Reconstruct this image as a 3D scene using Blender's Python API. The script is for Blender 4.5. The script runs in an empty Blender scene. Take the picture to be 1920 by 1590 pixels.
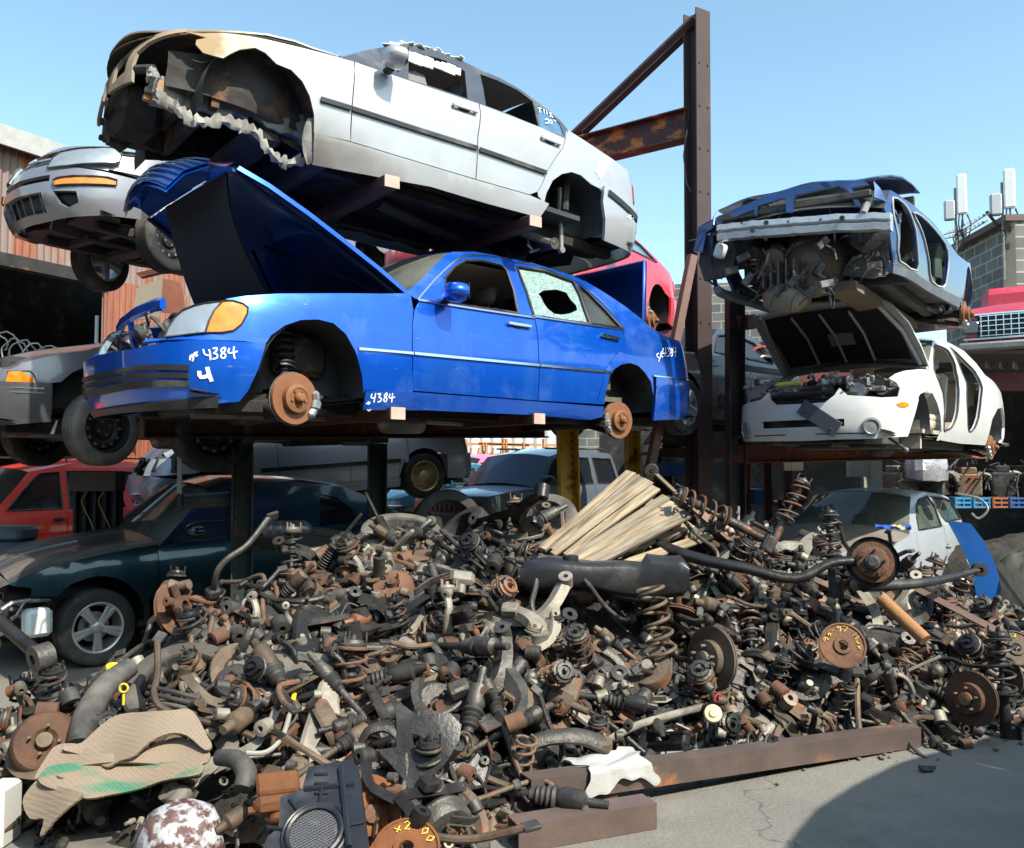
import bpy, math, random
import numpy as np
from mathutils import Vector, Matrix, Euler
from mathutils.geometry import delaunay_2d_cdt
PI=math.pi
rnd=random.Random(7)
scene=bpy.context.scene
COL=scene.collection
# ---------- camera model: 1920 wide photo frame, level-ish lens at eye height ----------
F=1650.0; TH=math.atan(83/F); EYE=1.65
CT,ST=math.cos(TH),math.sin(TH)
def wproj(p):
    Y=p[1];Z=p[2]-EYE
    d=Y*CT+Z*ST;u=-Y*ST+Z*CT
    return 960+F*p[0]/d,795-F*u/d,d
def ray(u,v):
    a=(u-960)/F;b=-(v-795)/F
    return Vector((a,CT-b*ST,ST+b*CT))
def at(u,v,Y):
    r=ray(u,v);r=r*(Y/r.y)
    return Vector((r.x,r.y,r.z+EYE))
def gnd(u,v,z=0.0):
    r=ray(u,v);r=r*((z-EYE)/r.z)
    return Vector((r.x,r.y,z))
CR={'A':(600,440,.2516),'B':(920,440,.2516),'C':(160,540,.2138),'D':(0,240,.2012),'E':(0,540,.2264),'F':(1380,540,.28125),
'G':(700,780,.3229),'H':(460,280,.3333),'I':(1300,820,.3229),'J':(1280,320,.21875),'K':(0,840,.2708),'1':(0,0,.3459),'2':(600,0,.3459),
'3':(1260,300,.3459),'4':(0,500,.3459),'5':(600,450,.3906),'0':(0,0,1.0)}
def full(c,pts):
    x0,y0,s=CR[c];return [(x0+s*a,y0+s*b) for a,b in pts]

# ---------- naming ----------
def tag(o,label=None,cat=None,group=None,kind=None):
    if label:o['label']=label
    if cat:o['category']=cat
    if group:o['group']=group
    if kind:o['kind']=kind
    return o
def empty(name,M=None,label=None,cat=None,group=None,parent=None):
    o=bpy.data.objects.new(name,None);COL.objects.link(o);o.empty_display_size=.2
    if M is not None:
        if isinstance(M,Matrix):o.matrix_world=M
        else:o.location=M
    if parent:o.parent=parent
    tag(o,label,cat,group);return o

# ---------- mesh builder ----------
class MB:
    def __init__(s):s.v=[];s.f=[];s.m=[];s.mi=0
    def add(s,vs,fs,M=None):
        b=len(s.v)
        if M is not None:s.v+=[tuple(M@Vector(p)) for p in vs]
        else:s.v+=[tuple(p) for p in vs]
        for f in fs:s.f.append(tuple(b+i for i in f));s.m.append(s.mi)
        return s
    def box(s,c,d,M=None,bev=0.0):
        x,y,z=d[0]/2,d[1]/2,d[2]/2
        if bev<=0:
            vs=[(c[0]+a*x,c[1]+b*y,c[2]+e*z) for a in(-1,1) for b in(-1,1) for e in(-1,1)]
            fs=[(0,1,3,2),(4,6,7,5),(0,4,5,1),(2,3,7,6),(0,2,6,4),(1,5,7,3)]
            return s.add(vs,fs,M)
        bev=min(bev,x*.9,y*.9,z*.9)
        vs=[];idx={}
        for a in(-1,1):
            for b in(-1,1):
                for e in(-1,1):
                    for k in range(3):
                        p=[a*(x-bev),b*(y-bev),e*(z-bev)];
                        p[k]=(a*x,b*y,e*z)[k]
                        idx[(a,b,e,k)]=len(vs);vs.append((c[0]+p[0],c[1]+p[1],c[2]+p[2]))
        fs=[]
        for k in range(3):
            o=[i for i in range(3) if i!=k]
            for sg in(-1,1):
                q=[]
                for u,w in((-1,-1),(1,-1),(1,1),(-1,1)):
                    t=[0,0,0];t[k]=sg;t[o[0]]=u;t[o[1]]=w;q.append(idx[(t[0],t[1],t[2],k)])
                fs.append(tuple(q))
        for k in range(3):
            o=[i for i in range(3) if i!=k]
            for u in(-1,1):
                for w in(-1,1):
                    t=[0,0,0];t[o[0]]=u;t[o[1]]=w
                    t[k]=-1;a0=idx[(*t,o[0])];b0=idx[(*t,o[1])]
                    t[k]=1;a1=idx[(*t,o[0])];b1=idx[(*t,o[1])]
                    fs.append((a0,b0,b1,a1))
        for a in(-1,1):
            for b in(-1,1):
                for e in(-1,1):fs.append((idx[(a,b,e,0)],idx[(a,b,e,1)],idx[(a,b,e,2)]))
        return s.add(vs,fs,M)
    def tube(s,path,r,n=8,cap=True,M=None,flat=1.0,closed=False):
        P=[Vector(p) for p in path];N=len(P)
        if not hasattr(r,'__len__'):r=[r]*N
        vs=[];fs=[];up=None
        for i in range(N):
            t=(P[(i+1)%N]-P[i-1]) if closed else (P[min(i+1,N-1)]-P[max(i-1,0)])
            if t.length<1e-9:t=Vector((0,0,1))
            t.normalize()
            if up is None:
                up=Vector((0,0,1)) if abs(t.z)<.9 else Vector((1,0,0))
            a=up-t*up.dot(t)
            if a.length<1e-6:a=t.orthogonal()
            a.normalize();b=t.cross(a);up=a
            for k in range(n):
                w=2*PI*k/n
                vs.append(P[i]+a*(math.cos(w)*r[i]*flat)+b*(math.sin(w)*r[i]))
        for i in range(N if closed else N-1):
            j=(i+1)%N
            for k in range(n):
                l=(k+1)%n
                fs.append((i*n+k,i*n+l,j*n+l,j*n+k))
        if cap and not closed:
            fs.append(tuple(range(n-1,-1,-1)));fs.append(tuple((N-1)*n+k for k in range(n)))
        return s.add(vs,fs,M)
    def lathe(s,prof,n=20,M=None,closed=False):
        # prof: (r, h) about local Z
        vs=[];fs=[];N=len(prof)
        for r,h in prof:
            for k in range(n):
                w=2*PI*k/n;vs.append((r*math.cos(w),r*math.sin(w),h))
        for i in range(N if closed else N-1):
            j=(i+1)%N
            for k in range(n):
                l=(k+1)%n;fs.append((i*n+k,i*n+l,j*n+l,j*n+k))
        if not closed:
            if prof[0][0]>1e-4:fs.append(tuple(range(n-1,-1,-1)))
            if prof[-1][0]>1e-4:fs.append(tuple((N-1)*n+k for k in range(n)))
        return s.add(vs,fs,M)
    def prism(s,poly,h,M=None,h0=0.0,holes=()):
        # poly in local xy extruded z h0..h
        tris,pts,bnd=tri(poly,holes,0)
        n=len(pts)
        vs=[(p[0],p[1],h) for p in pts]+[(p[0],p[1],h0) for p in pts]
        fs=[tuple(t) for t in tris]+[(t[2]+n,t[1]+n,t[0]+n) for t in tris]
        for a,b in bnd:fs.append((a,a+n,b+n,b))
        return s.add(vs,fs,M)
    def spring(s,R,r,h,turns,n=12,rn=6,M=None,R2=None):
        path=[];N=int(turns*n);R2=R2 or R
        for i in range(N+1):
            t=i/N;a=2*PI*turns*t
            hh=h*(min(1,max(0,(t*turns-.6)/(turns-1.2))))
            RR=R+(R2-R)*t
            path.append((RR*math.cos(a),RR*math.sin(a),hh))
        return s.tube(path,r,rn,M=M)
    def build(s,name,mats,parent=None,ang=40,M=None):
        me=bpy.data.meshes.new(name);me.from_pydata(s.v,[],s.f)
        if not isinstance(mats,(list,tuple)):mats=[mats]
        for m in mats:me.materials.append(m)
        if len(mats)>1:me.polygons.foreach_set('material_index',[min(i,len(mats)-1) for i in s.m])
        me.polygons.foreach_set('use_smooth',[True]*len(me.polygons))
        me.set_sharp_from_angle(angle=math.radians(ang))
        me.update()
        o=bpy.data.objects.new(name,me);COL.objects.link(o)
        if parent:o.parent=parent
        if M is not None:o.matrix_local=M
        return o
def inside(p,poly):
    c=False;x,y=p;n=len(poly);j=n-1
    for i in range(n):
        xi,yi=poly[i];xj,yj=poly[j]
        if (yi>y)!=(yj>y) and x<(xj-xi)*(y-yi)/(yj-yi)+xi:c=not c
        j=i
    return c
def area(p):return .5*sum(p[i-1][0]*p[i][1]-p[i][0]*p[i-1][1] for i in range(len(p)))
def densify(poly,g):
    out=[]
    for i in range(len(poly)):
        a=poly[i];b=poly[(i+1)%len(poly)];L=math.hypot(b[0]-a[0],b[1]-a[1]);k=max(1,int(L/g))
        for j in range(k):out.append((a[0]+(b[0]-a[0])*j/k,a[1]+(b[1]-a[1])*j/k))
    return out
def tri(poly,holes=(),g=0.08):
    poly=[tuple(p) for p in poly];holes=[[tuple(p) for p in h] for h in holes]
    if g:poly=densify(poly,g);holes=[densify(h,g) for h in holes]
    V=[];E=[]
    for L in [poly]+holes:
        b=len(V);V+=L;E+=[(b+i,b+(i+1)%len(L)) for i in range(len(L))]
    if g:
        xs=[p[0] for p in poly];ys=[p[1] for p in poly]
        nx=int((max(xs)-min(xs))/g)+1;ny=int((max(ys)-min(ys))/g)+1
        bd=V[:]
        for i in range(nx):
            for j in range(ny):
                q=(min(xs)+(i+.5+.25*(j%2))*g,min(ys)+(j+.5)*g)
                if inside(q,poly) and not any(inside(q,h) for h in holes):
                    if min((q[0]-b[0])**2+(q[1]-b[1])**2 for b in bd)>(g*.35)**2:V.append(q)
    r=delaunay_2d_cdt([Vector(p) for p in V],E,[],0,1e-6)
    ov=[(p.x,p.y) for p in r[0]];T=[]
    for f in r[2]:
        c=(sum(ov[i][0] for i in f)/3,sum(ov[i][1] for i in f)/3)
        if inside(c,poly) and not any(inside(c,h) for h in holes):
            a=area([ov[i] for i in f])
            if abs(a)<1e-10:continue
            T.append(tuple(f) if a>0 else tuple(reversed(f)))
    cnt={}
    for f in T:
        for i in range(3):cnt[(f[i],f[(i+1)%3])]=1
    B=[e for e in cnt if (e[1],e[0]) not in cnt]
    return T,ov,B
def crv(pts,n=4,closed=False):
    P=[tuple(p) for p in pts];N=len(P);out=[];d=len(P[0])
    R=range(N if closed else N-1)
    for i in R:
        p0=P[i-1] if (closed or i>0) else P[i];p1=P[i];p2=P[(i+1)%N];p3=P[(i+2)%N] if (closed or i+2<N) else p2
        for k in range(n):
            t=k/n
            out.append(tuple(.5*((2*p1[c])+(-p0[c]+p2[c])*t+(2*p0[c]-5*p1[c]+4*p2[c]-p3[c])*t*t+(-p0[c]+3*p1[c]-3*p2[c]+p3[c])*t**3) for c in range(d)))
    if not closed:out.append(P[-1])
    return out
def lerp(T,x):
    if x<=T[0][0]:return T[0][1]
    for i in range(1,len(T)):
        if x<=T[i][0]:
            a,b=T[i-1],T[i];return a[1]+(b[1]-a[1])*(x-a[0])/(b[0]-a[0])
    return T[-1][1]
def Rz(a):return Matrix.Rotation(a,4,'Z')
def Rx(a):return Matrix.Rotation(a,4,'X')
def Ry(a):return Matrix.Rotation(a,4,'Y')
def Tr(*p):return Matrix.Translation(Vector(p if len(p)==3 else p[0]))
def frame(p,z,x=None):
    z=Vector(z).normalized();x=Vector(x) if x else z.orthogonal()
    x=(x-z*x.dot(z)).normalized();y=z.cross(x)
    M=Matrix((( x.x,y.x,z.x,p[0]),(x.y,y.y,z.y,p[1]),(x.z,y.z,z.z,p[2]),(0,0,0,1)));return M

# ---------- materials ----------
MATS={}
def mat(name,c1,c2=None,rough=.5,metal=0.0,scale=6.0,bump=0.0,coat=0.0,rust=0.0,rustc=(.13,.052,.024),rs=3.0,var=0.0,dust=0.0,dustc=(.35,.32,.27),spec=.5,alpha=1.0,trans=0.0,emit=None,sharp=.5,bscale=None,tex='O',detail=5,stretch=None,ior=1.45):
    if name in MATS:return MATS[name]
    m=bpy.data.materials.new(name);m.use_nodes=True;nt=m.node_tree;N=nt.nodes;L=nt.links
    b=N['Principled BSDF']
    b.inputs['Roughness'].default_value=rough;b.inputs['Metallic'].default_value=metal
    b.inputs['Coat Weight'].default_value=coat;b.inputs['Coat Roughness'].default_value=.06
    b.inputs['Specular IOR Level'].default_value=spec;b.inputs['Alpha'].default_value=alpha
    b.inputs['Transmission Weight'].default_value=trans;b.inputs['IOR'].default_value=ior
    tc=N.new('ShaderNodeTexCoord');oi=N.new('ShaderNodeObjectInfo')
    va=N.new('ShaderNodeVectorMath');va.operation='ADD'
    ml=N.new('ShaderNodeVectorMath');ml.operation='SCALE';ml.inputs['Scale'].default_value=37.0
    cx=N.new('ShaderNodeCombineXYZ')
    for i in range(3):L.new(oi.outputs['Random'],cx.inputs[i])
    L.new(cx.outputs[0],ml.inputs[0]);L.new(tc.outputs['Object'],va.inputs[0]);L.new(ml.outputs[0],va.inputs[1])
    src=va.outputs[0]
    if stretch:
        mp=N.new('ShaderNodeMapping');mp.inputs['Scale'].default_value=stretch;L.new(src,mp.inputs['Vector']);src=mp.outputs[0]
    def noise(sc,lo,hi,d=detail,off=0):
        n=N.new('ShaderNodeTexNoise');n.inputs['Scale'].default_value=sc;n.inputs['Detail'].default_value=d;n.inputs['Roughness'].default_value=.62
        if off:
            a=N.new('ShaderNodeVectorMath');a.operation='ADD';a.inputs[1].default_value=(off,off*1.7,off*.3);L.new(src,a.inputs[0]);L.new(a.outputs[0],n.inputs['Vector'])
        else:L.new(src,n.inputs['Vector'])
        r=N.new('ShaderNodeMapRange');r.inputs['From Min'].default_value=lo;r.inputs['From Max'].default_value=hi;L.new(n.outputs['Fac'],r.inputs['Value'])
        return r.outputs[0],n
    def mix(f,a,bb):
        x=N.new('ShaderNodeMix');x.data_type='RGBA';L.new(f,x.inputs['Factor']) if not isinstance(f,float) else setattr(x.inputs['Factor'],'default_value',f)
        for s,i in((a,6),(bb,7)):
            if isinstance(s,tuple):x.inputs[i].default_value=(*s,1)
            else:L.new(s,x.inputs[i])
        return x.outputs[2]
    col=c1
    if c2 is not None:
        f,_=noise(scale,.5-sharp*.5,.5+sharp*.5);col=mix(f,c1,c2)
    rf=None
    if rust>0:
        f,_=noise(rs,.62-rust*.5,.70-rust*.5,8,3.1);rf=f
        f2,_=noise(rs*5,.3,.7,4,5.);rc=mix(f2,rustc,tuple(min(1,x*1.6+.005) for x in rustc))
        col=mix(f,col,rc)
    if dust>0:
        f,_=noise(2.3,.66-dust*.5,.95-dust*.4,7,8.3)
        mm=N.new('ShaderNodeMath');mm.operation='MULTIPLY';mm.inputs[1].default_value=min(1,.35+dust);L.new(f,mm.inputs[0])
        col=mix(mm.outputs[0],col,dustc)
        rr=N.new('ShaderNodeMapRange');rr.inputs['To Min'].default_value=rough;rr.inputs['To Max'].default_value=.85;L.new(mm.outputs[0],rr.inputs['Value']);L.new(rr.outputs[0],b.inputs['Roughness'])
        if coat:
            cr=N.new('ShaderNodeMapRange');cr.inputs['To Min'].default_value=coat;cr.inputs['To Max'].default_value=coat*.3;L.new(mm.outputs[0],cr.inputs['Value']);L.new(cr.outputs[0],b.inputs['Coat Weight'])
    if rf is not None:
        rr=N.new('ShaderNodeMapRange');rr.inputs['To Min'].default_value=metal;rr.inputs['To Max'].default_value=0;L.new(rf,rr.inputs['Value']);L.new(rr.outputs[0],b.inputs['Metallic'])
        if not dust:
            rr=N.new('ShaderNodeMapRange');rr.inputs['To Min'].default_value=rough;rr.inputs['To Max'].default_value=.9;L.new(rf,rr.inputs['Value']);L.new(rr.outputs[0],b.inputs['Roughness'])
    if var>0:
        hs=N.new('ShaderNodeHueSaturation')
        r=N.new('ShaderNodeMapRange');r.inputs['To Min'].default_value=1-var;r.inputs['To Max'].default_value=1+var*1.6;L.new(oi.outputs['Random'],r.inputs['Value']);L.new(r.outputs[0],hs.inputs['Value'])
        if isinstance(col,tuple):hs.inputs['Color'].default_value=(*col,1)
        else:L.new(col,hs.inputs['Color'])
        col=hs.outputs[0]
    if isinstance(col,tuple):b.inputs['Base Color'].default_value=(*col,1)
    else:L.new(col,b.inputs['Base Color'])
    if bump>0:
        f,n=noise(bscale or scale*4,0,1,6,1.3)
        bp=N.new('ShaderNodeBump');bp.inputs['Strength'].default_value=bump;bp.inputs['Distance'].default_value=.02;L.new(f,bp.inputs['Height']);L.new(bp.outputs[0],b.inputs['Normal'])
        if coat:L.new(bp.outputs[0],b.inputs['Coat Normal'])
    if emit:b.inputs['Emission Color'].default_value=(*emit,1);b.inputs['Emission Strength'].default_value=1
    MATS[name]=m;return m
def layer(m,sc,lo,hi,col,fac,stretch=None,detail=6,rgh=.6):
    nt=m.node_tree;N=nt.nodes;L=nt.links;b=N['Principled BSDF'];inp=b.inputs['Base Color']
    tc=N.new('ShaderNodeTexCoord');src=tc.outputs['Object']
    if stretch:
        mp=N.new('ShaderNodeMapping');mp.inputs['Scale'].default_value=stretch;L.new(src,mp.inputs['Vector']);src=mp.outputs[0]
    t=N.new('ShaderNodeTexNoise');t.inputs['Scale'].default_value=sc;t.inputs['Detail'].default_value=detail;t.inputs['Roughness'].default_value=rgh;L.new(src,t.inputs['Vector'])
    r=N.new('ShaderNodeMapRange');r.inputs['From Min'].default_value=lo;r.inputs['From Max'].default_value=hi;r.inputs['To Max'].default_value=fac;L.new(t.outputs['Fac'],r.inputs['Value'])
    x=N.new('ShaderNodeMix');x.data_type='RGBA';L.new(r.outputs[0],x.inputs['Factor'])
    if inp.links:L.new(inp.links[0].from_socket,x.inputs[6])
    else:x.inputs[6].default_value=inp.default_value
    x.inputs[7].default_value=(*col,1);L.new(x.outputs[2],inp)
def wear(m,chip,streak,k=1.0):
    layer(m,2.2,.50,.72,streak,.35*k,(1.4,1.4,.35));layer(m,9,.60,.66,streak,.30*k,(.35,.35,2.2));layer(m,70,.73,.75,chip,.7*k,None,3);layer(m,30,.72,.735,chip,.6*k,(.4,.4,2.0),3)
def glassmat(name,tint=(.5,.62,.6),a=.55,dust=.25,dustc=(.3,.32,.3),rough=.03):
    if name in MATS:return MATS[name]
    m=bpy.data.materials.new(name);m.use_nodes=True;nt=m.node_tree;N=nt.nodes;L=nt.links
    for n in list(N):
        if n.type!='OUTPUT_MATERIAL':N.remove(n)
    out=[n for n in N if n.type=='OUTPUT_MATERIAL'][0]
    tr=N.new('ShaderNodeBsdfTransparent');tr.inputs[0].default_value=(*tint,1)
    gl=N.new('ShaderNodeBsdfGlossy');gl.inputs['Roughness'].default_value=rough
    df=N.new('ShaderNodeBsdfDiffuse');df.inputs[0].default_value=(*dustc,1)
    fr=N.new('ShaderNodeFresnel');fr.inputs[0].default_value=1.55
    mx=N.new('ShaderNodeMixShader');L.new(fr.outputs[0],mx.inputs[0]);L.new(tr.outputs[0],mx.inputs[1]);L.new(gl.outputs[0],mx.inputs[2])
    no=N.new('ShaderNodeTexNoise');no.inputs['Scale'].default_value=1.7;no.inputs['Detail'].default_value=7
    tc=N.new('ShaderNodeTexCoord');L.new(tc.outputs['Object'],no.inputs['Vector'])
    mr=N.new('ShaderNodeMapRange');mr.inputs['From Min'].default_value=.35;mr.inputs['From Max'].default_value=.75;mr.inputs['To Min'].default_value=dust*.5;mr.inputs['To Max'].default_value=min(1,dust*1.6);L.new(no.outputs['Fac'],mr.inputs['Value'])
    m2=N.new('ShaderNodeMixShader');L.new(mr.outputs[0],m2.inputs[0]);L.new(mx.outputs[0],m2.inputs[1]);L.new(df.outputs[0],m2.inputs[2])
    L.new(m2.outputs[0],out.inputs[0]);MATS[name]=m;return m

# ---------- car shell ----------
class Car:
    def __init__(C,name,label,pose,hw,front,rear,side,fin,rin,belt,group=None,cat='car',scale=1.0):
        yaw,pitch,roll,x,y,z=pose
        C.M=Tr(x,y,z)@Rz(yaw)@Ry(pitch)@Rx(roll)@Matrix.Scale(scale,4);C.Mi=C.M.inverted()
        C.root=empty(name,C.M,label,cat,group)
        C.side=side;C.fin=fin;C.rin=rin;C.belt=belt;C.hw=hw
        def half(pts):
            P=crv([(0,hw)]+pts,10);S=[0]
            for i in range(1,len(P)):S.append(S[-1]+math.hypot(P[i][0]-P[i-1][0],P[i][1]-P[i-1][1]))
            Nn=[]
            for i in range(len(P)):
                a=P[max(0,i-1)];b=P[min(len(P)-1,i+1)];dx,dy=b[0]-a[0],b[1]-a[1];l=math.hypot(dx,dy) or 1
                sg=1 if pts[-1][0]>0 else -1
                Nn.append((-dy/l*sg,dx/l*sg))
            if pts[-1][1]==0:Nn[-1]=(sg,0.0)
            return np.array(S),np.array(P),np.array(Nn)
        C.f=half(front);C.r=half(rear);C.sf=C.f[0][-1];C.sr=C.r[0][-1]
    def surf(C,s,z,off=0.0):
        mir=1
        if s>C.sf:s=2*C.sf-s;mir=-1
        if s<-C.sr:s=-2*C.sr-s;mir=-1
        S,P,Nn=C.f if s>=0 else C.r
        a=abs(s);x=np.interp(a,S,P[:,0]);y=np.interp(a,S,P[:,1]);nx=np.interp(a,S,Nn[:,0]);ny=np.interp(a,S,Nn[:,1])
        l=math.hypot(nx,ny);nx/=l;ny/=l;w=nx*nx
        ins=lerp(C.side,z-lerp(C.belt,x))*(1-w)+lerp(C.fin if s>=0 else C.rin,z)*w-off
        return Vector((x-nx*ins,mir*(y-ny*ins),z))
    def normal(C,s,z):
        e=.01;a=C.surf(s+e,z)-C.surf(s-e,z);b=C.surf(s,z+e)-C.surf(s,z-e)
        n=a.cross(b)
        n=-n if n.length>0 else Vector((0,1,0))
        n.normalize()
        p=C.surf(s,z)
        if n.dot(Vector((p.x*.15,p.y,0)))<0:n=-n
        return n
    def one(C,u,v,hint=None):
        best=None
        for s0 in ([hint] if hint is not None else [0,1.2,-1.2,C.sf-.4,C.sf,C.sf+.4,-C.sr+.4]):
            s,z=s0,.6
            for it in range(14):
                p=wproj(C.M@C.surf(s,z));e=(p[0]-u,p[1]-v)
                if abs(e[0])+abs(e[1])<.05:break
                h=2e-3;a=wproj(C.M@C.surf(s+h,z));b=wproj(C.M@C.surf(s,z+h))
                J=((a[0]-p[0])/h,(b[0]-p[0])/h,(a[1]-p[1])/h,(b[1]-p[1])/h);D=J[0]*J[3]-J[1]*J[2]
                if abs(D)<1e-3:break
                ds=(J[3]*-e[0]+J[1]*e[1])/D;dz=(J[2]*e[0]-J[0]*e[1])/D
                m=max(abs(ds),abs(dz))
                if m>.5:ds*=.5/m;dz*=.5/m
                s+=ds;z+=dz
                s=max(-C.sr-.5,min(C.sf+.9,s));z=max(-.3,min(2.2,z))
            err=abs(e[0])+abs(e[1])
            q=C.M@C.surf(s,z);n=(C.M.to_3x3()@C.normal(s,z)).normalized()
            facing=n.dot((Vector((0,0,EYE))-q).normalized())
            k=(err>1.5,facing<-.05,p[2],)
            if best is None or k<best[0]:best=(k,(s,z),err)
        return best[1]
    def px(C,c,pts,hint=None):
        return [C.one(u,v,hint) for u,v in full(c,pts)]
    def mesh(C,T,pts,B,thick,off,fn=None):
        mb=MB();n=len(pts)
        fn=fn or (lambda s,z:(C.surf(s,z),C.normal(s,z)))
        A=[];Bv=[]
        for s,z in pts:
            p,nn=fn(s,z);A.append(p+nn*off);Bv.append(p+nn*(off-thick))
        # orientation: s to the front, z up -> on left side outward = +y
        a=A[T[0][0]];b=A[T[0][1]];c=A[T[0][2]]
        nn=fn(*pts[T[0][0]])[1]
        if (b-a).cross(c-a).dot(nn)<0:T=[tuple(reversed(t)) for t in T];B=[(y,x) for x,y in B]
        fs=[t for t in T]+[(t[2]+n,t[1]+n,t[0]+n) for t in T]+[(x,x+n,y+n,y) for x,y in B]
        mb.add(A+Bv,fs);return mb
    def panel(C,name,poly,m,holes=(),thick=.012,off=0.0,both=True,g=.09,parent=None,dent=None,ang=35):
        T,pts,B=tri(poly,holes,g)
        fn=None
        if dent:
            def fn(s,z):
                p=C.surf(s,z);n=C.normal(s,z);return p+n*dent(s,z),n
        mb=C.mesh(T,pts,B,thick,off,fn)
        o=mb.build(name,m,parent or C.root,ang)
        if both:
            mb2=MB();mb2.v=[(x,-y,z) for x,y,z in mb.v];mb2.f=[tuple(reversed(f)) for f in mb.f];mb2.m=mb.m
            mb2.build(name,m,parent or C.root,ang)
        return o
    def loft(C,name,st,m,crown=.04,cv=(0,0,1),nv=14,thick=.012,v0=-1,v1=1,off=0,parent=None,dent=None,ang=35,pw=2.0,M=None,bow=0.0):
        # stations along the near edge -> spanned to the mirrored edge
        cv=Vector(cv).normalized();mb=MB();G=[]
        for i,(s,z) in enumerate(st):
            a=C.surf(s,z);b=Vector((a.x,-a.y,a.z));cr=crown[i] if hasattr(crown,'__len__') else crown
            row=[]
            for k in range(nv+1):
                v=v1+(v0-v1)*k/nv
                p=(a+b)*.5+(a-b)*(.5*v)+cv*(cr*(1-abs(v)**pw))+Vector(((bow[i] if hasattr(bow,'__len__') else bow)*(1-v*v),0,0))+cv*off
                if dent:p=p+cv*dent(p.x,p.y)
                row.append(p)
            G.append(row)
        n=len(G);w=nv+1;A=[p for r in G for p in r];L=[p-cv*thick for p in A];q=len(A);fs=[]
        for i in range(n-1):
            for k in range(nv):
                a,b,c,d=i*w+k,i*w+k+1,(i+1)*w+k+1,(i+1)*w+k
                fs.append((a,b,c,d));fs.append((d+q,c+q,b+q,a+q))
        for k in range(nv):
            fs.append((k+1,k,k+q,k+1+q));e=(n-1)*w;fs.append((e+k,e+k+1,e+k+1+q,e+k+q))
        for i in range(n-1):
            fs.append((i*w,(i+1)*w,(i+1)*w+q,i*w+q));e=nv;fs.append(((i+1)*w+e,i*w+e,i*w+e+q,(i+1)*w+e+q))
        mb.add(A+L,fs)
        # outward check
        v=mb.v;f=mb.f[0];nn=(Vector(v[f[1]])-Vector(v[f[0]])).cross(Vector(v[f[2]])-Vector(v[f[0]]))
        if nn.dot(cv)<0:mb.f=[tuple(reversed(f)) for f in mb.f]
        return mb.build(name,m,parent or C.root,ang,M=M)
    def strip(C,name,line,w,m,thick=.012,off=.012,both=True,parent=None,g=.12):
        # moulding following a list of (s,z), height w
        P=line;up=[];dn=[]
        for i in range(len(P)):
            a=P[max(0,i-1)];b=P[min(len(P)-1,i+1)];dx,dz=b[0]-a[0],b[1]-a[1];l=math.hypot(dx,dz) or 1
            nx,nz=-dz/l*w/2,dx/l*w/2;up.append((P[i][0]+nx,P[i][1]+nz));dn.append((P[i][0]-nx,P[i][1]-nz))
        return C.panel(name,up+dn[::-1],m,thick=thick,off=off,both=both,parent=parent,g=g)
SUN_AZ=137;SUN_EL=47;SUN_E=4.0;SKY=.15;EXPO=.9
# ---------- palette ----------
M_blk=mat('black_plastic',(.012,.012,.013),(.03,.03,.03),rough=.45,dust=.25)
M_rub=mat('tyre_rubber',(.018,.018,.018),(.04,.038,.035),rough=.8,scale=8,bump=.15,dust=.3)
M_rubg=mat('dusty_tyre_rubber',(.11,.10,.09),(.05,.047,.043),rough=.9,scale=5,bump=.2,dust=.4)
M_under=mat('underbody',(.010,.010,.011),(.035,.03,.026),rough=.75,scale=4,bump=.4,rust=.03)  # near-black base puts the shade under the cars into the colour
M_int=mat('dark_trim',(.02,.019,.018),(.035,.032,.03),rough=.8)
M_intb=mat('brown_trim',(.09,.075,.06),(.14,.12,.095),rough=.8)
M_tan=mat('tan_leather',(.42,.37,.29),(.5,.45,.37),rough=.55,scale=12,dust=.2)
M_chr=mat('chrome',(.75,.76,.78),rough=.18,metal=1,dust=.15)
M_alu=mat('aluminium',(.5,.5,.49),(.33,.33,.32),rough=.42,metal=.85,scale=9,bump=.1,dust=.2)
M_galv=mat('bare_steel',(.30,.30,.29),(.19,.185,.18),rough=.5,metal=.7,scale=5,bump=.25,rust=.1,dust=.2)
M_disc=mat('rusty_disc',(.30,.12,.05),(.17,.065,.03),rough=.8,metal=.2,scale=7,bump=.25,sharp=.4)
M_disc2=mat('disc_face',(.33,.15,.075),(.20,.08,.035),rough=.55,metal=.35,scale=4,bump=.1,sharp=.7)
M_lamp=mat('clear_lamp',(.52,.55,.56),(.22,.25,.27),rough=.10,metal=.5,scale=5,coat=.9,sharp=.7,dust=.25,dustc=(.55,.55,.5))
M_amb=mat('amber_lamp',(.85,.30,.01),(.75,.13,.005),rough=.15,scale=16,coat=.9,sharp=.5,emit=None,dust=.08)
M_red=mat('red_lamp',(.55,.01,.012),(.35,.005,.008),rough=.12,scale=12,coat=.9)
M_mark=mat('white_paint_marker',(.82,.82,.82),rough=.7)
M_foam=mat('white_foam',(.75,.74,.71),rough=.8,bump=.3)
M_gl=glassmat('window_glass',(.42,.52,.5),dust=.18)
M_gld=glassmat('dark_window_glass',(.10,.13,.15),dust=.06)
M_gldust=glassmat('dusty_windscreen',(.35,.42,.38),dust=.42,dustc=(.30,.32,.27))
M_frost=mat('shattered_glass',(.38,.52,.49),(.07,.17,.16),rough=.35,scale=75,sharp=.22,bump=.5,bscale=150,coat=.3)
M_rustbeam=mat('rusty_beam_paint',(.10,.035,.022),(.055,.022,.016),rough=.75,metal=.1,scale=3,bump=.25,rust=.12,rustc=(.16,.055,.025),rs=2)
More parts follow.
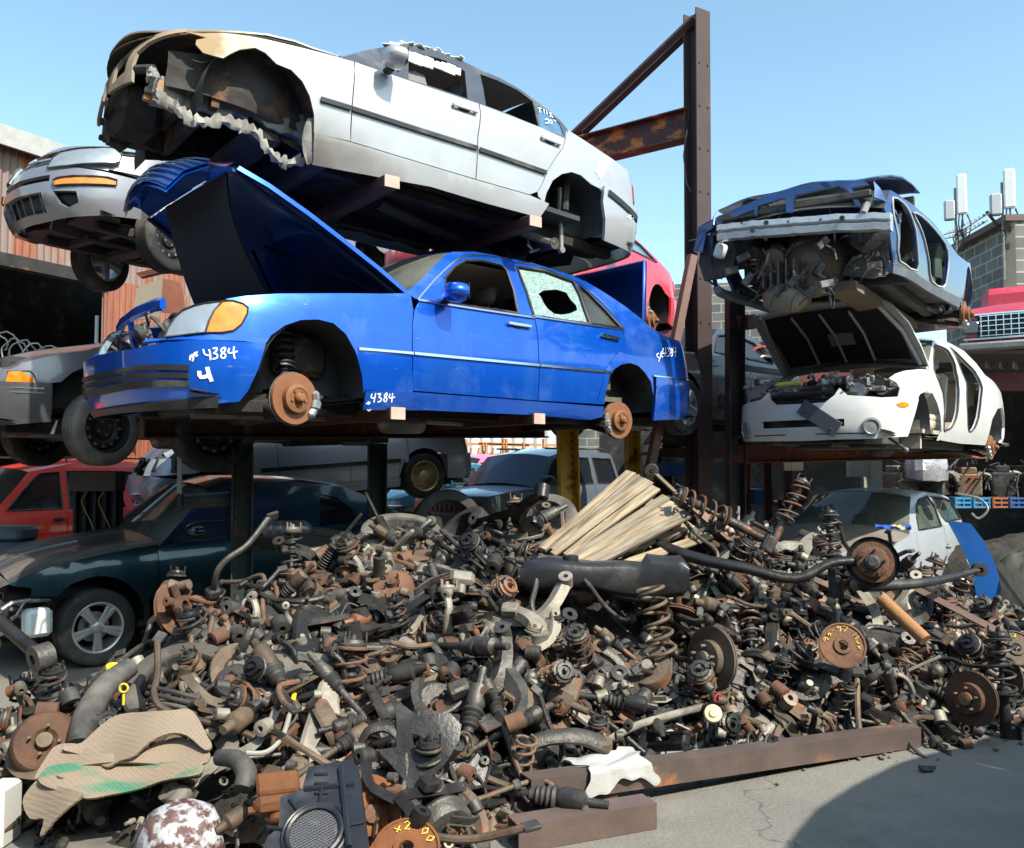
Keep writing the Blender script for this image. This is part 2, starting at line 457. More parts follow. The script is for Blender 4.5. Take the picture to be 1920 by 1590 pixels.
def ribbon(C,mb,pts,w=.01,off=.006):
    L=[]
    for i,(s,z) in enumerate(pts):
        a=pts[max(0,i-1)];b=pts[min(len(pts)-1,i+1)];dx,dz=b[0]-a[0],b[1]-a[1];l=math.hypot(dx,dz) or 1
        nx,nz=-dz/l*w/2,dx/l*w/2
        for q in((s+nx,z+nz),(s-nx,z-nz)):
            L.append(C.surf(q[0],q[1])+C.normal(*q)*off)
    fs=[(2*i,2*i+1,2*i+3,2*i+2) for i in range(len(pts)-1)]
    n=C.normal(*pts[0])
    if fs:
        a,b,c=L[0],L[1],L[3]
        if (b-a).cross(c-a).dot(n)<0:fs=[tuple(reversed(f)) for f in fs]
    mb.add(L,fs)
def writing(C,crop,strokes,w=.012,name='painted_marking',label=None,parent=None,hint=None,off=.006):
    mb=MB()
    for st in strokes:
        P=C.px(crop,st,hint)
        if len(P)>2:P=crv(P,3)
        ribbon(C,mb,P,w,off)
    o=mb.build(name,M_mark,parent or C.root)
    if label:o['label']=label
    return o
def on_y(C,u,v,y):
    o=C.Mi@Vector((0,0,EYE));d=(C.Mi.to_3x3()@ray(u,v));t=(y-o.y)/d.y;p=o+d*t
    return p
def on_x(C,u,v,x):
    o=C.Mi@Vector((0,0,EYE));d=(C.Mi.to_3x3()@ray(u,v));t=(x-o.x)/d.x
    return o+d*t
def disc_hub(C,p,r=.155,name='brake_disc',steer=0,caliper=True,strut=True,vis=1,rusty=True,spring=True,calang=2.6,cm=None,top=None):
    # axis along local +y, outer face at p
    B=Tr(p)@Rz(steer)@Rx(-PI/2)   # lathe z -> +y
    mb=MB();mb.lathe([(r*.50,-.022),(r,-.022),(r,-.014),(r*.985,-.012),(r*.985,-.009),(r,-.007),(r,.001),(r*.58,.001),(r*.56,.04),(r*.40,.045),(r*.40,.04),(r*.20,.04),(r*.20,.065),(r*.15,.07),(0.0001,.07)],40,B)
    d=mb.build(name,M_disc2 if rusty else M_alu,C.root)
    m2=MB()
    for k in range(5):
        a=2*PI*k/5+.3;m2.lathe([(.008,.04),(.008,.052),(.0001,.052)],8,B@Tr(r*.31*math.cos(a),r*.31*math.sin(a),0))
    m2.lathe([(r*.19,.05),(r*.19,.072),(r*.12,.085),(.0001,.087)],16,B)
    m2.build('hub',M_disc if rusty else M_galv,d)
    sh=MB();sh.lathe([(.03,-.06),(r*.7,-.05),(r*1.05,-.03),(r*1.05,-.026),(.03,-.05)],28,B)
    sh.build('dust_shield',M_galv,C.root)
    if caliper:
        cb=MB()
        for i in range(3):
            a=calang+(i-1)*.36
            cb.box((r*.95,0,.0),(r*(.40 if i==1 else .32),r*.46,.08 if i==1 else .065),B@Rz(a),.018)
        q=(r*.98*math.cos(calang),r*.98*math.sin(calang),.03)
        cb.lathe([(.026,-.05),(.03,.0),(.026,.03),(.0001,.032)],14,B@Tr(q[0],q[1],-.01))
        cb.build('brake_caliper',M_alu,C.root,ang=30)
    if strut:
        k=MB();tp=Vector(top) if top else Vector((p[0]+.05,p[1]-.22,p[2]+.5));bt=Vector((p[0],p[1]-.14,p[2]+.02))
        k.tube([bt,bt.lerp(tp,.45)],.028,10);k.tube([bt.lerp(tp,.45),tp],.016,8)
        k.tube([Vector(p)-Vector((0,.03,0)),bt,Vector((p[0]-.02,p[1]-.45,p[2]-.02))],[.05,.045,.025],8)
        k.tube([Vector((p[0]+.02,p[1]-.08,p[2]-.1)),Vector((p[0]+.05,.25,p[2]+.02))],.025,8)
        k.tube([Vector((p[0]-.02,p[1]-.08,p[2]-.1)),Vector((p[0]-.3,.3,p[2]+.02))],.022,8)
        k.build('suspension_strut',M_under,C.root)
        if spring:
            s=MB();ax=(tp-bt).normalized();s.spring(.07,.010,(tp-bt).length*.52,6,12,6,frame(bt.lerp(tp,.42),ax))
            s.build('coil_spring',M_blk,C.root)
def wheel_meshes(R=.31,w=.2,style='steel'):
    out=[]
    t=MB();rr=R*.66
    prof=[(rr,-w*.42),(rr*1.04,-w*.5),(R*.86,-w*.52),(R*.96,-w*.46),(R,-w*.36)]
    for k in range(5):
        a=-w*.32+k*w*.16;prof+=[(R,a-.004),(R-.007,a-.003),(R-.007,a+.003),(R,a+.004)]
    prof+=[(R,w*.36),(R*.96,w*.46),(R*.86,w*.52),(rr*1.04,w*.5),(rr,w*.42)]
    t.lathe(prof,40,closed=True);out.append(('tyre',t,None))
    r=MB()
    r.lathe([(rr*1.0,w*.42),(rr*1.03,w*.46),(rr*1.0,w*.47),(rr*.93,w*.44),(rr*.90,w*.2),(rr*.82,-w*.1),(rr*.85,-w*.4),(rr*.98,-w*.45),(rr*1.0,-w*.42)],40,closed=True)
    if style=='steel':
        r.lathe([(rr*.86,w*.02),(rr*.80,w*.14),(rr*.62,w*.17),(rr*.50,w*.06),(rr*.42,w*.06),(rr*.36,w*.18),(rr*.2,w*.2),(.0001,w*.2)],32)
        h=MB()
        for k in range(12):
            a=2*PI*k/12;h.lathe([(rr*.07,w*.14),(rr*.07,w*.175),(.0001,w*.175)],8,Tr(rr*.72*math.cos(a),rr*.72*math.sin(a),0))
        for k in range(4):
            a=2*PI*k/4+.4;h.lathe([(rr*.045,w*.1),(rr*.045,w*.215),(.0001,w*.225)],8,Tr(rr*.28*math.cos(a),rr*.28*math.sin(a),0))
        out.append(('rim',r,'steel'));out.append(('lug_nut',h,'nuts'))
    elif style in('five','split5'):
        for k in range(5):
            for sp in ((-.13,.13) if style=='split5' else (0,)):
                a=2*PI*k/5+PI/2+sp*.9
                c,s=math.cos(a),math.sin(a);wd=(.022 if style=='split5' else .05)
                path=[(rr*.15*math.cos(a-sp*.6),rr*.15*math.sin(a-sp*.6),w*.34),(rr*.5*c,rr*.5*s,w*.40),(rr*.95*c,rr*.95*s,w*.38)]
                r.tube(path,[wd*1.25,wd,wd*1.05],8,flat=.6)
        r.lathe([(rr*.30,w*.2),(rr*.29,w*.38),(rr*.2,w*.44),(.0001,w*.45)],24)
        r.lathe([(rr*.6,-w*.1),(rr*.6,-w*.05),(.0001,-w*.05)],24)
        out.append(('rim',r,'alloy'))
    else: # mesh lattice
        for k in range(20):
            for sg in(-1,1):
                a=2*PI*k/20;b=a+sg*.42
                r.tube([(rr*.28*math.cos(a),rr*.28*math.sin(a),w*.2),(rr*.62*math.cos((a+b)/2),rr*.62*math.sin((a+b)/2),w*.28),(rr*.9*math.cos(b),rr*.9*math.sin(b),w*.3)],.006,5)
        r.lathe([(rr*.32,w*.05),(rr*.32,w*.24),(rr*.15,w*.3),(.0001,w*.3)],20)
        r.lathe([(rr*.7,-w*.1),(rr*.7,-w*.05),(.0001,-w*.05)],24)
        out.append(('rim',r,'gold'))
    return out
M_rimdark=mat('black_steel_rim',(.012,.012,.013),(.03,.028,.026),rough=.5,metal=.3,dust=.1)
M_rimal=mat('alloy_rim',(.62,.62,.62),(.5,.5,.5),rough=.35,metal=.75,dust=.25)
M_rimgold=mat('gold_rim',(.60,.46,.22),(.42,.31,.14),rough=.4,metal=.7,dust=.3)
def wheel(C,p,R=.31,w=.2,style='steel',steer=0,camber=0,side=1,rub=None):
    B=Tr(p)@Rz(steer)@Rx(-PI/2*side+camber)
    e=None
    for n,mb,k in wheel_meshes(R,w,style):
        mm={None:rub or M_rub,'steel':M_rimdark,'nuts':M_galv,'alloy':M_rimal,'gold':M_rimgold}[k]
        if e is None:
            e=empty('wheel',None,parent=C.root);e.matrix_local=B
        mb.build(n,mm,e)
    return e
def well(C,x,zc,r,y0=.5,y1=None,m=None,sides=(1,-1)):
    y1=y1 or C.hw-.05
    for sd in sides:
        mb=MB();n=18;vs=[];fs=[]
        for j,(yy) in enumerate((y0,y1)):
            for k in range(n+1):
                a=PI*(k/n*1.16-.08);vs.append((x+r*math.cos(a),sd*yy,zc+r*math.sin(a)*1.0))
        for k in range(n):fs.append((k,k+1,n+2+k,n+1+k))
        b=len(vs);vs.append((x,sd*y0,zc));
        for k in range(n):fs.append((k,b,k+1))
        if sd<0:fs=[tuple(reversed(f)) for f in fs]
        mb.add(vs,fs);mb.build('wheel_well',m or M_under,C.root)
def underbody(C,x0,x1,z,fw,rw,xa,xb,m=None,exhaust=True,rear_lip=.1):
    """floor pan from x0 (rear) to x1 (front) at height z with tunnel, ribs, members"""
    m=m or M_under;mb=MB();h=C.hw-.08
    xs=[x0+(x1-x0)*i/24 for i in range(25)];ys=[-h,-h+.12,-h+.16,-.5,-.45,-.16,-.1,.1,.16,.45,.5,h-.16,h-.12,h]
    V=[];Fc=[]
    for i,x in enumerate(xs):
        inw=(abs(x-xa)<.42 or abs(x-xb)<.42)
        for y in ys:
            yy=max(-.5,min(.5,y)) if inw else y
            zz=z+(.12 if abs(y)<.12 else 0)+(.0 if abs(y)<.45 else .03)+(.02 if i%3==0 else 0)+(-.03 if abs(abs(y)-h)<.02 else 0)
            V.append((x,yy,zz))
    w=len(ys)
    for i in range(24):
        for j in range(w-1):
            a=i*w+j
            Fc.append((a,a+w,a+w+1,a+1))
    mb.add(V,Fc)
    mb.add([(a,b,c+.02) for a,b,c in V],[tuple(reversed(f)) for f in Fc])
    mb.build('floor_pan',m,C.root,25)
    k=MB()
    for y in(-.47,.47):k.box(((x0+x1)/2,y,z-.02),((x1-x0)*.94,.09,.09),bev=.01)
    for x in [q_ for q_ in(xa+.05,xb-.1) if q_<x1]:k.box((x,0,z-.05),(.16,.95,.1),bev=.02)
    for x in [q_ for q_ in(xa-.3,xb+.35) if q_<x1]:k.box((x,0,z-.02),(.08,1.0,.07),bev=.01)
    k.build('frame_member',m,C.root)
    if exhaust:
        e=MB();e.tube(crv([(xb+.5,.12,z-.06),(.3,.05,z-.05),(-.5,.08,z-.06),(xa+.3,.3,z-.02),(xa-.25,.35,z-.0),(x0+.2,.38,z-.02)],4),.03,8)
        e.lathe([(.03,0),(.075,.03),(.085,.06),(.085,.38),(.075,.41),(.03,.44)],16,Tr(.1,.07,z-.08)@Ry(PI/2)@Rz(0))
        e.lathe([(.03,0),(.09,.03),(.1,.06),(.1,.5),(.09,.53),(.03,.56)],16,Tr(x0+.1,.3,z-.0)@Ry(PI/2))
        e.build('exhaust_pipe',M_galv if m is M_under else m,C.root)
def seals(C,w_,m=None,r=.012,off=.004):
    ring=[C.surf(*p)+C.normal(*p)*off for p in densify(w_,.1)]
    for sd in(1,-1):
        o=MB();o.tube([(a.x,a.y*sd,a.z) for a in ring],r,5,closed=True);o.build('window_seal',m or M_blk,C.root)
def outline(C,polys,r=.007,off=.02,m=None):
    for q_ in polys:
        for sd in(1,-1):
            o=MB();o.tube([(a.x,a.y*sd,a.z) for a in [C.surf(*p)+C.normal(*p)*off for p in densify(q_,.08)]],r,5,closed=True);o.build('lamp_trim',m or M_blk,C.root)
def islands(v,f):
    par=list(range(len(v)))
    def fd_(a):
        while par[a]!=a:par[a]=par[par[a]];a=par[a]
        return a
    for q in f:
        r=fd_(q[0])
        for k in q[1:]:par[fd_(k)]=r
    G_={}
    for q in f:G_.setdefault(fd_(q[0]),[]).append(q)
    out=[]
    for fs in G_.values():
        ids=sorted({i for q in fs for i in q});mp={a:i for i,a in enumerate(ids)};mb=MB();mb.add([v[i] for i in ids],[tuple(mp[i] for i in q) for q in fs]);out.append(mb)
    return out
def seat(C,x,y,z,m,rear=False,w=.5):
    mb=MB();r=C.root
    B=Tr(x,y,z)
    if rear:w=1.3
    mb.box((0,0,.08),(.5,w,.16),B,.05)
    back=B@Tr(-.22,0,.12)@Ry(-.28)
    mb.box((0,0,.3),(.13,w*.96,.6),back,.05)
    if rear:
        for yy in(-.35,.35):mb.box((0,yy,.66),(.09,.26,.14),back,.03)
    else:
        mb.box((0,0,.73),(.09,.26,.17),back,.035);mb.tube([(0,-.07,.58),(0,-.07,.7)],.008,6,M=back);mb.tube([(0,.07,.58),(0,.07,.7)],.008,6,M=back)
        for yy in(-1,1):
            mb.box((.0,yy*w*.42,.15),(.42,.07,.1),B,.03);mb.box((.05,yy*w*.4,.3),(.07,.07,.45),back,.03)
    mb.build('rear_seat' if rear else 'seat',m,r,50)
def interior(C,xd,zb,m=None,ms=None,z0=.3,front=.1,rear=-.95):
    m=m or M_int;ms=ms or m;h=C.hw-.12
    d=MB();d.box((xd,0,zb-.12),(.35,2*h-.1,.25),bev=.06);d.box((xd-.1,0,zb-.4),(.3,.3,.5),bev=.04);d.build('dashboard',m,C.root)
    s=MB();B=Tr(xd-.32,.36,zb-.1)@Ry(-1.15);pa=[(.19*math.cos(a*PI/12),.19*math.sin(a*PI/12),0) for a in range(24)]
    s.tube(pa,.015,8,closed=True,M=B);s.box((0,0,-.01),(.36,.05,.03),B,.01);s.tube([(0,0,0),(0,0,-.3)],.03,8,M=B);s.build('steering_wheel',M_int,C.root)
    for y in(-.37,.37):seat(C,front,y,z0,ms)
    seat(C,rear,0,z0,ms,rear=True)
    f=MB();f.box(((xd+rear)/2-.1,0,z0-.02),(xd-rear+.9,2*h,.04));f.box((rear-.45,0,zb-.28),(.06,2*h-.1,.5),bev=.02);f.box((rear-.6,0,zb-.03),(.5,2*h-.2,.04),bev=.01);f.box((xd+.25,0,zb-.4),(.05,2*h-.1,.75));f.build('cabin_floor',m,C.root)
def doorcard(C,poly,m,off=-.06,both=True):
    C.panel('door_card',poly,m,off=off,thick=.02,both=both,g=.15)
def mirror(C,p,m,s=1.0,sides=(1,-1)):
    for sd in sides:
        mb=MB();B=Tr(p[0],sd*p[1],p[2])@Rz(-.12*sd)
        mb.lathe([(.001,-.075),(.045,-.07),(.068,-.045),(.075,0),(.075,.05),(.07,.062),(.0001,.062)],18,B@Tr(0,sd*.09,0)@Ry(-PI/2)@Matrix.Diagonal((.95,1.5,1.0,1)))
        o=mb.build('wing_mirror',m,C.root)
        k=MB();k.box((-.01,-sd*.02,-.045),(.07,.1,.04),B,.015);k.box((-.067,sd*.09,0),(.006,.19,.115),B,.002);k.build('mirror_bracket',M_blk,o)
def handle(C,pts,m,both=True,w=.03):
    # flap handle from two surface points
    for sd in((1,-1) if both else (1,)):
        mb=MB();a,b=[C.surf(*p)+C.normal(*p)*.022 for p in pts]
        a=Vector((a.x,a.y*sd,a.z));b=Vector((b.x,b.y*sd,b.z));q=b-a
        n=C.normal(*pts[0]);n=Vector((n.x,n.y*sd,n.z))
        M=frame(a.lerp(b,.5),n,q);mb.box((0,0,0),(q.length,w,.014),M,.005)
        for t in(-.44,.44):mb.box((q.length*t,0,-.014),(.02,w*.7,.02),M,.003)
        mb.build('door_handle',m,C.root)
        k=MB();k.lathe([(.0001,0),(.035,.004),(.036,.008)],16,frame(a.lerp(b,.5)-n*.026,n,q)@Matrix.Diagonal((1.5,.8,1,1)));k.build('handle_recess',M_blk,C.root)
# ================= bright blue saloon, centre =================
SIDE=[(-.95,.12),(-.75,.03),(-.62,.012),(-.41,.0),(-.40,.004),(-.2,.012),(-.05,.035),(0,.055),(.03,.075),(.45,.29),(.6,.38)]
P_blue=mat('blue_paint',(.001,.105,.62),(.001,.08,.52),rough=.30,metal=.5,scale=2,coat=1.0,dust=.2,dustc=(.16,.27,.50))
C=Car('blue_saloon_car','bright blue four-door saloon with raised bonnet and no wheels, 4384 written on its side',(3.876,.011,0,-.696,7.354,1.835),.945,
 [(1.5,.93),(2.1,.87),(2.40,.72),(2.55,.45),(2.60,0)],[(-1.5,.93),(-2.25,.88),(-2.56,.76),(-2.68,.45),(-2.72,0)],SIDE,
 [(0.2,.10),(.27,.05),(.35,0.01),(.6,0),(.62,.05),(.9,.22)],[(.2,.06),(.3,.0),(.62,.0),(.64,.04),(1.0,0.10)],[(-3,1.0),(-1.4,1.02),(.8,1.03),(1.3,1.0),(1.8,.93),(2.3,.86)],group='stacked scrap cars')
BL=C
px=C.px
archF=[(1.92,.60),(1.88,.66),(1.79,.73),(1.68,.775),(1.56,.79),(1.45,.775),(1.36,.71),(1.29,.60),(1.24,.45),(1.22,.33),(1.215,.22)]
hd_top=px('C',[(1230,95),(1400,70),(1684,50)]);ftop=hd_top+px('A',[(200,437),(450,440)],1.1)
dF=px('A',[(728,480),(695,560),(685,700),(685,900),(690,1180)],.8)
seam=px('C',[(1590,458),(1350,455),(1130,448)],2.1)
fender=[(1.21,.36)]+archF[::-1][2:]+[(1.92,.615)]+[(2.1,.615),(2.28,.612)]+px('C',[(1130,448)],2.2)[:0]
lamp_turn=px('C',[(1205,122),(1290,118),(1380,140),(1425,175),(1420,225),(1370,320),(1300,375),(1200,392),(1060,392),(1090,290),(1140,190)],2.2)
lamp=px('C',[(1195,126),(1130,200),(1082,295),(1052,393),(900,412),(705,440),(735,350),(790,265),(860,200),(960,160),(1100,132)],2.4)
shl=max(p[1] for p in lamp_turn)
fender=[(1.21,.35)]+archF[::-1][1:]+[(2.05,.612),(2.25,.61),(2.45,.61),(2.57,.61)]+[lamp[5],lamp[4]]+[lamp_turn[8],lamp_turn[7],lamp_turn[6],lamp_turn[5],lamp_turn[4],lamp_turn[3],lamp_turn[2],lamp_turn[1]]+ftop+[(.80,1.06)]+dF[1:]
C.panel('front_fender',fender,P_blue,g=.07)
C.panel('turn_signal',lamp_turn,M_amb,off=.008,thick=.03,g=.05)
C.panel('headlight',lamp,M_lamp,off=.006,thick=.04,g=.06)
outline(C,[lamp,lamp_turn],.006,.01);wear(P_blue,(.42,.52,.66),(.05,.20,.55),.8)
C.panel('bumper_filler',[lamp[5],lamp[4],lamp_turn[8],(2.2,.612),(2.57,.612),(2.72,.612),(2.72,.635)],P_blue,off=-.004)
# doors
belt=[(.73,1.02),(.28,1.012),(-.39,1.012),(-1.03,1.02),(-1.5,1.02)]
split=px('B',[(310,610),(306,800),(304,1240)],-.38)
xs=-.385
rd=px('B',[(988,712),(1005,800),(965,868),(885,950),(850,1030),(795,1240)],-1.3)
C.panel('front_door',[(.725,1.022),(.28,1.015),(xs+.004,1.015),(xs+.004,.345),(.825,.365),(.832,.6),(.828,.8),(.80,.93),(.76,.99)],P_blue,g=.1)
C.panel('rear_door',[(xs-.004,1.015),(-1.03,1.02)]+[(a+.004,b) for a,b in rd]+[(-1.157,.345),(xs-.004,.345)],P_blue,g=.1)
archR=[(-1.17,.335),(-1.18,.45),(-1.22,.58),(-1.29,.65),(-1.39,.70),(-1.51,.72),(-1.62,.705),(-1.72,.65),(-1.80,.57),(-1.84,.45),(-1.865,.33),(-1.87,.225)]
tailtop=px('B',[(1150,650),(1200,700),(1330,768),(1420,795),(1445,820)],-1.9)
cp=px('B',[(1000,530)],-1.5)
quarter=[rd[0],rd[1],rd[2],rd[3],rd[4],(rd[5][0]-.004,rd[5][1]),(-1.160,.345),(-1.17,.345)]+archR[1:-2]+[(-1.83,.62),(-2.2,.625),(-2.62,.63),(-2.64,.8)]+[(-2.58,.93),(-2.50,.985)]+tailtop[:4][::-1]
C.panel('rear_fender',quarter,P_blue,g=.07)
C.panel('sill',[(1.205,.345),(.83,.355),(-.33,.337),(-1.165,.325),(-1.17,.24),(-1.02,.21),(-.33,.232),(.7,.235),(1.21,.22)],P_blue,g=.1,off=.004)
# bumpers
q=C.sf;top=lambda z:[(1.93,z),(2.3,z),(q,z-.005),(2*q-2.3,z),(2*q-1.93,z)]
C.panel('front_bumper',[(1.925,.60),(2.3,.598),(2.52,.585),(2.72,.56),(q,.565),(2*q-2.72,.56),(2*q-2.52,.585),(2*q-2.3,.598),(2*q-1.925,.60),(2*q-1.97,.45),(2*q-2.03,.31),(2*q-2.08,.245),(2*q-2.35,.215),(2*q-2.7,.20),(q,.195),(2.7,.20),(2.35,.215),(2.08,.245),(2.03,.31),(1.97,.45)],P_blue,both=False,off=.03,thick=.03,g=.07)
for i,zz in enumerate((.43,.385,.34)):
    C.strip('bumper_rib',[(2.36,zz+.004),(2.5,zz+.01),(2.65,zz+.012),(2.8,zz+.01),(3.0,zz+.004),(q,zz),(2*q-3.0,zz+.004),(2*q-2.8,zz+.01),(2*q-2.62,zz+.012),(2*q-2.4,zz+.01)],.03,M_blk,off=.042,thick=.012,both=False)
C.strip('bumper_lip',[(2.2,.24),(2.6,.225),(q,.22),(2*q-2.6,.225),(2*q-2.2,.24)],.06,M_blk,off=.05,thick=.03,both=False)
q2=-C.sr
C.panel('rear_bumper',[(-1.868,.618),(-2.3,.615),(q2,.61),(2*q2+2.3,.615),(2*q2+1.868,.618),(2*q2+1.86,.4),(2*q2+1.87,.23),(2*q2+2.2,.25),(q2,.28),(-2.2,.25),(-1.87,.23),(-1.86,.4)],P_blue,both=False,off=.012,thick=.03,g=.09)
C.panel('tail_light',[(-2.50,.655),(-2.53,.90),(-3.1,.93),(-3.1,.645)],M_red,off=.012,g=.09)
C.panel('boot_panel',[(-3.1,.64),(-3.1,.92),(2*q2+3.1,.92),(2*q2+3.1,.64)],P_blue,both=False,g=.1)
# greenhouse
wf=px('A',[(930,325),(1000,245),(1080,197),(1200,196),(1340,226),(1385,265),(1440,420),(1474,590),(1400,578),(930,512)],.1)
mtri=px('A',[(752,486),(925,330),(928,512)],.4)
wr=px('B',[(190,240),(400,272),(610,352),(660,445),(738,666),(530,640),(320,606),(270,440)],-.8)
wq=px('B',[(650,378),(720,430),(850,562),(975,700),(748,664)],-1.2)
ap=px('A',[(640,430),(760,330),(860,222),(940,148),(985,128),(1140,126),(1300,152),(1590,216)],.3)
cpil=px('B',[(300,206),(600,302),(700,342),(850,432),(1000,532)],-.9)
gh=[ap[0]]+[p for p in ap[1:]]+cpil+[tailtop[0]]+[rd[0],(-1.03,1.022),(-.39,1.017),(.28,1.017),(.72,1.025),(.77,1.02)]
C.panel('window_pillars',gh,P_blue,holes=[wf,wr,wq],g=.07)
C.panel('rear_side_window',wr,M_frost,holes=[px('B',[(362,435),(400,408),(500,402),(570,425),(605,480),(645,520),(652,555),(600,580),(540,590),(480,583),(430,545),(400,500),(385,465)],-.8)],off=-.012,thick=.005,g=.06)
C.panel('quarter_window',wq,M_gl,off=-.012,thick=.004)
wins=[(wf,'window_seal')]
for w_ in (wf,wr,wq):
    seals(C,w_)
bl=px('A',[(725,490),(1100,550),(1590,622)],.1)+px('B',[(310,612),(740,674),(990,712)],-1)
C.strip('chrome_strip',crv(bl,3),.014,M_chr,off=.014)
C.strip('chrome_strip',crv(px('A',[(725,488),(860,332),(1000,203),(1100,158),(1300,168),(1400,182)],.3),4),.012,M_chr,off=.01)
C.strip('chrome_strip',crv(px('B',[(150,212),(300,225),(610,345),(720,412),(870,548),(990,706)],-.9),4),.012,M_chr,off=.01)
C.strip('side_moulding',[(1.27,.62),(.835,.622)],.018,M_chr,off=.014);C.strip('side_moulding',[(.825,.622),(-.38,.62)],.018,M_chr,off=.014);C.strip('side_moulding',[(-.39,.62),(-1.25,.62)],.018,M_chr,off=.014)
C.strip('side_moulding',[(-1.83,.625),(-2.6,.63)],.012,M_chr,off=.014)
# roof, screens
rs=[ap[4],ap[5],ap[6],ap[7]]+cpil[:3]
C.loft('roof',rs,P_blue,crown=[.055]*len(rs),nv=16)
C.loft('windscreen',[ap[0],ap[1],ap[2],ap[3],ap[4]],M_gldust,crown=[.10,.10,.09,.06,.05],cv=(.55,0,.83),thick=.006,off=-.006)
C.loft('rear_window',[cpil[2],cpil[3],cpil[4],tailtop[0]],M_gl,crown=[.055,.07,.08,.08],cv=(-.5,0,.87),thick=.006)
C.loft('cowl',[(1.0,1.0),(ap[0][0]+.02,ap[0][1]-.01)],M_blk,crown=.06)
C.loft('boot_floor',[(-2.5,.9),(-1.7,.95)],M_under,crown=-.1)
writing(C,'C',[[(1037,543),(1052,590),(1095,600)],[(1085,545),(1095,590),(1097,640)],[(1115,540),(1150,533),(1140,565),(1125,580),(1152,590),(1150,620),(1115,630)],[(1205,530),(1185,550),(1195,575),(1222,590),(1215,620),(1190,618),(1187,590),(1215,560),(1222,535),(1205,530)],[(1255,535),(1248,578),(1325,562)],[(1295,520),(1290,570),(1302,635)],
 [(962,590),(935,600),(930,640)],[(935,615),(960,610),(950,650)],[(965,570),(985,610)],[(990,565),(965,600)],[(975,590),(995,600)]],.009,hint=2.2,off=.036)
writing(C,'C',[[(1005,730),(1018,785),(1105,762)],[(1070,695),(1085,760),(1108,820)]],.022,hint=2.2,off=.036)
writing(C,'A',[[(385,1185),(378,1215),(410,1215)],[(412,1180),(398,1250)],[(425,1188),(450,1185),(435,1210),(455,1220),(445,1242),(425,1245)],[(490,1180),(475,1200),(495,1220),(485,1245),(470,1230),(490,1205),(498,1185),(490,1180)],[(520,1185),(512,1215),(555,1210)],[(538,1180),(530,1250)],[(340,1260),(372,1250)],[(355,1240),(362,1265)],[(350,1300),(362,1310),(378,1298)]],.008,hint=1.0)
writing(C,'B',[[(1250,885),(1235,893),(1237,910),(1252,918),(1248,948)],[(1268,870),(1258,925)],[(1280,882),(1262,900),(1282,912)],[(1283,845),(1278,885),(1308,882)],[(1300,838),(1296,908)],[(1312,848),(1330,845),(1320,866),(1334,880),(1322,905),(1308,905)],[(1347,848),(1336,862),(1352,885),(1345,907),(1335,892),(1352,862),(1347,848)],[(1362,835),(1355,876),(1380,872)],[(1374,835),(1370,918)]],.009,hint=-2.1)
handle(C,px('B',[(118,662),(292,690)],-.2),M_chr);handle(C,px('B',[(812,750),(948,780)],-1.1),M_chr)
mp=on_y(C,*full('A',[(1040,430)])[0],1.05);mirror(C,(mp.x+.03,.955,mp.z),P_blue)
C.panel('mirror_base',mtri,P_blue,off=.012,thick=.02)
# raised bonnet : modelled closed then hinged up
def hinge(C,xh,zh,ang):return Tr(xh,0,zh)@Ry(-ang)@Tr(-xh,0,-zh)
tgt=full('4',[(1290,-550)])[0];tgt=(446,311)
best=None
for a in range(20,70):
    Mh=hinge(C,.80,1.06,math.radians(a))
    p=wproj(C.M@(Mh@C.surf(2.28,.87)));e=math.hypot(p[0]-tgt[0],p[1]-tgt[1])
    if best is None or e<best[0]:best=(e,a,p)
Mh=hinge(C,.80,1.06,math.radians(best[1]))
hs=[(.82,1.06),(1.1,1.03),(1.4,.985),(1.7,.945),(2.0,.905),(2.22,.875)]
C.loft('bonnet',hs,P_blue,crown=[.10,.11,.11,.10,.09,.08],M=Mh,thick=.03,nv=18)
g=MB();
e=MB()
# nose of the bonnet with chrome grille slats
zs=[(2.215,.885,.74),(2.31,.83,.62),(2.37,.74,.46),(2.375,.60,.38)]
V=[];Fc=[]
for x,z,hy in zs:
    for k in range(9):
        v=k/4-1;V.append((x+(.10*(1-v*v) if z<.85 else 0),hy*v,z+(.06 if z<.85 else .075)*(1-v*v)))
for i in range(3):
    for k in range(8):Fc.append((i*9+k,(i+1)*9+k,(i+1)*9+k+1,i*9+k+1))
e.add(V,Fc);e.add([(a-.02,b,c-.02) for a,b,c in V],[tuple(reversed(f)) for f in Fc])
nose=e.build('grille_surround',P_blue,C.root,M=Mh)
for j in range(7):
    t=1+1.9*j/6;a_=int(min(2,t));f_=t-a_;g=MB()
    g.tube([tuple(Vector(V[a_*9+k]).lerp(Vector(V[(a_+1)*9+k]),f_)+Vector((.012,0,.006))) for k in range(9)],.007,5)
    g.build('grille_slat',mat('dark_chrome',(.18,.19,.21),rough=.25,metal=.9),nose)
for sd in(1,-1):
    f=MB();f.tube([(.85,sd*.80,1.01),(1.5,sd*.79,.93),(2.2,sd*.72,.84)],.018,6);f.tube([(.95,sd*.7,.98),(1.6,sd*.1,.93)],.014,6);f.build('bonnet_brace',mat('navy_inner',(.004,.012,.05),rough=.5),C.root,M=Mh)
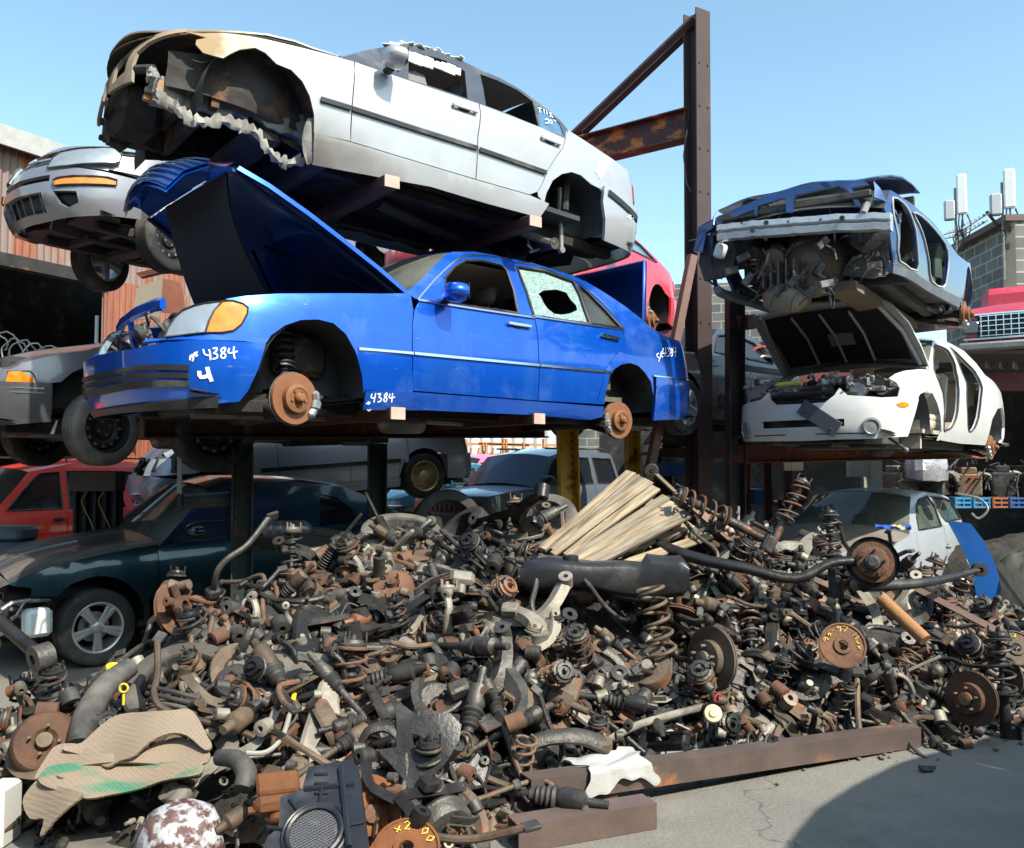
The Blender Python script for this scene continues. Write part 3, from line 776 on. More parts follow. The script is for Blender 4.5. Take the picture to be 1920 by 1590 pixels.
# insulation pad hanging off the bonnet
pd=[full('0',[(446,315)])[0]]
V=[];Fc=[];nu,nv_=14,10
for i in range(nu+1):
    t=i/nu
    for k in range(nv_+1):
        v=k/nv_
        x=2.2-.05*t;y=.62-1.02*v
        hang=t*1.0
        p=Vector((2.20,y,.86))
        q=Mh@p
        q=q+Vector((-.10*t-.35*t*t,-.03*math.sin(6*t+3*v),-1.02*t))
        V.append(tuple(q))
for i in range(nu):
    for k in range(nv_):
        a=i*(nv_+1)+k;Fc.append((a,a+1,a+nv_+2,a+nv_+1))
h=MB();h.add(V,Fc);h.add([(a-.012,b,c) for a,b,c in V],[tuple(reversed(f)) for f in Fc])
h.build('insulation_pad',mat('black_pad',(.012,.016,.028),(.022,.028,.042),rough=.85,scale=30,bump=.5,stretch=(1,1,3)),C.root)
# boot lid standing open
a=on_y(C,1206,486,.72);b=on_y(C,1206,612,.72)
lid=MB();lid.box((0,0,.31),(.05,1.50,.64),Tr(-1.93,0,a.z-.64)@Ry(-.05),.015);lid.build('boot_lid',mat('blue_lid_paint',(.003,.045,.30),(.003,.03,.22),rough=.3,metal=.5,coat=.8,scale=1.5),C.root)
# engine bay
eb=MB()
for (x,y,z,dx,dy,dz) in ((1.6,0,.45,.9,.5,.5),(1.5,.45,.6,.4,.3,.3),(1.3,-.5,.62,.4,.3,.3),(2.05,0,.42,.08,1.2,.45),(1.0,0,.7,.1,1.5,.6)):eb.box((x,y,z),(dx,dy,dz),None,.04)
eb.build('engine_block',M_under,C.root)
rsup=MB();rsup.tube([(2.36,.40,.87),(2.37,.3,.875),(2.39,0,.86),(2.37,-.3,.84),(2.33,-.5,.815)],[.024]*5,6,flat=1.8);rsup.tube([(2.38,-.12,.84),(2.36,-.14,.70),(2.3,-.14,.55)],.022,6);rsup.build('radiator_support',P_blue,C.root)
for yy in(.17,-.42):
    fn=MB();pa=[(.19*math.cos(k*PI/14),.19*math.sin(k*PI/14),0) for k in range(28)];B=Tr(2.2,yy,.66)@Ry(PI/2)
    fn.tube(pa,.014,6,closed=True,M=B)
    for k in range(7):
        a_=2*PI*k/7;fn.box((.1*math.cos(a_),.1*math.sin(a_),0),(.17,.05,.012),B@Rz(0)@Matrix.Identity(4));
    fn.lathe([(.05,-.03),(.05,.03),(.0001,.035)],14,B);fn.build('cooling_fan',M_blk,C.root)
gb=MB()
R2=random.Random(3)
for k in range(26):
    p=Vector((2.28+R2.uniform(-.08,.1),R2.uniform(-.55,.5),R2.uniform(.5,.78)));qv=p+Vector((R2.uniform(-.1,.1),R2.uniform(-.2,.2),R2.uniform(-.15,.15)))
    gb.tube([p,p.lerp(qv,.5)+Vector((.02,0,.03)),qv],R2.uniform(.006,.02),6)
for k in range(10):
    p=(2.25+R2.uniform(-.05,.1),R2.uniform(-.5,.5),R2.uniform(.52,.75));gb.lathe([(.0001,-.03),(.04,-.03),(.05,0),(.04,.04),(.0001,.05)],10,Tr(p)@Euler((R2.random()*3,R2.random()*3,0)).to_matrix().to_4x4())
gb.build('engine_clutter',mat('engine_grime',(.02,.02,.02),(.16,.15,.14),rough=.5,metal=.3,scale=14,sharp=.3),C.root)
interior(C,.72,1.0,M_intb,M_intb,.42)
hl=MB();hl.box((-.45,0,1.43),(1.5,1.15,.02),None,.008);hl.build('headliner',M_tan,C.root)
pk=MB();pk.box((-.2,.3,.98),(.32,.2,.07),Rz(.3),.01);pk.build('parcel_box',mat('olive_box',(.2,.2,.14),rough=.7),C.root)
underbody(C,-2.55,2.35,.26,0,0,-1.53,1.56)
for x,r in((1.56,.385),(-1.53,.38)):well(C,x,.40,r,.52,.89,mat('wheel_well_liner',(.02,.022,.024),(.07,.07,.07),rough=.7,scale=5,dust=.2))
p=on_y(C,553,747,.84);disc_hub(C,p,.165,steer=.10,calang=2.9,top=(1.62,.55,.75))
p=on_y(C,*full('5',[(1435,865)])[0],.84);disc_hub(C,p,.16,steer=-.1,calang=.2,top=(-1.5,.6,.7),spring=False)
wheel(C,(1.56,-.70,.12),.32,.2,'steel')
# ================= silver burnt saloon on top =================
SIDE=[(-.95,.12),(-.74,.03),(-.62,.010),(-.50,.0),(-.2,.0),(-.06,.02),(0,.05),(.03,.07),(.40,.27),(.55,.36)]
P_sil=mat('silver_paint',(.47,.47,.48),(.41,.41,.42),rough=.36,metal=.4,scale=2,coat=.8,dust=.3,dustc=(.34,.32,.28))
def burn(m,x0,x1):
    # scorch and rust that belongs to the burnt front of the shell (object space)
    nt=m.node_tree;N=nt.nodes;L=nt.links;b=N['Principled BSDF'];src=b.inputs['Base Color'].links[0].from_socket
    tc=N.new('ShaderNodeTexCoord');sx=N.new('ShaderNodeSeparateXYZ');L.new(tc.outputs['Object'],sx.inputs[0])
    no=N.new('ShaderNodeTexNoise');no.inputs['Scale'].default_value=3.5;no.inputs['Detail'].default_value=8;L.new(tc.outputs['Object'],no.inputs['Vector'])
    def chain(a,bb,amp):
        m1=N.new('ShaderNodeMath');m1.operation='MULTIPLY_ADD';L.new(no.outputs['Fac'],m1.inputs[0]);m1.inputs[1].default_value=amp;L.new(sx.outputs[0],m1.inputs[2])
        r=N.new('ShaderNodeMapRange');r.inputs['From Min'].default_value=a+amp*.5;r.inputs['From Max'].default_value=bb+amp*.5;L.new(m1.outputs[0],r.inputs['Value']);return r.outputs[0]
    def mx(f,a,c):
        x=N.new('ShaderNodeMix');x.data_type='RGBA';L.new(f,x.inputs['Factor']);L.new(a,x.inputs[6]);x.inputs[7].default_value=(*c,1);return x.outputs[2]
    z1=N.new('ShaderNodeMapRange');z1.inputs['From Min'].default_value=.55;z1.inputs['From Max'].default_value=.25;L.new(sx.outputs[2],z1.inputs['Value'])
    f0=chain(x0-.7,x0+.1,.8);mm=N.new('ShaderNodeMath');mm.operation='MULTIPLY';L.new(f0,mm.inputs[0]);L.new(z1.outputs[0],mm.inputs[1])
    c=mx(mm.outputs[0],src,(.16,.13,.10))
    c=mx(chain(x0,x0+.45,.9),c,(.60,.55,.44))
    c=mx(chain(x0+.55,x0+.75,1.1),c,(.34,.24,.14))
    c=mx(chain(x1,x1+.3,.8),c,(.13,.12,.11))
    L.new(c,b.inputs['Base Color'])
    r=chain(x0,x0+.6,.6)
    q=N.new('ShaderNodeMapRange');q.inputs['To Min'].default_value=.33;q.inputs['To Max'].default_value=.9;L.new(r,q.inputs['Value']);L.new(q.outputs[0],b.inputs['Roughness'])
    q=N.new('ShaderNodeMapRange');q.inputs['To Min'].default_value=.8;q.inputs['To Max'].default_value=0;L.new(r,q.inputs['Value']);L.new(q.outputs[0],b.inputs['Coat Weight'])
    q=N.new('ShaderNodeMapRange');q.inputs['To Min'].default_value=.3;q.inputs['To Max'].default_value=0.05;L.new(r,q.inputs['Value']);L.new(q.outputs[0],b.inputs['Metallic'])
burn(P_sil,1.05,2.0);wear(P_sil,(.12,.11,.10),(.36,.34,.30),.7)
M_ash=mat('ash_grey_steel',(.32,.31,.29),(.20,.18,.16),rough=.85,metal=.2,scale=4,bump=.5,rust=.22,rustc=(.30,.14,.06),dust=.2)
M_char=mat('charred_steel',(.018,.017,.016),(.07,.06,.055),rough=.9,scale=4,bump=.6,rust=.12,rustc=(.12,.06,.03),sharp=.5)
C=Car('silver_saloon_shell','silver four-door saloon with burnt-out front and no wheels, topmost in its stack',(3.796,-.072,0,-1.048,7.073,3.529),.87,
 [(1.3,.865),(1.75,.80),(2.0,.66),(2.12,.4),(2.17,0)],[(-1.3,.865),(-1.9,.80),(-2.16,.68),(-2.26,.4),(-2.29,0)],SIDE,
 [(0.2,.05),(.4,0),(.6,0.02),(.9,.16)],[(.2,.05),(.4,.0),(.62,.01),(.7,.05),(1.0,.12)],[(-3,.98),(-1.4,.95),(-.2,.93),(.8,.90),(1.4,.86),(2.2,.72)],group='stacked scrap cars')
SV=C;px=C.px
dF=px('2',[(187,335),(182,480),(172,600),(167,700),(165,765)],.8)
dB=px('2',[(862,562),(856,740),(845,970)],-.2)
dR=px('2',[(1332,752),(1318,800),(1270,870),(1232,930),(1205,1000),(1180,1040),(1140,1055)],-1.0)
bt=px('2',[(187,335),(330,385),(470,432),(650,492),(862,562)],.3)+px('2',[(1020,622),(1190,688),(1332,750)],-.7)
aF=px('1',[(1210,315),(1250,290),(1300,268),(1385,258),(1440,285),(1500,345),(1580,378),(1640,440),(1680,520),(1703,620),(1703,720)],1.3)
ftop=px('1',[(1000,172),(1100,180),(1200,178),(1400,205),(1600,250),(1800,300),(1905,325)],1.4)
fl=px('1',[(1120,205),(1065,215),(1060,240),(1100,285),(1150,300)],1.7)
C.panel('front_fender',ftop[:1]+fl+aF+[dF[-1]]+[(a+.004,b) for a,b in dF[::-1][1:]]+ftop[::-1][1:-1],P_sil,g=.06,both=True)
C.panel('front_door',[(a-.004,b) for a,b in dF]+[(a+.004,b) for a,b in dB[::-1]]+[(a,b+.0) for a,b in bt[1:4][::-1]],P_sil,g=.09)
C.panel('rear_door',[(a-.004,b) for a,b in dB]+[(a+.006,b) for a,b in dR[::-1]]+bt[5:7][::-1],P_sil,g=.09)
aR=px('2',[(1240,1105),(1215,1100),(1228,1045),(1262,978),(1310,943),(1365,932),(1415,950),(1470,998),(1512,1085),(1533,1190),(1527,1300)],-1.4)
tt=px('2',[(1345,705),(1450,772),(1550,838),(1640,903)],-1.8)
C.panel('rear_fender',dR[:-2]+[(dR[-2][0],dR[-2][1]+.0),(dR[-2][0]-.01,dR[-2][1]-.03)]+aR[1:8]+px('2',[(1560,1045)],-1.9)+[(-2.15,.60),(-2.42,.62),(-2.38,.72),(-2.22,.83),(-2.18,.92)]+tt[::-1]+px('2',[(1335,700)],-1.3),P_sil,g=.06)
sb=px('1',[(1703,722)],.9)
st=[(a,b-.008) for a,b in [dF[-1],dB[-1],dR[-1]]]
C.panel('sill',[aF[-1]]+st+[aR[0]]+px('2',[(1190,1180),(900,1102),(600,1012)],-.6)+px('1',[(1690,892)],.9),P_sil,g=.09,off=.006)
q=-C.sr
rb=px('2',[(1530,1010),(1520,1095),(1533,1190),(1527,1300)],-1.8)
C.panel('rear_bumper',[rb[0],(-2.0,.60),(-2.3,.60),(q,.60),(2*q+2.3,.60),(2*q+2.0,.6),(2*q-rb[0][0],rb[0][1]),(2*q-rb[3][0],rb[3][1]),(2*q+2.1,.20),(q,.22),(-2.1,.20),rb[3],rb[2],rb[1]],P_sil,both=False,off=.03,thick=.03,g=.08)
C.strip('bumper_moulding',px('2',[(1548,1048)],-1.9)+[(-2.1,.50),(-2.3,.50),(q,.50),(2*q+2.3,.5),(2*q+1.9,.5)],.05,M_blk,both=False,off=.045)
C.panel('tail_light',[(-2.13,.67),(-2.12,.80),(-2.17,.86),(-2.30,.87),(-2.50,.80),(-2.50,.66),(-2.2,.655)],M_red,off=.012,g=.05)
C.panel('boot_lid_face',[(-2.48,.62),(-2.45,.93),(2*q+2.45,.93),(2*q+2.48,.62)],P_sil,both=False,g=.1)
C.strip('side_moulding',px('1',[(1735,540),(1900,590)],1.1),.032,M_blk,off=.022);
C.strip('side_moulding',px('2',[(170,592),(500,697),(850,806)],.4),.032,M_blk,off=.022);C.strip('side_moulding',px('2',[(860,812),(1050,878),(1222,938)],-.6),.032,M_blk,off=.022)
P_gh=mat('grey_window_frame',(.09,.10,.12),(.06,.065,.08),rough=.4,metal=.4,coat=.3,dust=.3)
wf=px('2',[(480,300),(530,288),(640,315),(720,345),(785,385),(800,535),(640,480),(480,430)],.3)
wr=px('2',[(868,402),(960,435),(1070,488),(1152,548),(1186,688),(1020,618),(900,573),(885,480)],-.5)
wq=px('2',[(1178,572),(1240,612),(1300,668),(1325,738),(1197,692)],-1.0)
top=px('2',[(120,312),(190,290),(260,270),(330,258),(400,247),(470,243),(560,255),(660,285),(760,325),(860,372),(980,425),(1080,480),(1160,538),(1240,600),(1300,650),(1345,705)],0)
gh=top+[bt[7]]+bt[5:7][::-1]+[bt[4]]+bt[:4][::-1]
C.panel('window_pillars',gh,P_gh,holes=[wf,wr,wq],g=.06,off=.0)
C.panel('quarter_window',wq,mat('blue_glass',(.10,.22,.34),(.06,.13,.22),rough=.08,coat=1),off=-.01,thick=.004)
writing(C,'2',[[(1180,585),(1200,590)],[(1190,585),(1190,610)],[(1212,592),(1216,615)],[(1226,600),(1232,622)],[(1240,610),(1262,640)],[(1250,612),(1246,634)],[(1265,650),(1280,660)],[(1220,650),(1235,645),(1240,665),(1222,668)],[(1245,650),(1258,660),(1250,672)]],.008,hint=-1.2,off=.003)
writing(C,'2',[[(1650,1165),(1660,1190)],[(1655,1150),(1668,1190)],[(1645,1180),(1672,1170)],[(1677,1160),(1680,1190)],[(1686,1160),(1690,1188)]],.008,hint=-2.1,off=.036)
C.panel('tape_patch',px('2',[(1530,838),(1572,862),(1518,972),(1492,930)],-1.9),M_mark,off=.004,thick=.003,g=.05)
P_roof=mat('torn_white_roof',(.50,.50,.49),(.40,.39,.37),rough=.7,scale=5,bump=.3)
R3=random.Random(5)
rst=top[4:13]
C.loft('roof',rst,P_roof,crown=[.06]*len(rst),nv=14)
tf=MB()
for sd in(1,-1):
    for i in range(16):   # torn foam fringe along the roof edge
        t=i/15*.7;k=t*6;a=int(k);f=k-a;s=top[4+a][0]*(1-f)+top[5+a][0]*f;z=top[4+a][1]*(1-f)+top[5+a][1]*f
        p=C.surf(s,z);p=Vector((p.x,(p.y-.03)*sd,p.z+.015));M=Tr(p)@Euler((R3.uniform(-.18,.18),R3.uniform(-.18,.18),R3.uniform(0,3))).to_matrix().to_4x4()
        tf.box((0,0,-.005),(R3.uniform(.05,.14),R3.uniform(.03,.07),R3.uniform(.004,.008)),M,.001)
tf.build('torn_roof_foam',M_foam,C.root)
hl=MB()
for i in range(9):
    u=i/8;a=full('2',[(500+240*u,300+72*u)])[0];s,z=C.one(*a,.1);p=C.surf(s,z-.02)
    hl.box((p.x,p.y-.01,p.z),(.08,.015,.05+.05*R3.random()),Tr(0,0,0),.004)
hl.build('torn_headliner',M_foam,C.root)
sp=MB();pp=px('2',[(505,335),(545,325),(600,355),(625,440),(610,470),(545,450),(485,415)],.2)
C.panel('hanging_panel',pp,mat('grey_board',(.20,.20,.19),(.13,.13,.13),rough=.8,scale=8),off=-.10,thick=.02,both=False)
C.loft('windscreen',top[0:5],M_gl,crown=[.11,.11,.10,.08,.06],cv=(.6,0,.8),thick=.006)
C.loft('rear_window',[top[12],top[13],top[14],tt[0]],M_gl,crown=[.05,.06,.07,.08],cv=(-.5,0,.87),thick=.006)
C.loft('boot_lid',tt,P_sil,crown=[.08,.07,.06,.05],nv=14)
# bonnet, slightly sprung, burnt
hp=px('1',[(1830,302),(1700,262),(1600,225),(1450,190),(1300,170),(1150,160),(1000,168)],1.4)
def dz(x,y):return .012*math.sin(9*x+3*y)*max(0,x-1.0)+.012*math.sin(13*y+5*x)*max(0,x-1.2)
hst=[(.86,.94)]+[(a,b+.012) for a,b in hp]
BW_=[0,0,.02,.05,.10,.16,.22,.27]
C.loft('bonnet',hst,P_sil,crown=[.13,.13,.125,.12,.11,.10,.085,.05],nv=20,dent=dz,v0=-1,v1=1,bow=BW_)
C.loft('bonnet_underside',[(a,b-.03) for a,b in hst],M_char,crown=[.10]*6+[.07,.03],thick=.01,bow=BW_)
# nose frame
kid=px('1',[(582,388),(640,330),(710,284),(706,340),(700,420),(655,455),(612,482),(596,440)],1.9)
kf=px('1',[(530,460),(555,415),(574,388),(584,440),(572,500),(545,548),(535,510)],2.5)
hl_=px('1',[(728,290),(800,225),(900,190),(1010,172)],1.8)
nose=px('1',[(716,420),(712,350),(735,290),(800,232),(900,190),(1010,172),(960,160),(800,212),(700,258),(640,300)],1.8)
hid=px('1',[(590,340)],2.0)[0]
out_=px('1',[(1010,172),(900,190),(800,232),(740,285),(716,350),(712,440),(690,455),(600,520),(550,580)],1.9)
zt=.74
fr=[out_[0],out_[1],out_[2],out_[3],out_[4],out_[5],(C.sf-.09,.46),(C.sf,.40)]
ft=[(out_[0][0],out_[0][1]+.03),(C.sf-.45,.70),(C.sf-.25,.72),(C.sf,.715)]
C.panel('grille_frame',[out_[5],out_[4],out_[3],out_[2],out_[1],(out_[0][0],out_[0][1]),(out_[0][0],out_[0][1]+.025),(C.sf-.5,.74),(C.sf-.25,.745),(C.sf,.735),(C.sf,.66),(C.sf-.06,.62),(C.sf-.07,.45)],P_sil,holes=[[(C.sf-.12,.70),(C.sf-.33,.69),(C.sf-.34,.52),(C.sf-.13,.50)]] if True else [],g=.05,both=True,thick=.02)
# front frame rails, scuttle, strut towers, torn inner fenders
def rail(y,x0,x1,z,mt,name='frame_rail',seed=1):
    Rr=random.Random(seed);mb=MB();n=22
    V=[];Fc=[]
    for i in range(n):
        t=i/(n-1);x=x0+(x1-x0)*t;w=.055+.012*Rr.uniform(-1,1);h=.075+.02*Rr.uniform(-1,1)+(.03 if t<.3 else 0);zz=z+.05*math.sin(t*5)+Rr.uniform(-.01,.01);yy=y+Rr.uniform(-.01,.01)
        for a,b in((-1,-1),(1,-1),(1.1,0),(1,1),(-1,1),(-1.1,0)):V.append((x,yy+a*w,zz+b*h+Rr.uniform(-.01,.01)))
    for i in range(n-1):
        for k in range(6):Fc.append((i*6+k,i*6+(k+1)%6,(i+1)*6+(k+1)%6,(i+1)*6+k))
    Fc+=[tuple(range(5,-1,-1)),tuple((n-1)*6+k for k in range(6))]
    mb.add(V,Fc);mb.box((x1,y,z),(.02,.12,.13),None,.0)
    for k in range(10):mb.box((x1+Rr.uniform(-.06,.05),y+Rr.uniform(-.09,.09),z+Rr.uniform(-.12,.08)),(.05,.04,.04),Tr(0,0,0),.008)
    return mb.build(name,mt,C.root,30)
pr=on_y(C,*full('1',[(830,440)])[0],.50);pr2=on_y(C,*full('1',[(1400,700)])[0],.50)
rail(.50,.95,pr.x,pr.z-.02,M_ash,seed=2)
pf=on_y(C,*full('1',[(590,690)])[0],-.50)
rail(-.50,.95,pf.x,pf.z,M_char,seed=4)
tn=MB()
for sd in(1,-1):
    # inner wing sheet with crumpled surface
    V=[];Fc=[];n=16;m_=9
    for i in range(n):
        for j in range(m_):
            x=.98+ .95*i/(n-1);z=.40+.42*j/(m_-1)-(.10*i/(n-1)*(j/(m_-1)))
            y=.60+.05*math.sin(5*x)+.10*math.exp(-((x-1.3)/.2)**2)*(.0+j/(m_-1))-.0+R3.uniform(-.012,.012)
            V.append((x,sd*y,z))
    for i in range(n-1):
        for j in range(m_-1):
            if i>11 and j>5:continue
            a=i*m_+j;Fc.append((a,a+1,a+m_+1,a+m_))
    tn.add(V,Fc)
    tn.lathe([(.11,-.02),(.13,.0),(.12,.05),(.05,.06),(.0001,.06)],18,Tr(1.32,sd*.60,.74))
tn.build('inner_wing',M_char,C.root,30)
M_flake=mat('burnt_white_sheet',(.42,.40,.36),(.16,.145,.125),rough=.8,scale=7,bump=.4,sharp=.5)
tf=MB()  # melted ragged edge hanging below the near rail
path=full('1',[(790,415),(850,420),(840,480),(860,540),(940,575),(1010,640),(1100,670),(1200,660),(1290,690),(1380,720),(1440,790),(1500,870),(1560,890),(1650,880)])
P=[on_y(C,u,v,.58+.14*i/13) for i,(u,v) in enumerate(path)]
V=[];Fc=[]
PP=crv([tuple(p) for p in P],5)
for i,p in enumerate(PP):
    w=.008+.035*R3.random()**2;V+=[(p[0],p[1]+R3.uniform(-.02,.02),p[2]+.03+.04*R3.random()),(p[0],p[1]+.01+R3.uniform(-.012,.012),p[2]),(p[0]+R3.uniform(-.02,.02),p[1]-.012,p[2]-w)]
for i in range(len(PP)-1):
    for k in range(2):Fc.append((i*3+k,i*3+k+1,(i+1)*3+k+1,(i+1)*3+k))
    Fc.append((i*3+2,i*3,(i+1)*3,(i+1)*3+2))
tf.add(V,Fc)
tf.build('melted_edge',M_flake,C.root,60)
hs=MB()  # hanging flap behind the front wheel arch
fp=[on_y(C,u,v,.80) for u,v in full('1',[(1690,640),(1655,700),(1640,780),(1668,870),(1690,890),(1700,760)])]
V=[];Fc=[]
for i in range(8):
    t=i/7
    a=on_y(C,*full('1',[(1668-30*math.sin(t*3),640+250*t)])[0],.80);b=on_y(C,*full('1',[(1698-8*t,640+245*t)])[0],.83);V+=[tuple(a),tuple(a.lerp(b,.5)+Vector((0,.03*math.sin(5*t),0))),tuple(b)]
for i in range(7):
    for k in range(2):Fc.append((i*3+k,i*3+k+1,i*3+k+4,i*3+k+3))
hs.add(V,Fc);hs.add([(x,y-.008,z) for x,y,z in V],[tuple(reversed(f)) for f in Fc]);hs.build('torn_liner',M_ash,C.root,60)
cr=MB();cr.box((1.62,0,.56),(.05,1.25,.42),None,.0);cr.box((1.9,-.35,.52),(.3,.5,.34),None,.05);cr.box((1.7,0,.62),(.09,.7,.30),None,.02);cr.tube([(2.05,-.45,.50),(2.1,0,.47),(2.07,.42,.52)],.02,8);cr.tube([(2.07,.42,.52),(2.0,.55,.50)],.03,8)
cr.box((1.25,0,.30),(.25,1.1,.10),None,.03);cr.box((.92,0,.62),(.05,1.45,.62),None,.0)
cr.build('front_crossmember',M_char,C.root,30)
interior(C,.62,.92,mat('charcoal_cabin',(.03,.03,.032),(.06,.06,.06),rough=.85),mat('grey_seat',(.16,.16,.16),(.10,.10,.10),rough=.9),.36,rear=-.9)
underbody(C,-2.15,.98,.24,0,0,-1.36,1.5,exhaust=False)
ex=MB()
ex.tube(crv([(.2,.25,.17),(-.35,.1,.15),(-.9,.0,.14),(-1.2,-.1,.10)],4),.045,10)
ex.lathe([(.03,0),(.07,.03),(.07,.55),(.03,.6)],14,Tr(.25,-.28,.10)@Ry(PI/2)@Rx(.3))
ex.tube([(-1.30,-.62,.12),(-1.30,0,.16),(-1.30,.62,.12)],.05,10)
ex.lathe([(.05,-.09),(.12,-.06),(.14,0),(.12,.06),(.05,.09)],16,Tr(-1.32,0,.15)@Rx(PI/2))
ex.tube([(-1.3,.6,.12),(-.95,.45,.2),(-.7,.3,.24)],.035,8);ex.tube([(-1.3,-.6,.12),(-.95,-.45,.2),(-.7,-.3,.24)],.035,8)
ex.build('rear_axle_carrier',mat('axle_grime',(.05,.048,.045),(.10,.09,.08),rough=.7,metal=.3,scale=6,bump=.3,rust=.1),C.root)
for x,r in((-1.36,.355),):well(C,x,.36,r,.48,.82,mat('grey_wheel_well',(.10,.10,.10),(.04,.04,.042),rough=.8,scale=4,dust=.25))
well(C,1.36,.38,.40,.50,.80,M_char)
sh=MB();a=on_y(C,*full('2',[(1300,1020)])[0],.62);b=on_y(C,*full('2',[(1308,1355)])[0],.62);m_=a.lerp(b,.42);sh.tube([a,m_],.030,12);sh.tube([m_,m_.lerp(b,.04)],.038,12);sh.tube([m_.lerp(b,.04),b],.022,12);sh.lathe([(.0001,-.02),(.028,-.02),(.028,.02),(.0001,.02)],14,Tr(b)@Rx(PI/2));sh.build('shock_absorber',mat('grey_damper',(.35,.35,.34),(.22,.22,.21),rough=.5,metal=.5,scale=9,dust=.2),C.root)
sk_=MB();a=on_y(C,*full('2',[(1130,1290)])[0],.45);sk_.tube([a,a+Vector((0,0,-.06)),a+Vector((-.06,.0,-.10))],.012,8);sk_.lathe([(.0001,-.015),(.025,0),(.0001,.015)],10,Tr(a));sk_.tube([a+Vector((-.02,0,-.12)),a+Vector((-.08,0,-.09)),a+Vector((-.13,0,-.06))],.012,8);sk_.build('balljoint',M_alu,C.root)
mirp=on_y(C,*full('2',[(420,320)])[0],.98)
mirror(C,(mirp.x+.02,.90,mirp.z),mat('silver_mirror_cap',(.43,.43,.44),rough=.35,metal=.35,coat=.7));
handle(C,px('2',[(712,568),(848,612)],-.1),P_sil);handle(C,px('2',[(1192,745),(1298,788)],-.9),P_sil)
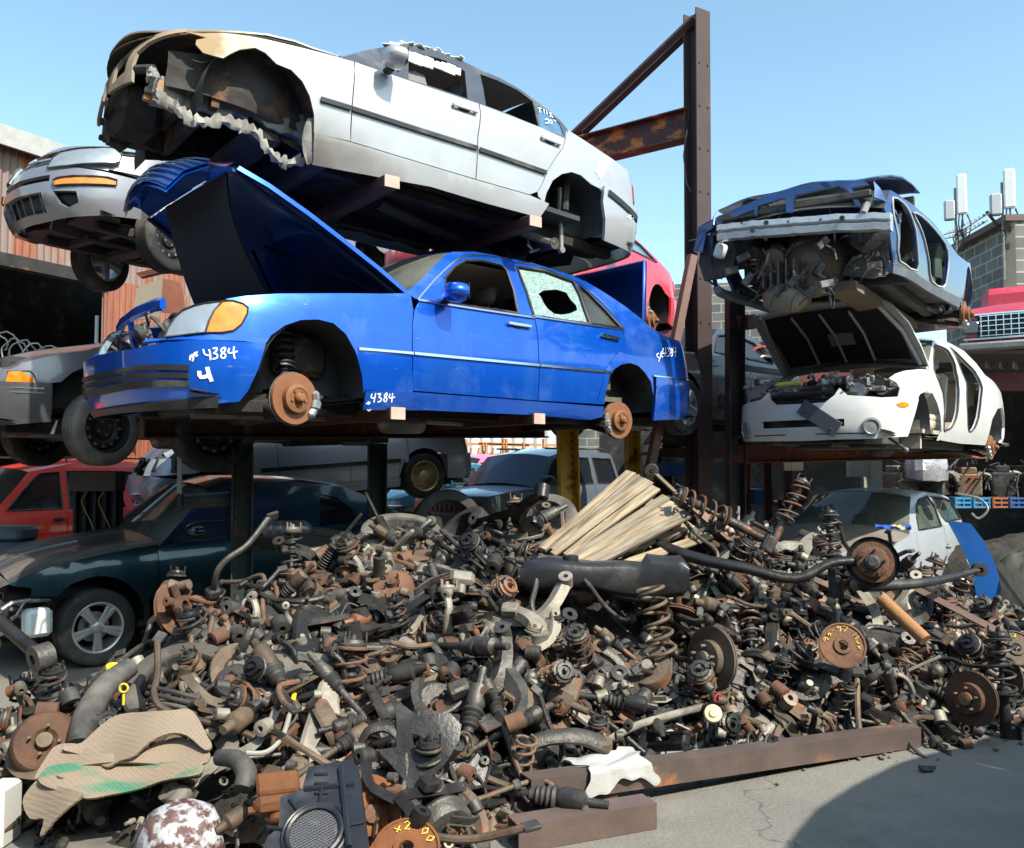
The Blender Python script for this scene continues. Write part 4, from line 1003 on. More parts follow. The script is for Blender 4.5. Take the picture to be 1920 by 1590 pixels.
# underbody gap filler panel under the doors
# ================= parametric body used for the other cars =================
def arc(x,z,r,z0,n=12,sq=1.0):
    # from rear foot over the top to front foot (s increasing)
    a0=math.asin(max(-1,min(1,(z0-z)/r)))
    return [(x-r*math.cos(a0+(PI-2*a0)*k/n),z+r*math.sin(a0+(PI-2*a0)*k/n)) for k in range(n+1)]
SIDE0=[(-.95,.13),(-.72,.04),(-.6,.012),(-.40,.0),(-.2,.01),(-.05,.03),(0,.05),(.03,.07),(.42,.27),(.6,.37)]
def topz(st,x):
    L=sorted(st);return lerp(L,x)
def template(C,P,aF,aR,hood,roof,deck,cuts,sill=(.20,.33),bf=(.22,.58),br=(.24,.60),wins=(),skip=(),hcr=.09,rcr=.06,glass=None,wglass=None,pil=None,bump=None,lampf=None,lampr=None,g=.1,ws=(0,None),hoodskip=False,bo=.03,nrs=3,ncs=2,screen=True):
    """hood: cowl->nose list of (s,z); roof: A base ... C base (s decreasing); deck: C base -> tail"""
    glass=glass or M_gl;wglass=wglass or glass;pil=pil or P;bump=bump or P
    sf,sr=C.sf,C.sr
    tops=sorted(deck+[roof[0]]+hood)
    beltl=sorted([deck[0],roof[0]])
    fa=arc(aF[0],aF[1],aF[2],sill[0]);ra=arc(aR[0],aR[1],aR[2],sill[0])
    fcut=aF[0]+aF[2]*.98;rcut=aR[0]-aR[2]*.98
    c0=cuts[0];cn=cuts[-1]
    nose=max(hood)
    # front fender
    if 'fender' not in skip:
        top=[p for p in sorted(hood) if p[0]>c0]
        end=[(min(nose[0],sf-.3),nose[1])]
        C.panel('front_fender',[(c0+.004,sill[1]),(fa[0][0],sill[1])]+[p for p in fa if p[1]>max(sill[1],.0) and (p[1]>bf[1] or p[0]<aF[0])]+[(fcut+.02,bf[1]),(sf-.35,bf[1]),(sf-.33,nose[1])]+[p for p in top[::-1] if p[0]<sf-.34]+[(c0+.004,topz(tops,c0))],P,g=g)
    if 'nose' not in skip:
        C.panel('front_panel',[(sf-.34,bf[1]),(sf-.34,nose[1]),(sf,nose[1]),(sf+.34,nose[1]),(sf+.34,bf[1])],P,both=False,g=g)
    # doors
    for i in range(len(cuts)-1):
        a,b=cuts[i],cuts[i+1]
        nm='front_door' if i==0 else 'rear_door'
        if nm in skip:continue
        tp=[(a-.004,topz(beltl,a)),(b+.004,topz(beltl,b))]
        bot=[(b+.004,sill[1]),(a-.004,sill[1])]
        if i==len(cuts)-2 and b-aR[0]<aR[2]:   # follow the rear arch
            seg=[p for p in ra if p[0]>aR[0] and p[1]>sill[1] and p[0]>b-.0]
            q=[(b+.004,max([aR[1]+aR[2]*.4]+[p[1]+.03 for p in seg]))]+[(p[0]+.03,p[1]+.02) for p in reversed(seg[::-1])]
            bot=q+[(aR[0]+aR[2]+.03,sill[1]),(a-.004,sill[1])]
        C.panel(nm,tp+bot,P,g=g)
    # rear quarter
    if 'quarter' not in skip:
        seg=[p for p in ra if (p[0]<cn or p[1]>sill[1])]
        segr=[p for p in ra if p[0]<aR[0] and p[1]>br[1]]
        near=[p for p in ra if p[0]>=aR[0] and p[1]>sill[1]]
        st=[(cn-.004,max(sill[1],aR[1]+aR[2]*.4 if cn<aR[0]+aR[2] else sill[1]))]
        if cn<aR[0]+aR[2]:st+=[(p[0]+.02,p[1]+.02) for p in near if p[0]>cn]+[(aR[0]+aR[2]+.02,sill[1])]
        else:st+=[(aR[0]+aR[2],sill[1])]
        lst=st+near[::-1]+segr[::-1]+[(rcut-.02,br[1]),(-sr+.35,br[1]),(-sr+.33,deck[-1][1])]+[p for p in deck[::-1] if p[0]>-sr+.34]+[(cn-.004,topz(beltl,cn))]
        C.panel('rear_fender',lst,P,g=g)
    if 'tail' not in skip:
        q=-sr;C.panel('tail_panel',[(q+.34,br[1]),(q+.34,deck[-1][1]),(q,deck[-1][1]),(q-.34,deck[-1][1]),(q-.34,br[1])],P,both=False,g=g)
    if 'sill' not in skip:C.panel('sill',[(aF[0]-aF[2],sill[0]),(aF[0]-aF[2],sill[1]-.006),(aR[0]+aR[2],sill[1]-.006),(aR[0]+aR[2],sill[0])],P,g=g)
    def bumper(nm,a,z0,z1,sg):
        q=C.sf*sg if sg>0 else -C.sr
        n=8
        top=[(a+(2*q-2*a)*i/n,z1) for i in range(n+1)];bt=[(a+.0+(2*q-2*a)*i/n,z0+(.03 if i in(0,n) else 0)) for i in range(n+1)]
        C.panel(nm,top+bt[::-1],bump,both=False,off=bo,thick=.03,g=g)
    if 'front_bumper' not in skip:bumper('front_bumper',fcut+.01,bf[0],bf[1]-.006,1)
    if 'rear_bumper' not in skip:bumper('rear_bumper',rcut-.01,br[0],br[1]-.006,-1)
    if 'gh' not in skip:
        bl=[deck[0]]+[(c,topz(beltl,c)) for c in sorted(cuts) if deck[0][0]<c<roof[0][0]]
        C.panel('window_pillars',roof+bl,pil,holes=list(wins),g=g*.8)
        for w_ in wins:
            if w_ in skip:continue
            if wglass!='none':C.panel('side_window',w_,wglass,off=-.012,thick=.004,g=g*1.5)
            seals(C,w_)
        n=len(roof)
        if 'roof' not in skip:C.loft('roof',roof[nrs-1:n-ncs+1],P,crown=[rcr]*(n-ncs-nrs+2),nv=12)
        if screen:C.loft('windscreen',roof[:nrs],glass,crown=[.10-.04*i/(nrs-1) for i in range(nrs)],cv=(.55,0,.83),thick=.005)
        C.loft('rear_window',roof[n-ncs:]+([] if ncs>1 else [deck[0]]),glass,crown=rcr,cv=(-.5,0,.87),thick=.005)
    if 'hood' not in skip:C.loft('bonnet',sorted(hood)[0:1]+sorted(hood)[1:]+[(sf-.34,nose[1])] if nose[0]<sf-.36 else sorted(hood),P,crown=hcr,nv=12)
    if 'hood' not in skip:
        # cap across the nose
        e=sorted(hood)[-1];C.loft('bonnet_lip',[(sf-.34,nose[1]),(sf-.22,nose[1]-.004),(sf-.1,nose[1]-.01),(sf-.02,nose[1]-.02)],P,crown=[hcr,hcr*.7,hcr*.4,.0],nv=12)
    if 'deck' not in skip:C.loft('boot_lid',[p for p in deck if p[0]>-sr+.3]+[(-sr+.34,deck[-1][1]),(-sr+.2,deck[-1][1]-.004),(-sr+.03,deck[-1][1]-.02)],P,crown=rcr*.8,nv=12)
    if lampf:C.panel('headlight',lampf,M_lamp,off=.006,thick=.03,g=g)
    if lampr:C.panel('tail_light',lampr,M_red,off=.008,thick=.03,g=g)
# ================= white saloon shell, right =================
P_wh=mat('white_paint',(.66,.66,.64),(.58,.58,.56),rough=.32,scale=2,coat=.7,dust=.14,dustc=(.50,.48,.43))
C=Car('white_saloon_shell','white four-door saloon shell with open bonnet and missing doors',(3.969,-.008,0,4.337,10.219,1.701),.87,
 [(1.3,.865),(1.8,.81),(2.08,.68),(2.22,.4),(2.28,0)],[(-1.3,.865),(-1.9,.80),(-2.2,.66),(-2.3,.4),(-2.33,0)],SIDE0,
 [(0.18,.06),(.3,.01),(.42,0),(.55,.01),(.62,.03),(.9,.2)],[(.2,.05),(.4,.0),(.62,.01),(1.0,.1)],[(-3,.98),(-1.4,.95),(.8,.93),(1.4,.88),(2.2,.72)],group='stacked scrap cars')
WH=C;px=C.px;wear(P_wh,(.30,.29,.27),(.46,.44,.40),.7)
aw=px('F',[(1135,965),(1160,880),(1200,758),(1228,706),(1270,686),(1312,702),(1342,765),(1365,860),(1370,960),(1345,1018)],1.3)
btop=px('F',[(1198,740),(1090,728),(960,736),(745,722),(692,676),(662,722),(600,768)],2.0)
bbot=px('F',[(1125,990),(900,1000),(700,1002)],2.1)
q=C.sf;zc=btop[-1][1];zb=bbot[-1][1]
far=lambda L:[(2*q-a,b) for a,b in L[::-1]]
C.panel('front_bumper',btop[:6]+[(btop[6][0]-.0,zc)]+[(q,zc-.005)]+far(btop[:7])+[(2*q-bbot[0][0],bbot[0][1]),(2*q-bbot[1][0]+.05,bbot[1][1]),(q,zb-.01)]+[bbot[2],bbot[1],bbot[0],(aw[0][0],aw[0][1]),aw[1]],P_wh,both=False,off=.03,thick=.03,g=.06,
 holes=[[(q-.42,.40),(q+.42,.40),(q+.42,.33),(q-.42,.33)],[(q-.62,.275),(q-.15,.275),(q-.15,.26),(q-.62,.26)],[(q+.15,.275),(q+.55,.275),(q+.55,.26),(q+.15,.26)]])
C.panel('intake_void',[(q-.7,.45),(q+.7,.45),(q+.7,.24),(q-.7,.24)],M_blk,both=False,off=-.05,thick=.01)
for (u,v,r) in((897,922,.062),):
    s,z=C.one(*full('F',[(u,v)])[0],2.0)
    for ss in(s,2*q-s):
        p=C.surf(ss,z);n=C.normal(ss,z);f=MB();B=frame(p+n*.032,n)
        f.lathe([(.085,-.01),(.085,.006),(.066,.008),(.062,.0),(.0001,.006)],24,B);o=f.build('fog_light',mat('fog_lens',(.28,.30,.30),(.18,.19,.19),rough=.25,coat=.6,scale=20),C.root)
        f=MB();f.tube([B@Vector((.07*math.cos(k*PI/12),.07*math.sin(k*PI/12),.006)) for k in range(24)],.008,6,closed=True);f.build('fog_rim',M_alu,o)
s,z=C.one(*full('F',[(565,865)])[0],q);n=C.normal(s,z);f=MB();B=frame(C.surf(s,z)+n*.05,n,(0,-1,0));f.box((0,0,0),(.42,.15,.012),B@Rz(-.62 if True else 0),.004)
for t in(-.15,.15):f.lathe([(.014,.006),(.012,.012),(.0001,.013)],10,B@Rz(-.62)@Tr(t,.03,0))
f.build('number_plate_holder',mat('plate_grey',(.07,.075,.09),rough=.5),C.root)
C.panel('side_marker',px('F',[(1048,778),(1070,766),(1110,764),(1132,776),(1128,792),(1100,800),(1068,796)],1.9),M_amb,off=.036,thick=.01,g=.04)
ft=px('F',[(1020,602),(1060,572),(1120,552),(1220,541),(1308,546)],1.3)
C.panel('front_fender',ft[:1]+px('F',[(1070,628),(1095,670),(1082,726),(1195,736)],1.8)+aw[2:]+px('F',[(1360,1015),(1380,940),(1378,800),(1370,700),(1345,620)],.8)+ft[::-1][:-1],P_wh,g=.05)
o1=px('F',[(1322,392),(1345,384),(1385,398),(1425,432),(1462,515),(1478,600),(1484,760),(1470,860),(1440,928),(1405,946),(1385,945),(1388,800),(1378,700),(1350,620),(1318,545)],.3)
o2=px('F',[(1425,395),(1470,432),(1540,502),(1595,560),(1630,625),(1636,720),(1618,860),(1590,935),(1562,958),(1545,930),(1540,800),(1535,700),(1508,570),(1465,460)],-.5)
rf=px('F',[(1268,535),(1295,440),(1312,352),(1360,343),(1430,370),(1520,420),(1600,500),(1660,580)],.4)
dk=px('F',[(1740,650),(1800,705)],-1.7)
arr=px('F',[(1663,1048),(1690,960),(1710,870),(1745,805),(1775,797),(1795,850),(1802,930),(1785,1000),(1765,1033)],-1.3)
sb=px('F',[(1380,1018),(1500,1038)],.3)
o1=crv(o1,2,True);o2=crv(o2,2,True)
C.panel('body_side',rf+dk[:1]+[(-2.1,dk[0][1]-.03),(-2.45,.88),(-2.5,.6),(-2.3,.3),(-1.9,.26)]+arr[::-1]+sb[::-1]+px('F',[(1362,1012),(1382,940),(1380,800),(1372,700),(1347,620),(1310,548)],.8),P_wh,holes=[o1,o2],g=.06,thick=.03)
for o_ in(o1,o2):
    m=MB();ring=[C.surf(*p)+C.normal(*p)*.0 for p in densify(o_,.1)];m.tube(ring,.010,6,closed=True);m.build('door_seal',M_blk,C.root)
q2=-C.sr;C.panel('tail_panel',[(-2.4,.9),(-2.4,.3),(q2,.26),(2*q2+2.4,.3),(2*q2+2.4,.9)],P_wh,both=False)
C.loft('roof',rf[2:7],P_wh,crown=.06)
C.loft('windscreen',rf[:3],M_gldust,crown=[.11,.09,.06],cv=(.55,0,.83),thick=.005)
C.loft('rear_window',[rf[6],rf[7],dk[0]],M_gl,crown=.06,cv=(-.5,0,.87),thick=.005)
C.loft('boot_lid',[dk[0],(-2.0,dk[0][1]-.03),(-2.2,dk[0][1]-.05)],P_wh,crown=.06)
tgt=full('F',[(1085,100)])[0];best=None
hz=ft[-1][1]
for a in range(30,100):
    Mh=hinge(C,.90,hz+.02,math.radians(a));p=wproj(C.M@(Mh@C.surf(2.05,.72)));e=math.hypot(p[0]-tgt[0],p[1]-tgt[1])
    if best is None or e<best[0]:best=(e,a,p)
Mh=hinge(C,.90,hz+.02,math.radians(best[1]))
hst=[(.92,hz+.01),(1.25,hz-.03),(1.6,hz-.09),(1.95,.75),(2.08,.72)]
C.loft('bonnet',hst,mat('bonnet_inner_grey',(.62,.63,.63),(.5,.51,.51),rough=.5,metal=.3,dust=.2,scale=4),crown=[.09,.09,.09,.08,.07],M=Mh,thick=.025,nv=18)
C.loft('bonnet_skin',[(a,b+.005) for a,b in hst],P_wh,crown=[.095,.095,.095,.085,.075],M=Mh,thick=.004,nv=18)
rb=MB()
for y_ in(-.30,.0,.30):rb.tube([(1.12,y_,hz-.045),(1.5,y_,hz-.075),(1.9,y_,.735)],.014,6)
for sd in(1,-1):rb.tube([(1.0,sd*.72,hz-.03),(1.5,sd*.69,hz-.10),(1.98,sd*.60,.70)],.022,8)
rb.tube([(2.0,-.6,.71),(2.03,0,.755),(2.0,.6,.71)],.024,8);rb.build('bonnet_rib',MATS['bonnet_inner_grey'],C.root,M=Mh)
C.loft('insulation_pad',[(1.08,hz-.04),(1.4,hz-.085),(1.75,.765),(1.93,.72)],mat('dark_bonnet_pad',(.015,.015,.018),(.035,.033,.035),rough=.9,scale=14,bump=.5),crown=[.08,.08,.075,.07],v0=-.80,v1=.80,M=Mh,thick=.02,nv=14)
for (x,y,w,l) in((1.45,.05,.26,.17),(1.68,.48,.17,.16)):
    f=MB();f.box((x,y,hz-.03-.10*(x-1.1)),(l,w,.004),Ry(.12*0),0);f.build('label_sticker',mat('sticker_grey',(.32,.32,.29),(.22,.22,.2),rough=.6,scale=30),C.root,M=Mh)
eb=MB();R4=random.Random(11)
eb.box((1.45,0,.50),(.85,1.15,.36),None,.04);eb.box((1.45,.1,.72),(.5,.6,.16),None,.04)
for k in range(6):eb.lathe([(.03,0),(.05,.03),(.05,.09),(.02,.11)],10,Tr(1.3+.0*k,-.3+.12*k,.78))
eb.build('engine_block',M_under,C.root)
eb=MB()
for k in range(70):
    p=Vector((R4.uniform(1.05,2.1),R4.uniform(-.68,.68),R4.uniform(.66,.84)));
    if R4.random()<.6:
        d=Vector((R4.uniform(-.2,.2),R4.uniform(-.3,.3),R4.uniform(-.04,.06)));eb.tube([p,p+d*.5+Vector((0,0,.05)),p+d],R4.uniform(.006,.022),6)
    else:eb.box((0,0,0),(R4.uniform(.04,.18),R4.uniform(.04,.18),R4.uniform(.03,.09)),Tr(p)@Rz(R4.random()*3),.01)
eb.build('engine_clutter',mat('engine_mess',(.05,.05,.05),(.40,.39,.37),rough=.5,metal=.4,scale=9,sharp=.2),C.root)
r=MB();r.tube([(2.1,-.6,.62),(2.17,-.2,.66),(2.17,.2,.66),(2.1,.5,.63)],.03,8);r.box((2.1,0,.52),(.05,.95,.16),None,.01)
for k in range(4):r.tube([(2.16,-.38,.49+.03*k),(2.2,0,.50+.03*k),(2.16,.3,.49+.03*k)],.009,6)
r.build('radiator_support',M_blk,C.root)
cp=MB();cp.tube([(2.0,-.1,.79),(2.02,-.35,.78)],.03,8);cp.build('yellow_hose',mat('yellow_plastic',(.75,.68,.12),rough=.5),C.root)
for y_ in(.50,-.56):
    hb=MB();hb.box((2.02,y_,.66),(.18,.30,.17),Rz(-.2),.03);o=hb.build('headlight_housing',M_blk,C.root);hb=MB();hb.lathe([(.075,.0),(.07,-.05),(.03,-.08),(.0001,-.08)],18,Tr(2.115,y_,.67)@Ry(PI/2));hb.build('reflector',M_alu,o)
interior(C,.72,.92,M_tan,M_tan,.34)
underbody(C,-2.15,2.1,.24,0,0,-1.36,1.36,mat('greasy_underside',(.11,.105,.10),(.05,.048,.045),rough=.7,metal=.3,scale=3,bump=.4,dust=.2))
M_ww=mat('white_car_liner',(.16,.16,.16),(.07,.07,.07),rough=.7,scale=5,dust=.3)
for x,r_ in((1.36,.37),(-1.36,.37)):well(C,x,.38,r_,.5,.80,M_ww)
p=on_y(C,*full('F',[(1700,1062)])[0],.80);disc_hub(C,p,.145,calang=.5,top=(-1.36,.5,.65),spring=False)
sd_=MB();a=on_y(C,*full('F',[(1020,1000)])[0],.6);b=on_y(C,*full('F',[(1130,1075)])[0],.86);sd_.tube([a,b],.014,8);sd_.lathe([(.0001,-.03),(.02,-.02),(.022,.03),(.0001,.04)],10,frame(b,b-a));sd_.build('tie_rod',M_alu,C.root)

# ================= blue wreck above it =================
P_dbl=mat('dark_blue_paint',(.02,.07,.22),(.015,.05,.17),rough=.35,metal=.4,scale=2,coat=.8,dust=.22,dustc=(.22,.26,.34))
C=Car('blue_wrecked_shell','dark blue saloon wreck without doors, aluminium bumper beam exposed at its stripped front',(4.087,0,0,3.537,8.976,3.162),.87,
 [(1.3,.865),(1.8,.81),(2.08,.68),(2.18,.4),(2.22,0)],[(-1.3,.865),(-1.9,.80),(-2.2,.66),(-2.3,.4),(-2.33,0)],SIDE0,
 [(0.18,.06),(.6,.0),(.75,.06),(1.0,.3)],[(.2,.05),(.4,.0),(.62,.01),(1.0,.1)],[(-3,.98),(-1.4,.95),(.8,.93),(1.4,.88),(2.2,.76)],group='stacked scrap cars')
BW=C;px=C.px;wear(P_dbl,(.3,.33,.4),(.08,.12,.2),.8)
bm=[on_x(C,*full('J',[(u,v)])[0],2.15) for u,v in((290,530),(560,505),(820,490),(1080,468),(1400,445),(1780,430))]
mb=MB()
V=[];Fc=[];sec=[(0,-.075),(.045,-.07),(.05,-.015),(.02,0),(.05,.02),(.045,.07),(0,.075),(-.05,.07),(-.05,-.07)]
pts=crv([tuple(p) for p in bm],5);rr=random.Random(8)
for i,p in enumerate(pts):
    j=rr.uniform(-.004,.004);d=.10*((i/len(pts)-.5)**2)*-2
    for a,b in sec:V.append((p[0]+a+d+j,p[1],p[2]+b*.95+j*.8))
n=len(sec)
for i in range(len(pts)-1):
    for k in range(n):Fc.append((i*n+k,i*n+(k+1)%n,(i+1)*n+(k+1)%n,(i+1)*n+k))
Fc+=[tuple(range(n)),tuple((len(pts)-1)*n+k for k in range(n))[::-1]]
mb.add(V,Fc)
bo_=mb.build('bumper_beam',mat('pale_aluminium',(.66,.66,.66),(.45,.45,.45),rough=.35,metal=.55,scale=8,bump=.15,dust=.2),C.root,30)
hl=MB()
for u,v in((718,447),(1368,407),(598,512),(507,450),(907,440),(1183,420)):
    p=on_x(C,*full('J',[(u,v)])[0],2.19);r_=.02 if u in(718,1368,598) else .009;hl.lathe([(r_,0),(r_,.012),(.0001,.012)],14,frame(p,(1,0,.0)))
hl.build('beam_bolt',M_blk,bo_)
hh=[]
def poly3(C,crop,pts,x0,x1=None,name='sheet',m=None,thick=.015,parent=None,bulge=0):
    """flat-ish sheet whose outline lies on a plane x = x0 (..x1) of the car"""
    P=[];n=len(pts)
    A=[on_x(C,*full(crop,[p])[0],x0) for p in pts]
    T,ov,B=tri([(p.y,p.z) for p in A],(),.08)
    cy=sum(p.y for p in A)/n;cz=sum(p.z for p in A)/n
    r_=random.Random(n)
    nz=[r_.uniform(-1,1)*bulge*.2 for _ in ov]
    f=lambda i:(x0+bulge*(1-min(1,((ov[i][0]-cy)**2+(ov[i][1]-cz)**2)*2))+nz[i],ov[i][0],ov[i][1])
    mb=MB();V=[f(i) for i in range(len(ov))];k=len(V)
    mb.add(V+[(a-thick,b,c) for a,b,c in V],[t for t in T]+[(t[2]+k,t[1]+k,t[0]+k) for t in T]+[(a,a+k,b+k,b) for a,b in B])
    return mb.build(name,m,parent or C.root,35)
poly3(C,'J',[(135,480),(380,365),(700,240),(1000,155),(1330,90),(1560,85),(1600,120),(1450,150),(1540,310),(1490,315),(1430,180),(1340,142),(1270,150),(980,222),(968,255),(960,372),(905,372),(900,248),(860,250),(660,318),(655,400),(635,400),(625,345),(520,385),(380,430),(290,480),(200,530),(165,700),(90,690)],2.0,name='front_header',m=P_dbl,thick=.05,bulge=.05)
M_eng=mat('oily_bay',(.03,.028,.027),(.10,.09,.08),rough=.7,metal=.2,scale=5,bump=.5,dust=.15)
fw=MB();fw.box((.9,0,.62),(.06,1.5,.62),None,.0);fw.box((1.3,-.45,.42),(.9,.10,.12),None,.02);fw.box((1.3,.45,.42),(.9,.10,.12),None,.02);fw.box((2.0,0,.70),(.06,1.3,.06),None,.01)
fw.build('firewall',M_eng,C.root)
M_tray=mat('stained_alloy',(.46,.41,.33),(.26,.22,.16),rough=.55,metal=.45,scale=3,bump=.3,rust=.1,dust=.2)
g_=MB();a=on_x(C,*full('J',[(1090,790)])[0],1.1)
g_.lathe([(.0001,.34),(.12,.33),(.22,.26),(.30,.14),(.32,0)],26,Tr(a)@Ry(PI/2)@Tr(0,0,-.1))
b=on_x(C,*full('J',[(900,920)])[0],1.3);g_.box(tuple(b),(.5,.34,.26),Ry(.15)@Tr(0,0,-.0),.08)
g_.tube([on_x(C,*full('J',[(760,850)])[0],1.35),on_x(C,*full('J',[(860,1060)])[0],1.35)],[.06,.05],8)
g_.tube([on_x(C,*full('J',[(800,720)])[0],1.35),on_x(C,*full('J',[(770,760)])[0],1.5)],[.11,.10],12)
for k in range(10):
    q=k*PI/5;g_.tube([Tr(a)@Vector((-.1+.0,.30*math.cos(q),.30*math.sin(q))),Tr(a)@Vector((.20,.16*math.cos(q),.16*math.sin(q)))],.012,5)
for k in range(5):g_.box((b.x+.2,b.y-.14+.07*k,b.z),(.12,.012,.24),None,.0)
g_.build('gearbox_casing',M_tray,C.root,50)
poly3(C,'J',[(1400,830),(1480,740),(1700,700),(1760,620),(1795,860),(1760,900),(1640,930),(1380,905)],1.05,name='inner_wing',m=mat('grey_liner',(.40,.38,.35),(.24,.22,.2),rough=.75,scale=5,bump=.3,dust=.3),thick=.02,bulge=.05)
poly3(C,'J',[(200,560),(420,560),(470,700),(430,900),(330,930),(200,950),(150,800)],1.85,name='inner_wing',m=M_eng,thick=.03,bulge=.05)
poly3(C,'J',[(500,670),(740,820),(720,920),(560,820),(450,760)],1.5,name='frame_rail',m=M_tray,thick=.10)
w_=MB();a=on_x(C,*full('J',[(345,630)])[0],2.0);b=on_x(C,*full('J',[(305,750)])[0],2.0);w_.tube([a,a.lerp(b,.15),a.lerp(b,.85),b],[.04,.055,.055,.035],12);w_.build('washer_bottle',mat('translucent_plastic',(.72,.75,.76),rough=.5,dust=.2),C.root,50)
cl=MB();rr=random.Random(21)
for k in range(80):
    u,v=rr.uniform(180,1750),rr.uniform(540,1050)
    if k<16:v=rr.uniform(300,480);u=rr.uniform(450,1450)
    if v>900:u=rr.uniform(400,1300)
    p=on_x(C,*full('J',[(u,v)])[0],rr.uniform(1.3,2.0));d=Vector((rr.uniform(-.1,.1),rr.uniform(-.15,.15),rr.uniform(-.22,.1)))
    cl.tube([p,p+d*.5+Vector((.03,rr.uniform(-.05,.05),0)),p+d],rr.uniform(.004,.014),5)
    if k%4==0:cl.box((0,0,0),(.05,.12,.06),Tr(p)@Rz(rr.random())@Rx(rr.random()),.004)
cl.build('engine_clutter',mat('wires_dark',(.02,.02,.02),(.22,.21,.20),rough=.6,metal=.3,scale=6,sharp=.25),C.root)
fe=px('J',[(1640,225),(1760,275),(1830,340),(1855,410),(1868,560),(1858,680),(1812,868),(1795,700),(1775,520),(1790,400),(1745,375)],1.5)
C.panel('front_fender',fe[:9]+[(1.75,fe[9][1]),(1.95,.60),(2.05,.80)],P_dbl,g=.07)
ah=MB();ah.tube([on_y(C,u,v,.62) for u,v in full('J',[(1545,372),(1575,300),(1615,262),(1660,280),(1710,330),(1735,378)])],.03,8);ah.build('headlight_bowl',M_alu,C.root)
o1=px('3',[(1195,205),(1250,232),(1288,290),(1318,380),(1330,500),(1326,600),(1232,548),(1225,420),(1200,300)],.3)
o2=px('3',[(1305,288),(1350,305),(1420,375),(1478,452),(1498,530),(1488,640),(1468,690),(1405,655),(1392,560),(1368,440),(1335,350)],-.6)
rf=px('3',[(1150,260),(1168,200),(1185,163),(1260,212),(1340,272),(1420,342),(1495,440),(1550,515)],.4)
dk=px('3',[(1600,555),(1640,590)],-1.7)
ar=arc(-1.36,.34,.36,.2)[::-1]
o1=crv(o1,2,True);o2=crv(o2,2,True)
C.panel('body_side',rf+dk[:1]+[(-2.0,.86),(-2.1,.84),(-2.4,.8),(-2.4,.45),(-1.9,.4)]+ar[::-1]+px('3',[(1555,745),(1400,668),(1195,562)],.3)+px('3',[(1225,540),(1205,400),(1165,300)],.8),P_dbl,holes=[o1,o2],g=.06,thick=.03)
for o_ in(o1,o2):
    m=MB();m.tube([C.surf(*p)+C.normal(*p)*.004 for p in densify(o_,.1)],.009,6,closed=True);m.build('door_seal',mat('pale_seal',(.45,.45,.44),rough=.6),C.root)
C.panel('sill',px('3',[(1195,566),(1400,670),(1556,748),(1553,800),(1400,720),(1192,612)],.3),mat('dusty_sill',(.17,.20,.25),(.12,.14,.18),rough=.6,dust=.3),thick=.06,off=.01,g=.1)
C.loft('roof',rf[2:7],P_dbl,crown=.06);C.loft('windscreen',rf[:3],M_gl,crown=[.1,.08,.06],cv=(.55,0,.83),thick=.005)
C.loft('rear_window',[rf[6],rf[7],dk[0]],M_gl,crown=.06,cv=(-.5,0,.87),thick=.005)
C.loft('boot_lid',[dk[0],dk[1],(-2.2,dk[1][1]-.03)],P_dbl,crown=.06)
C.loft('bonnet',[(.95,.93),(1.2,.93),(1.5,.91),(1.75,.88),(1.95,.84)],P_dbl,crown=[.09,.09,.08,.06,.04],dent=lambda x,y:.02*math.sin(4*x+3*y)+.012*math.sin(11*y)+.04*max(0,y-.55),nv=20)
interior(C,.72,.92,mat('grey_cabin',(.10,.105,.12),(.06,.06,.07),rough=.85),mat('blue_grey_seat',(.12,.15,.20),(.08,.10,.14),rough=.9),.34)
it=MB();a=on_y(C,*full('3',[(1425,500)])[0],.55);it.lathe([(.0001,-.12),(.1,-.1),(.13,0),(.09,.1),(.0001,.13)],10,Tr(a)@Rx(.5));it.build('orange_bundle',mat('orange_cloth',(.80,.30,.03),(.55,.18,.02),rough=.8,scale=20),C.root,60)
it=MB();a=on_y(C,*full('3',[(1430,590)])[0],.6);it.box(tuple(a),(.2,.1,.3),None,.04);it.build('white_bundle',M_foam,C.root)
underbody(C,-2.15,1.0,.22,0,0,-1.36,2.6,mat('grey_underside',(.15,.145,.14),(.07,.068,.065),rough=.7,metal=.3,scale=3,bump=.4,dust=.3),exhaust=False)
well(C,-1.36,.38,.36,.5,.80,M_ww);well(C,1.36,.38,.36,.5,.80,M_eng)
p=on_y(C,*full('F',[(1530,175)])[0],.84);disc_hub(C,p,.14,calang=1.2,top=(-1.36,.5,.6),spring=False)
ax=MB();ax.tube([(-1.3,.7,.18),(-1.3,0,.2),(-1.3,-.7,.18)],.05,8);ax.tube([(-1.3,.6,.18),(-.8,.5,.22)],.03,8)
a=on_y(C,*full('F',[(1345,165)])[0],.5);ax.lathe([(.0001,-.08),(.05,-.07),(.05,.07),(.0001,.08)],14,Tr(a)@Rx(.4));ax.build('rear_axle',M_galv,C.root)
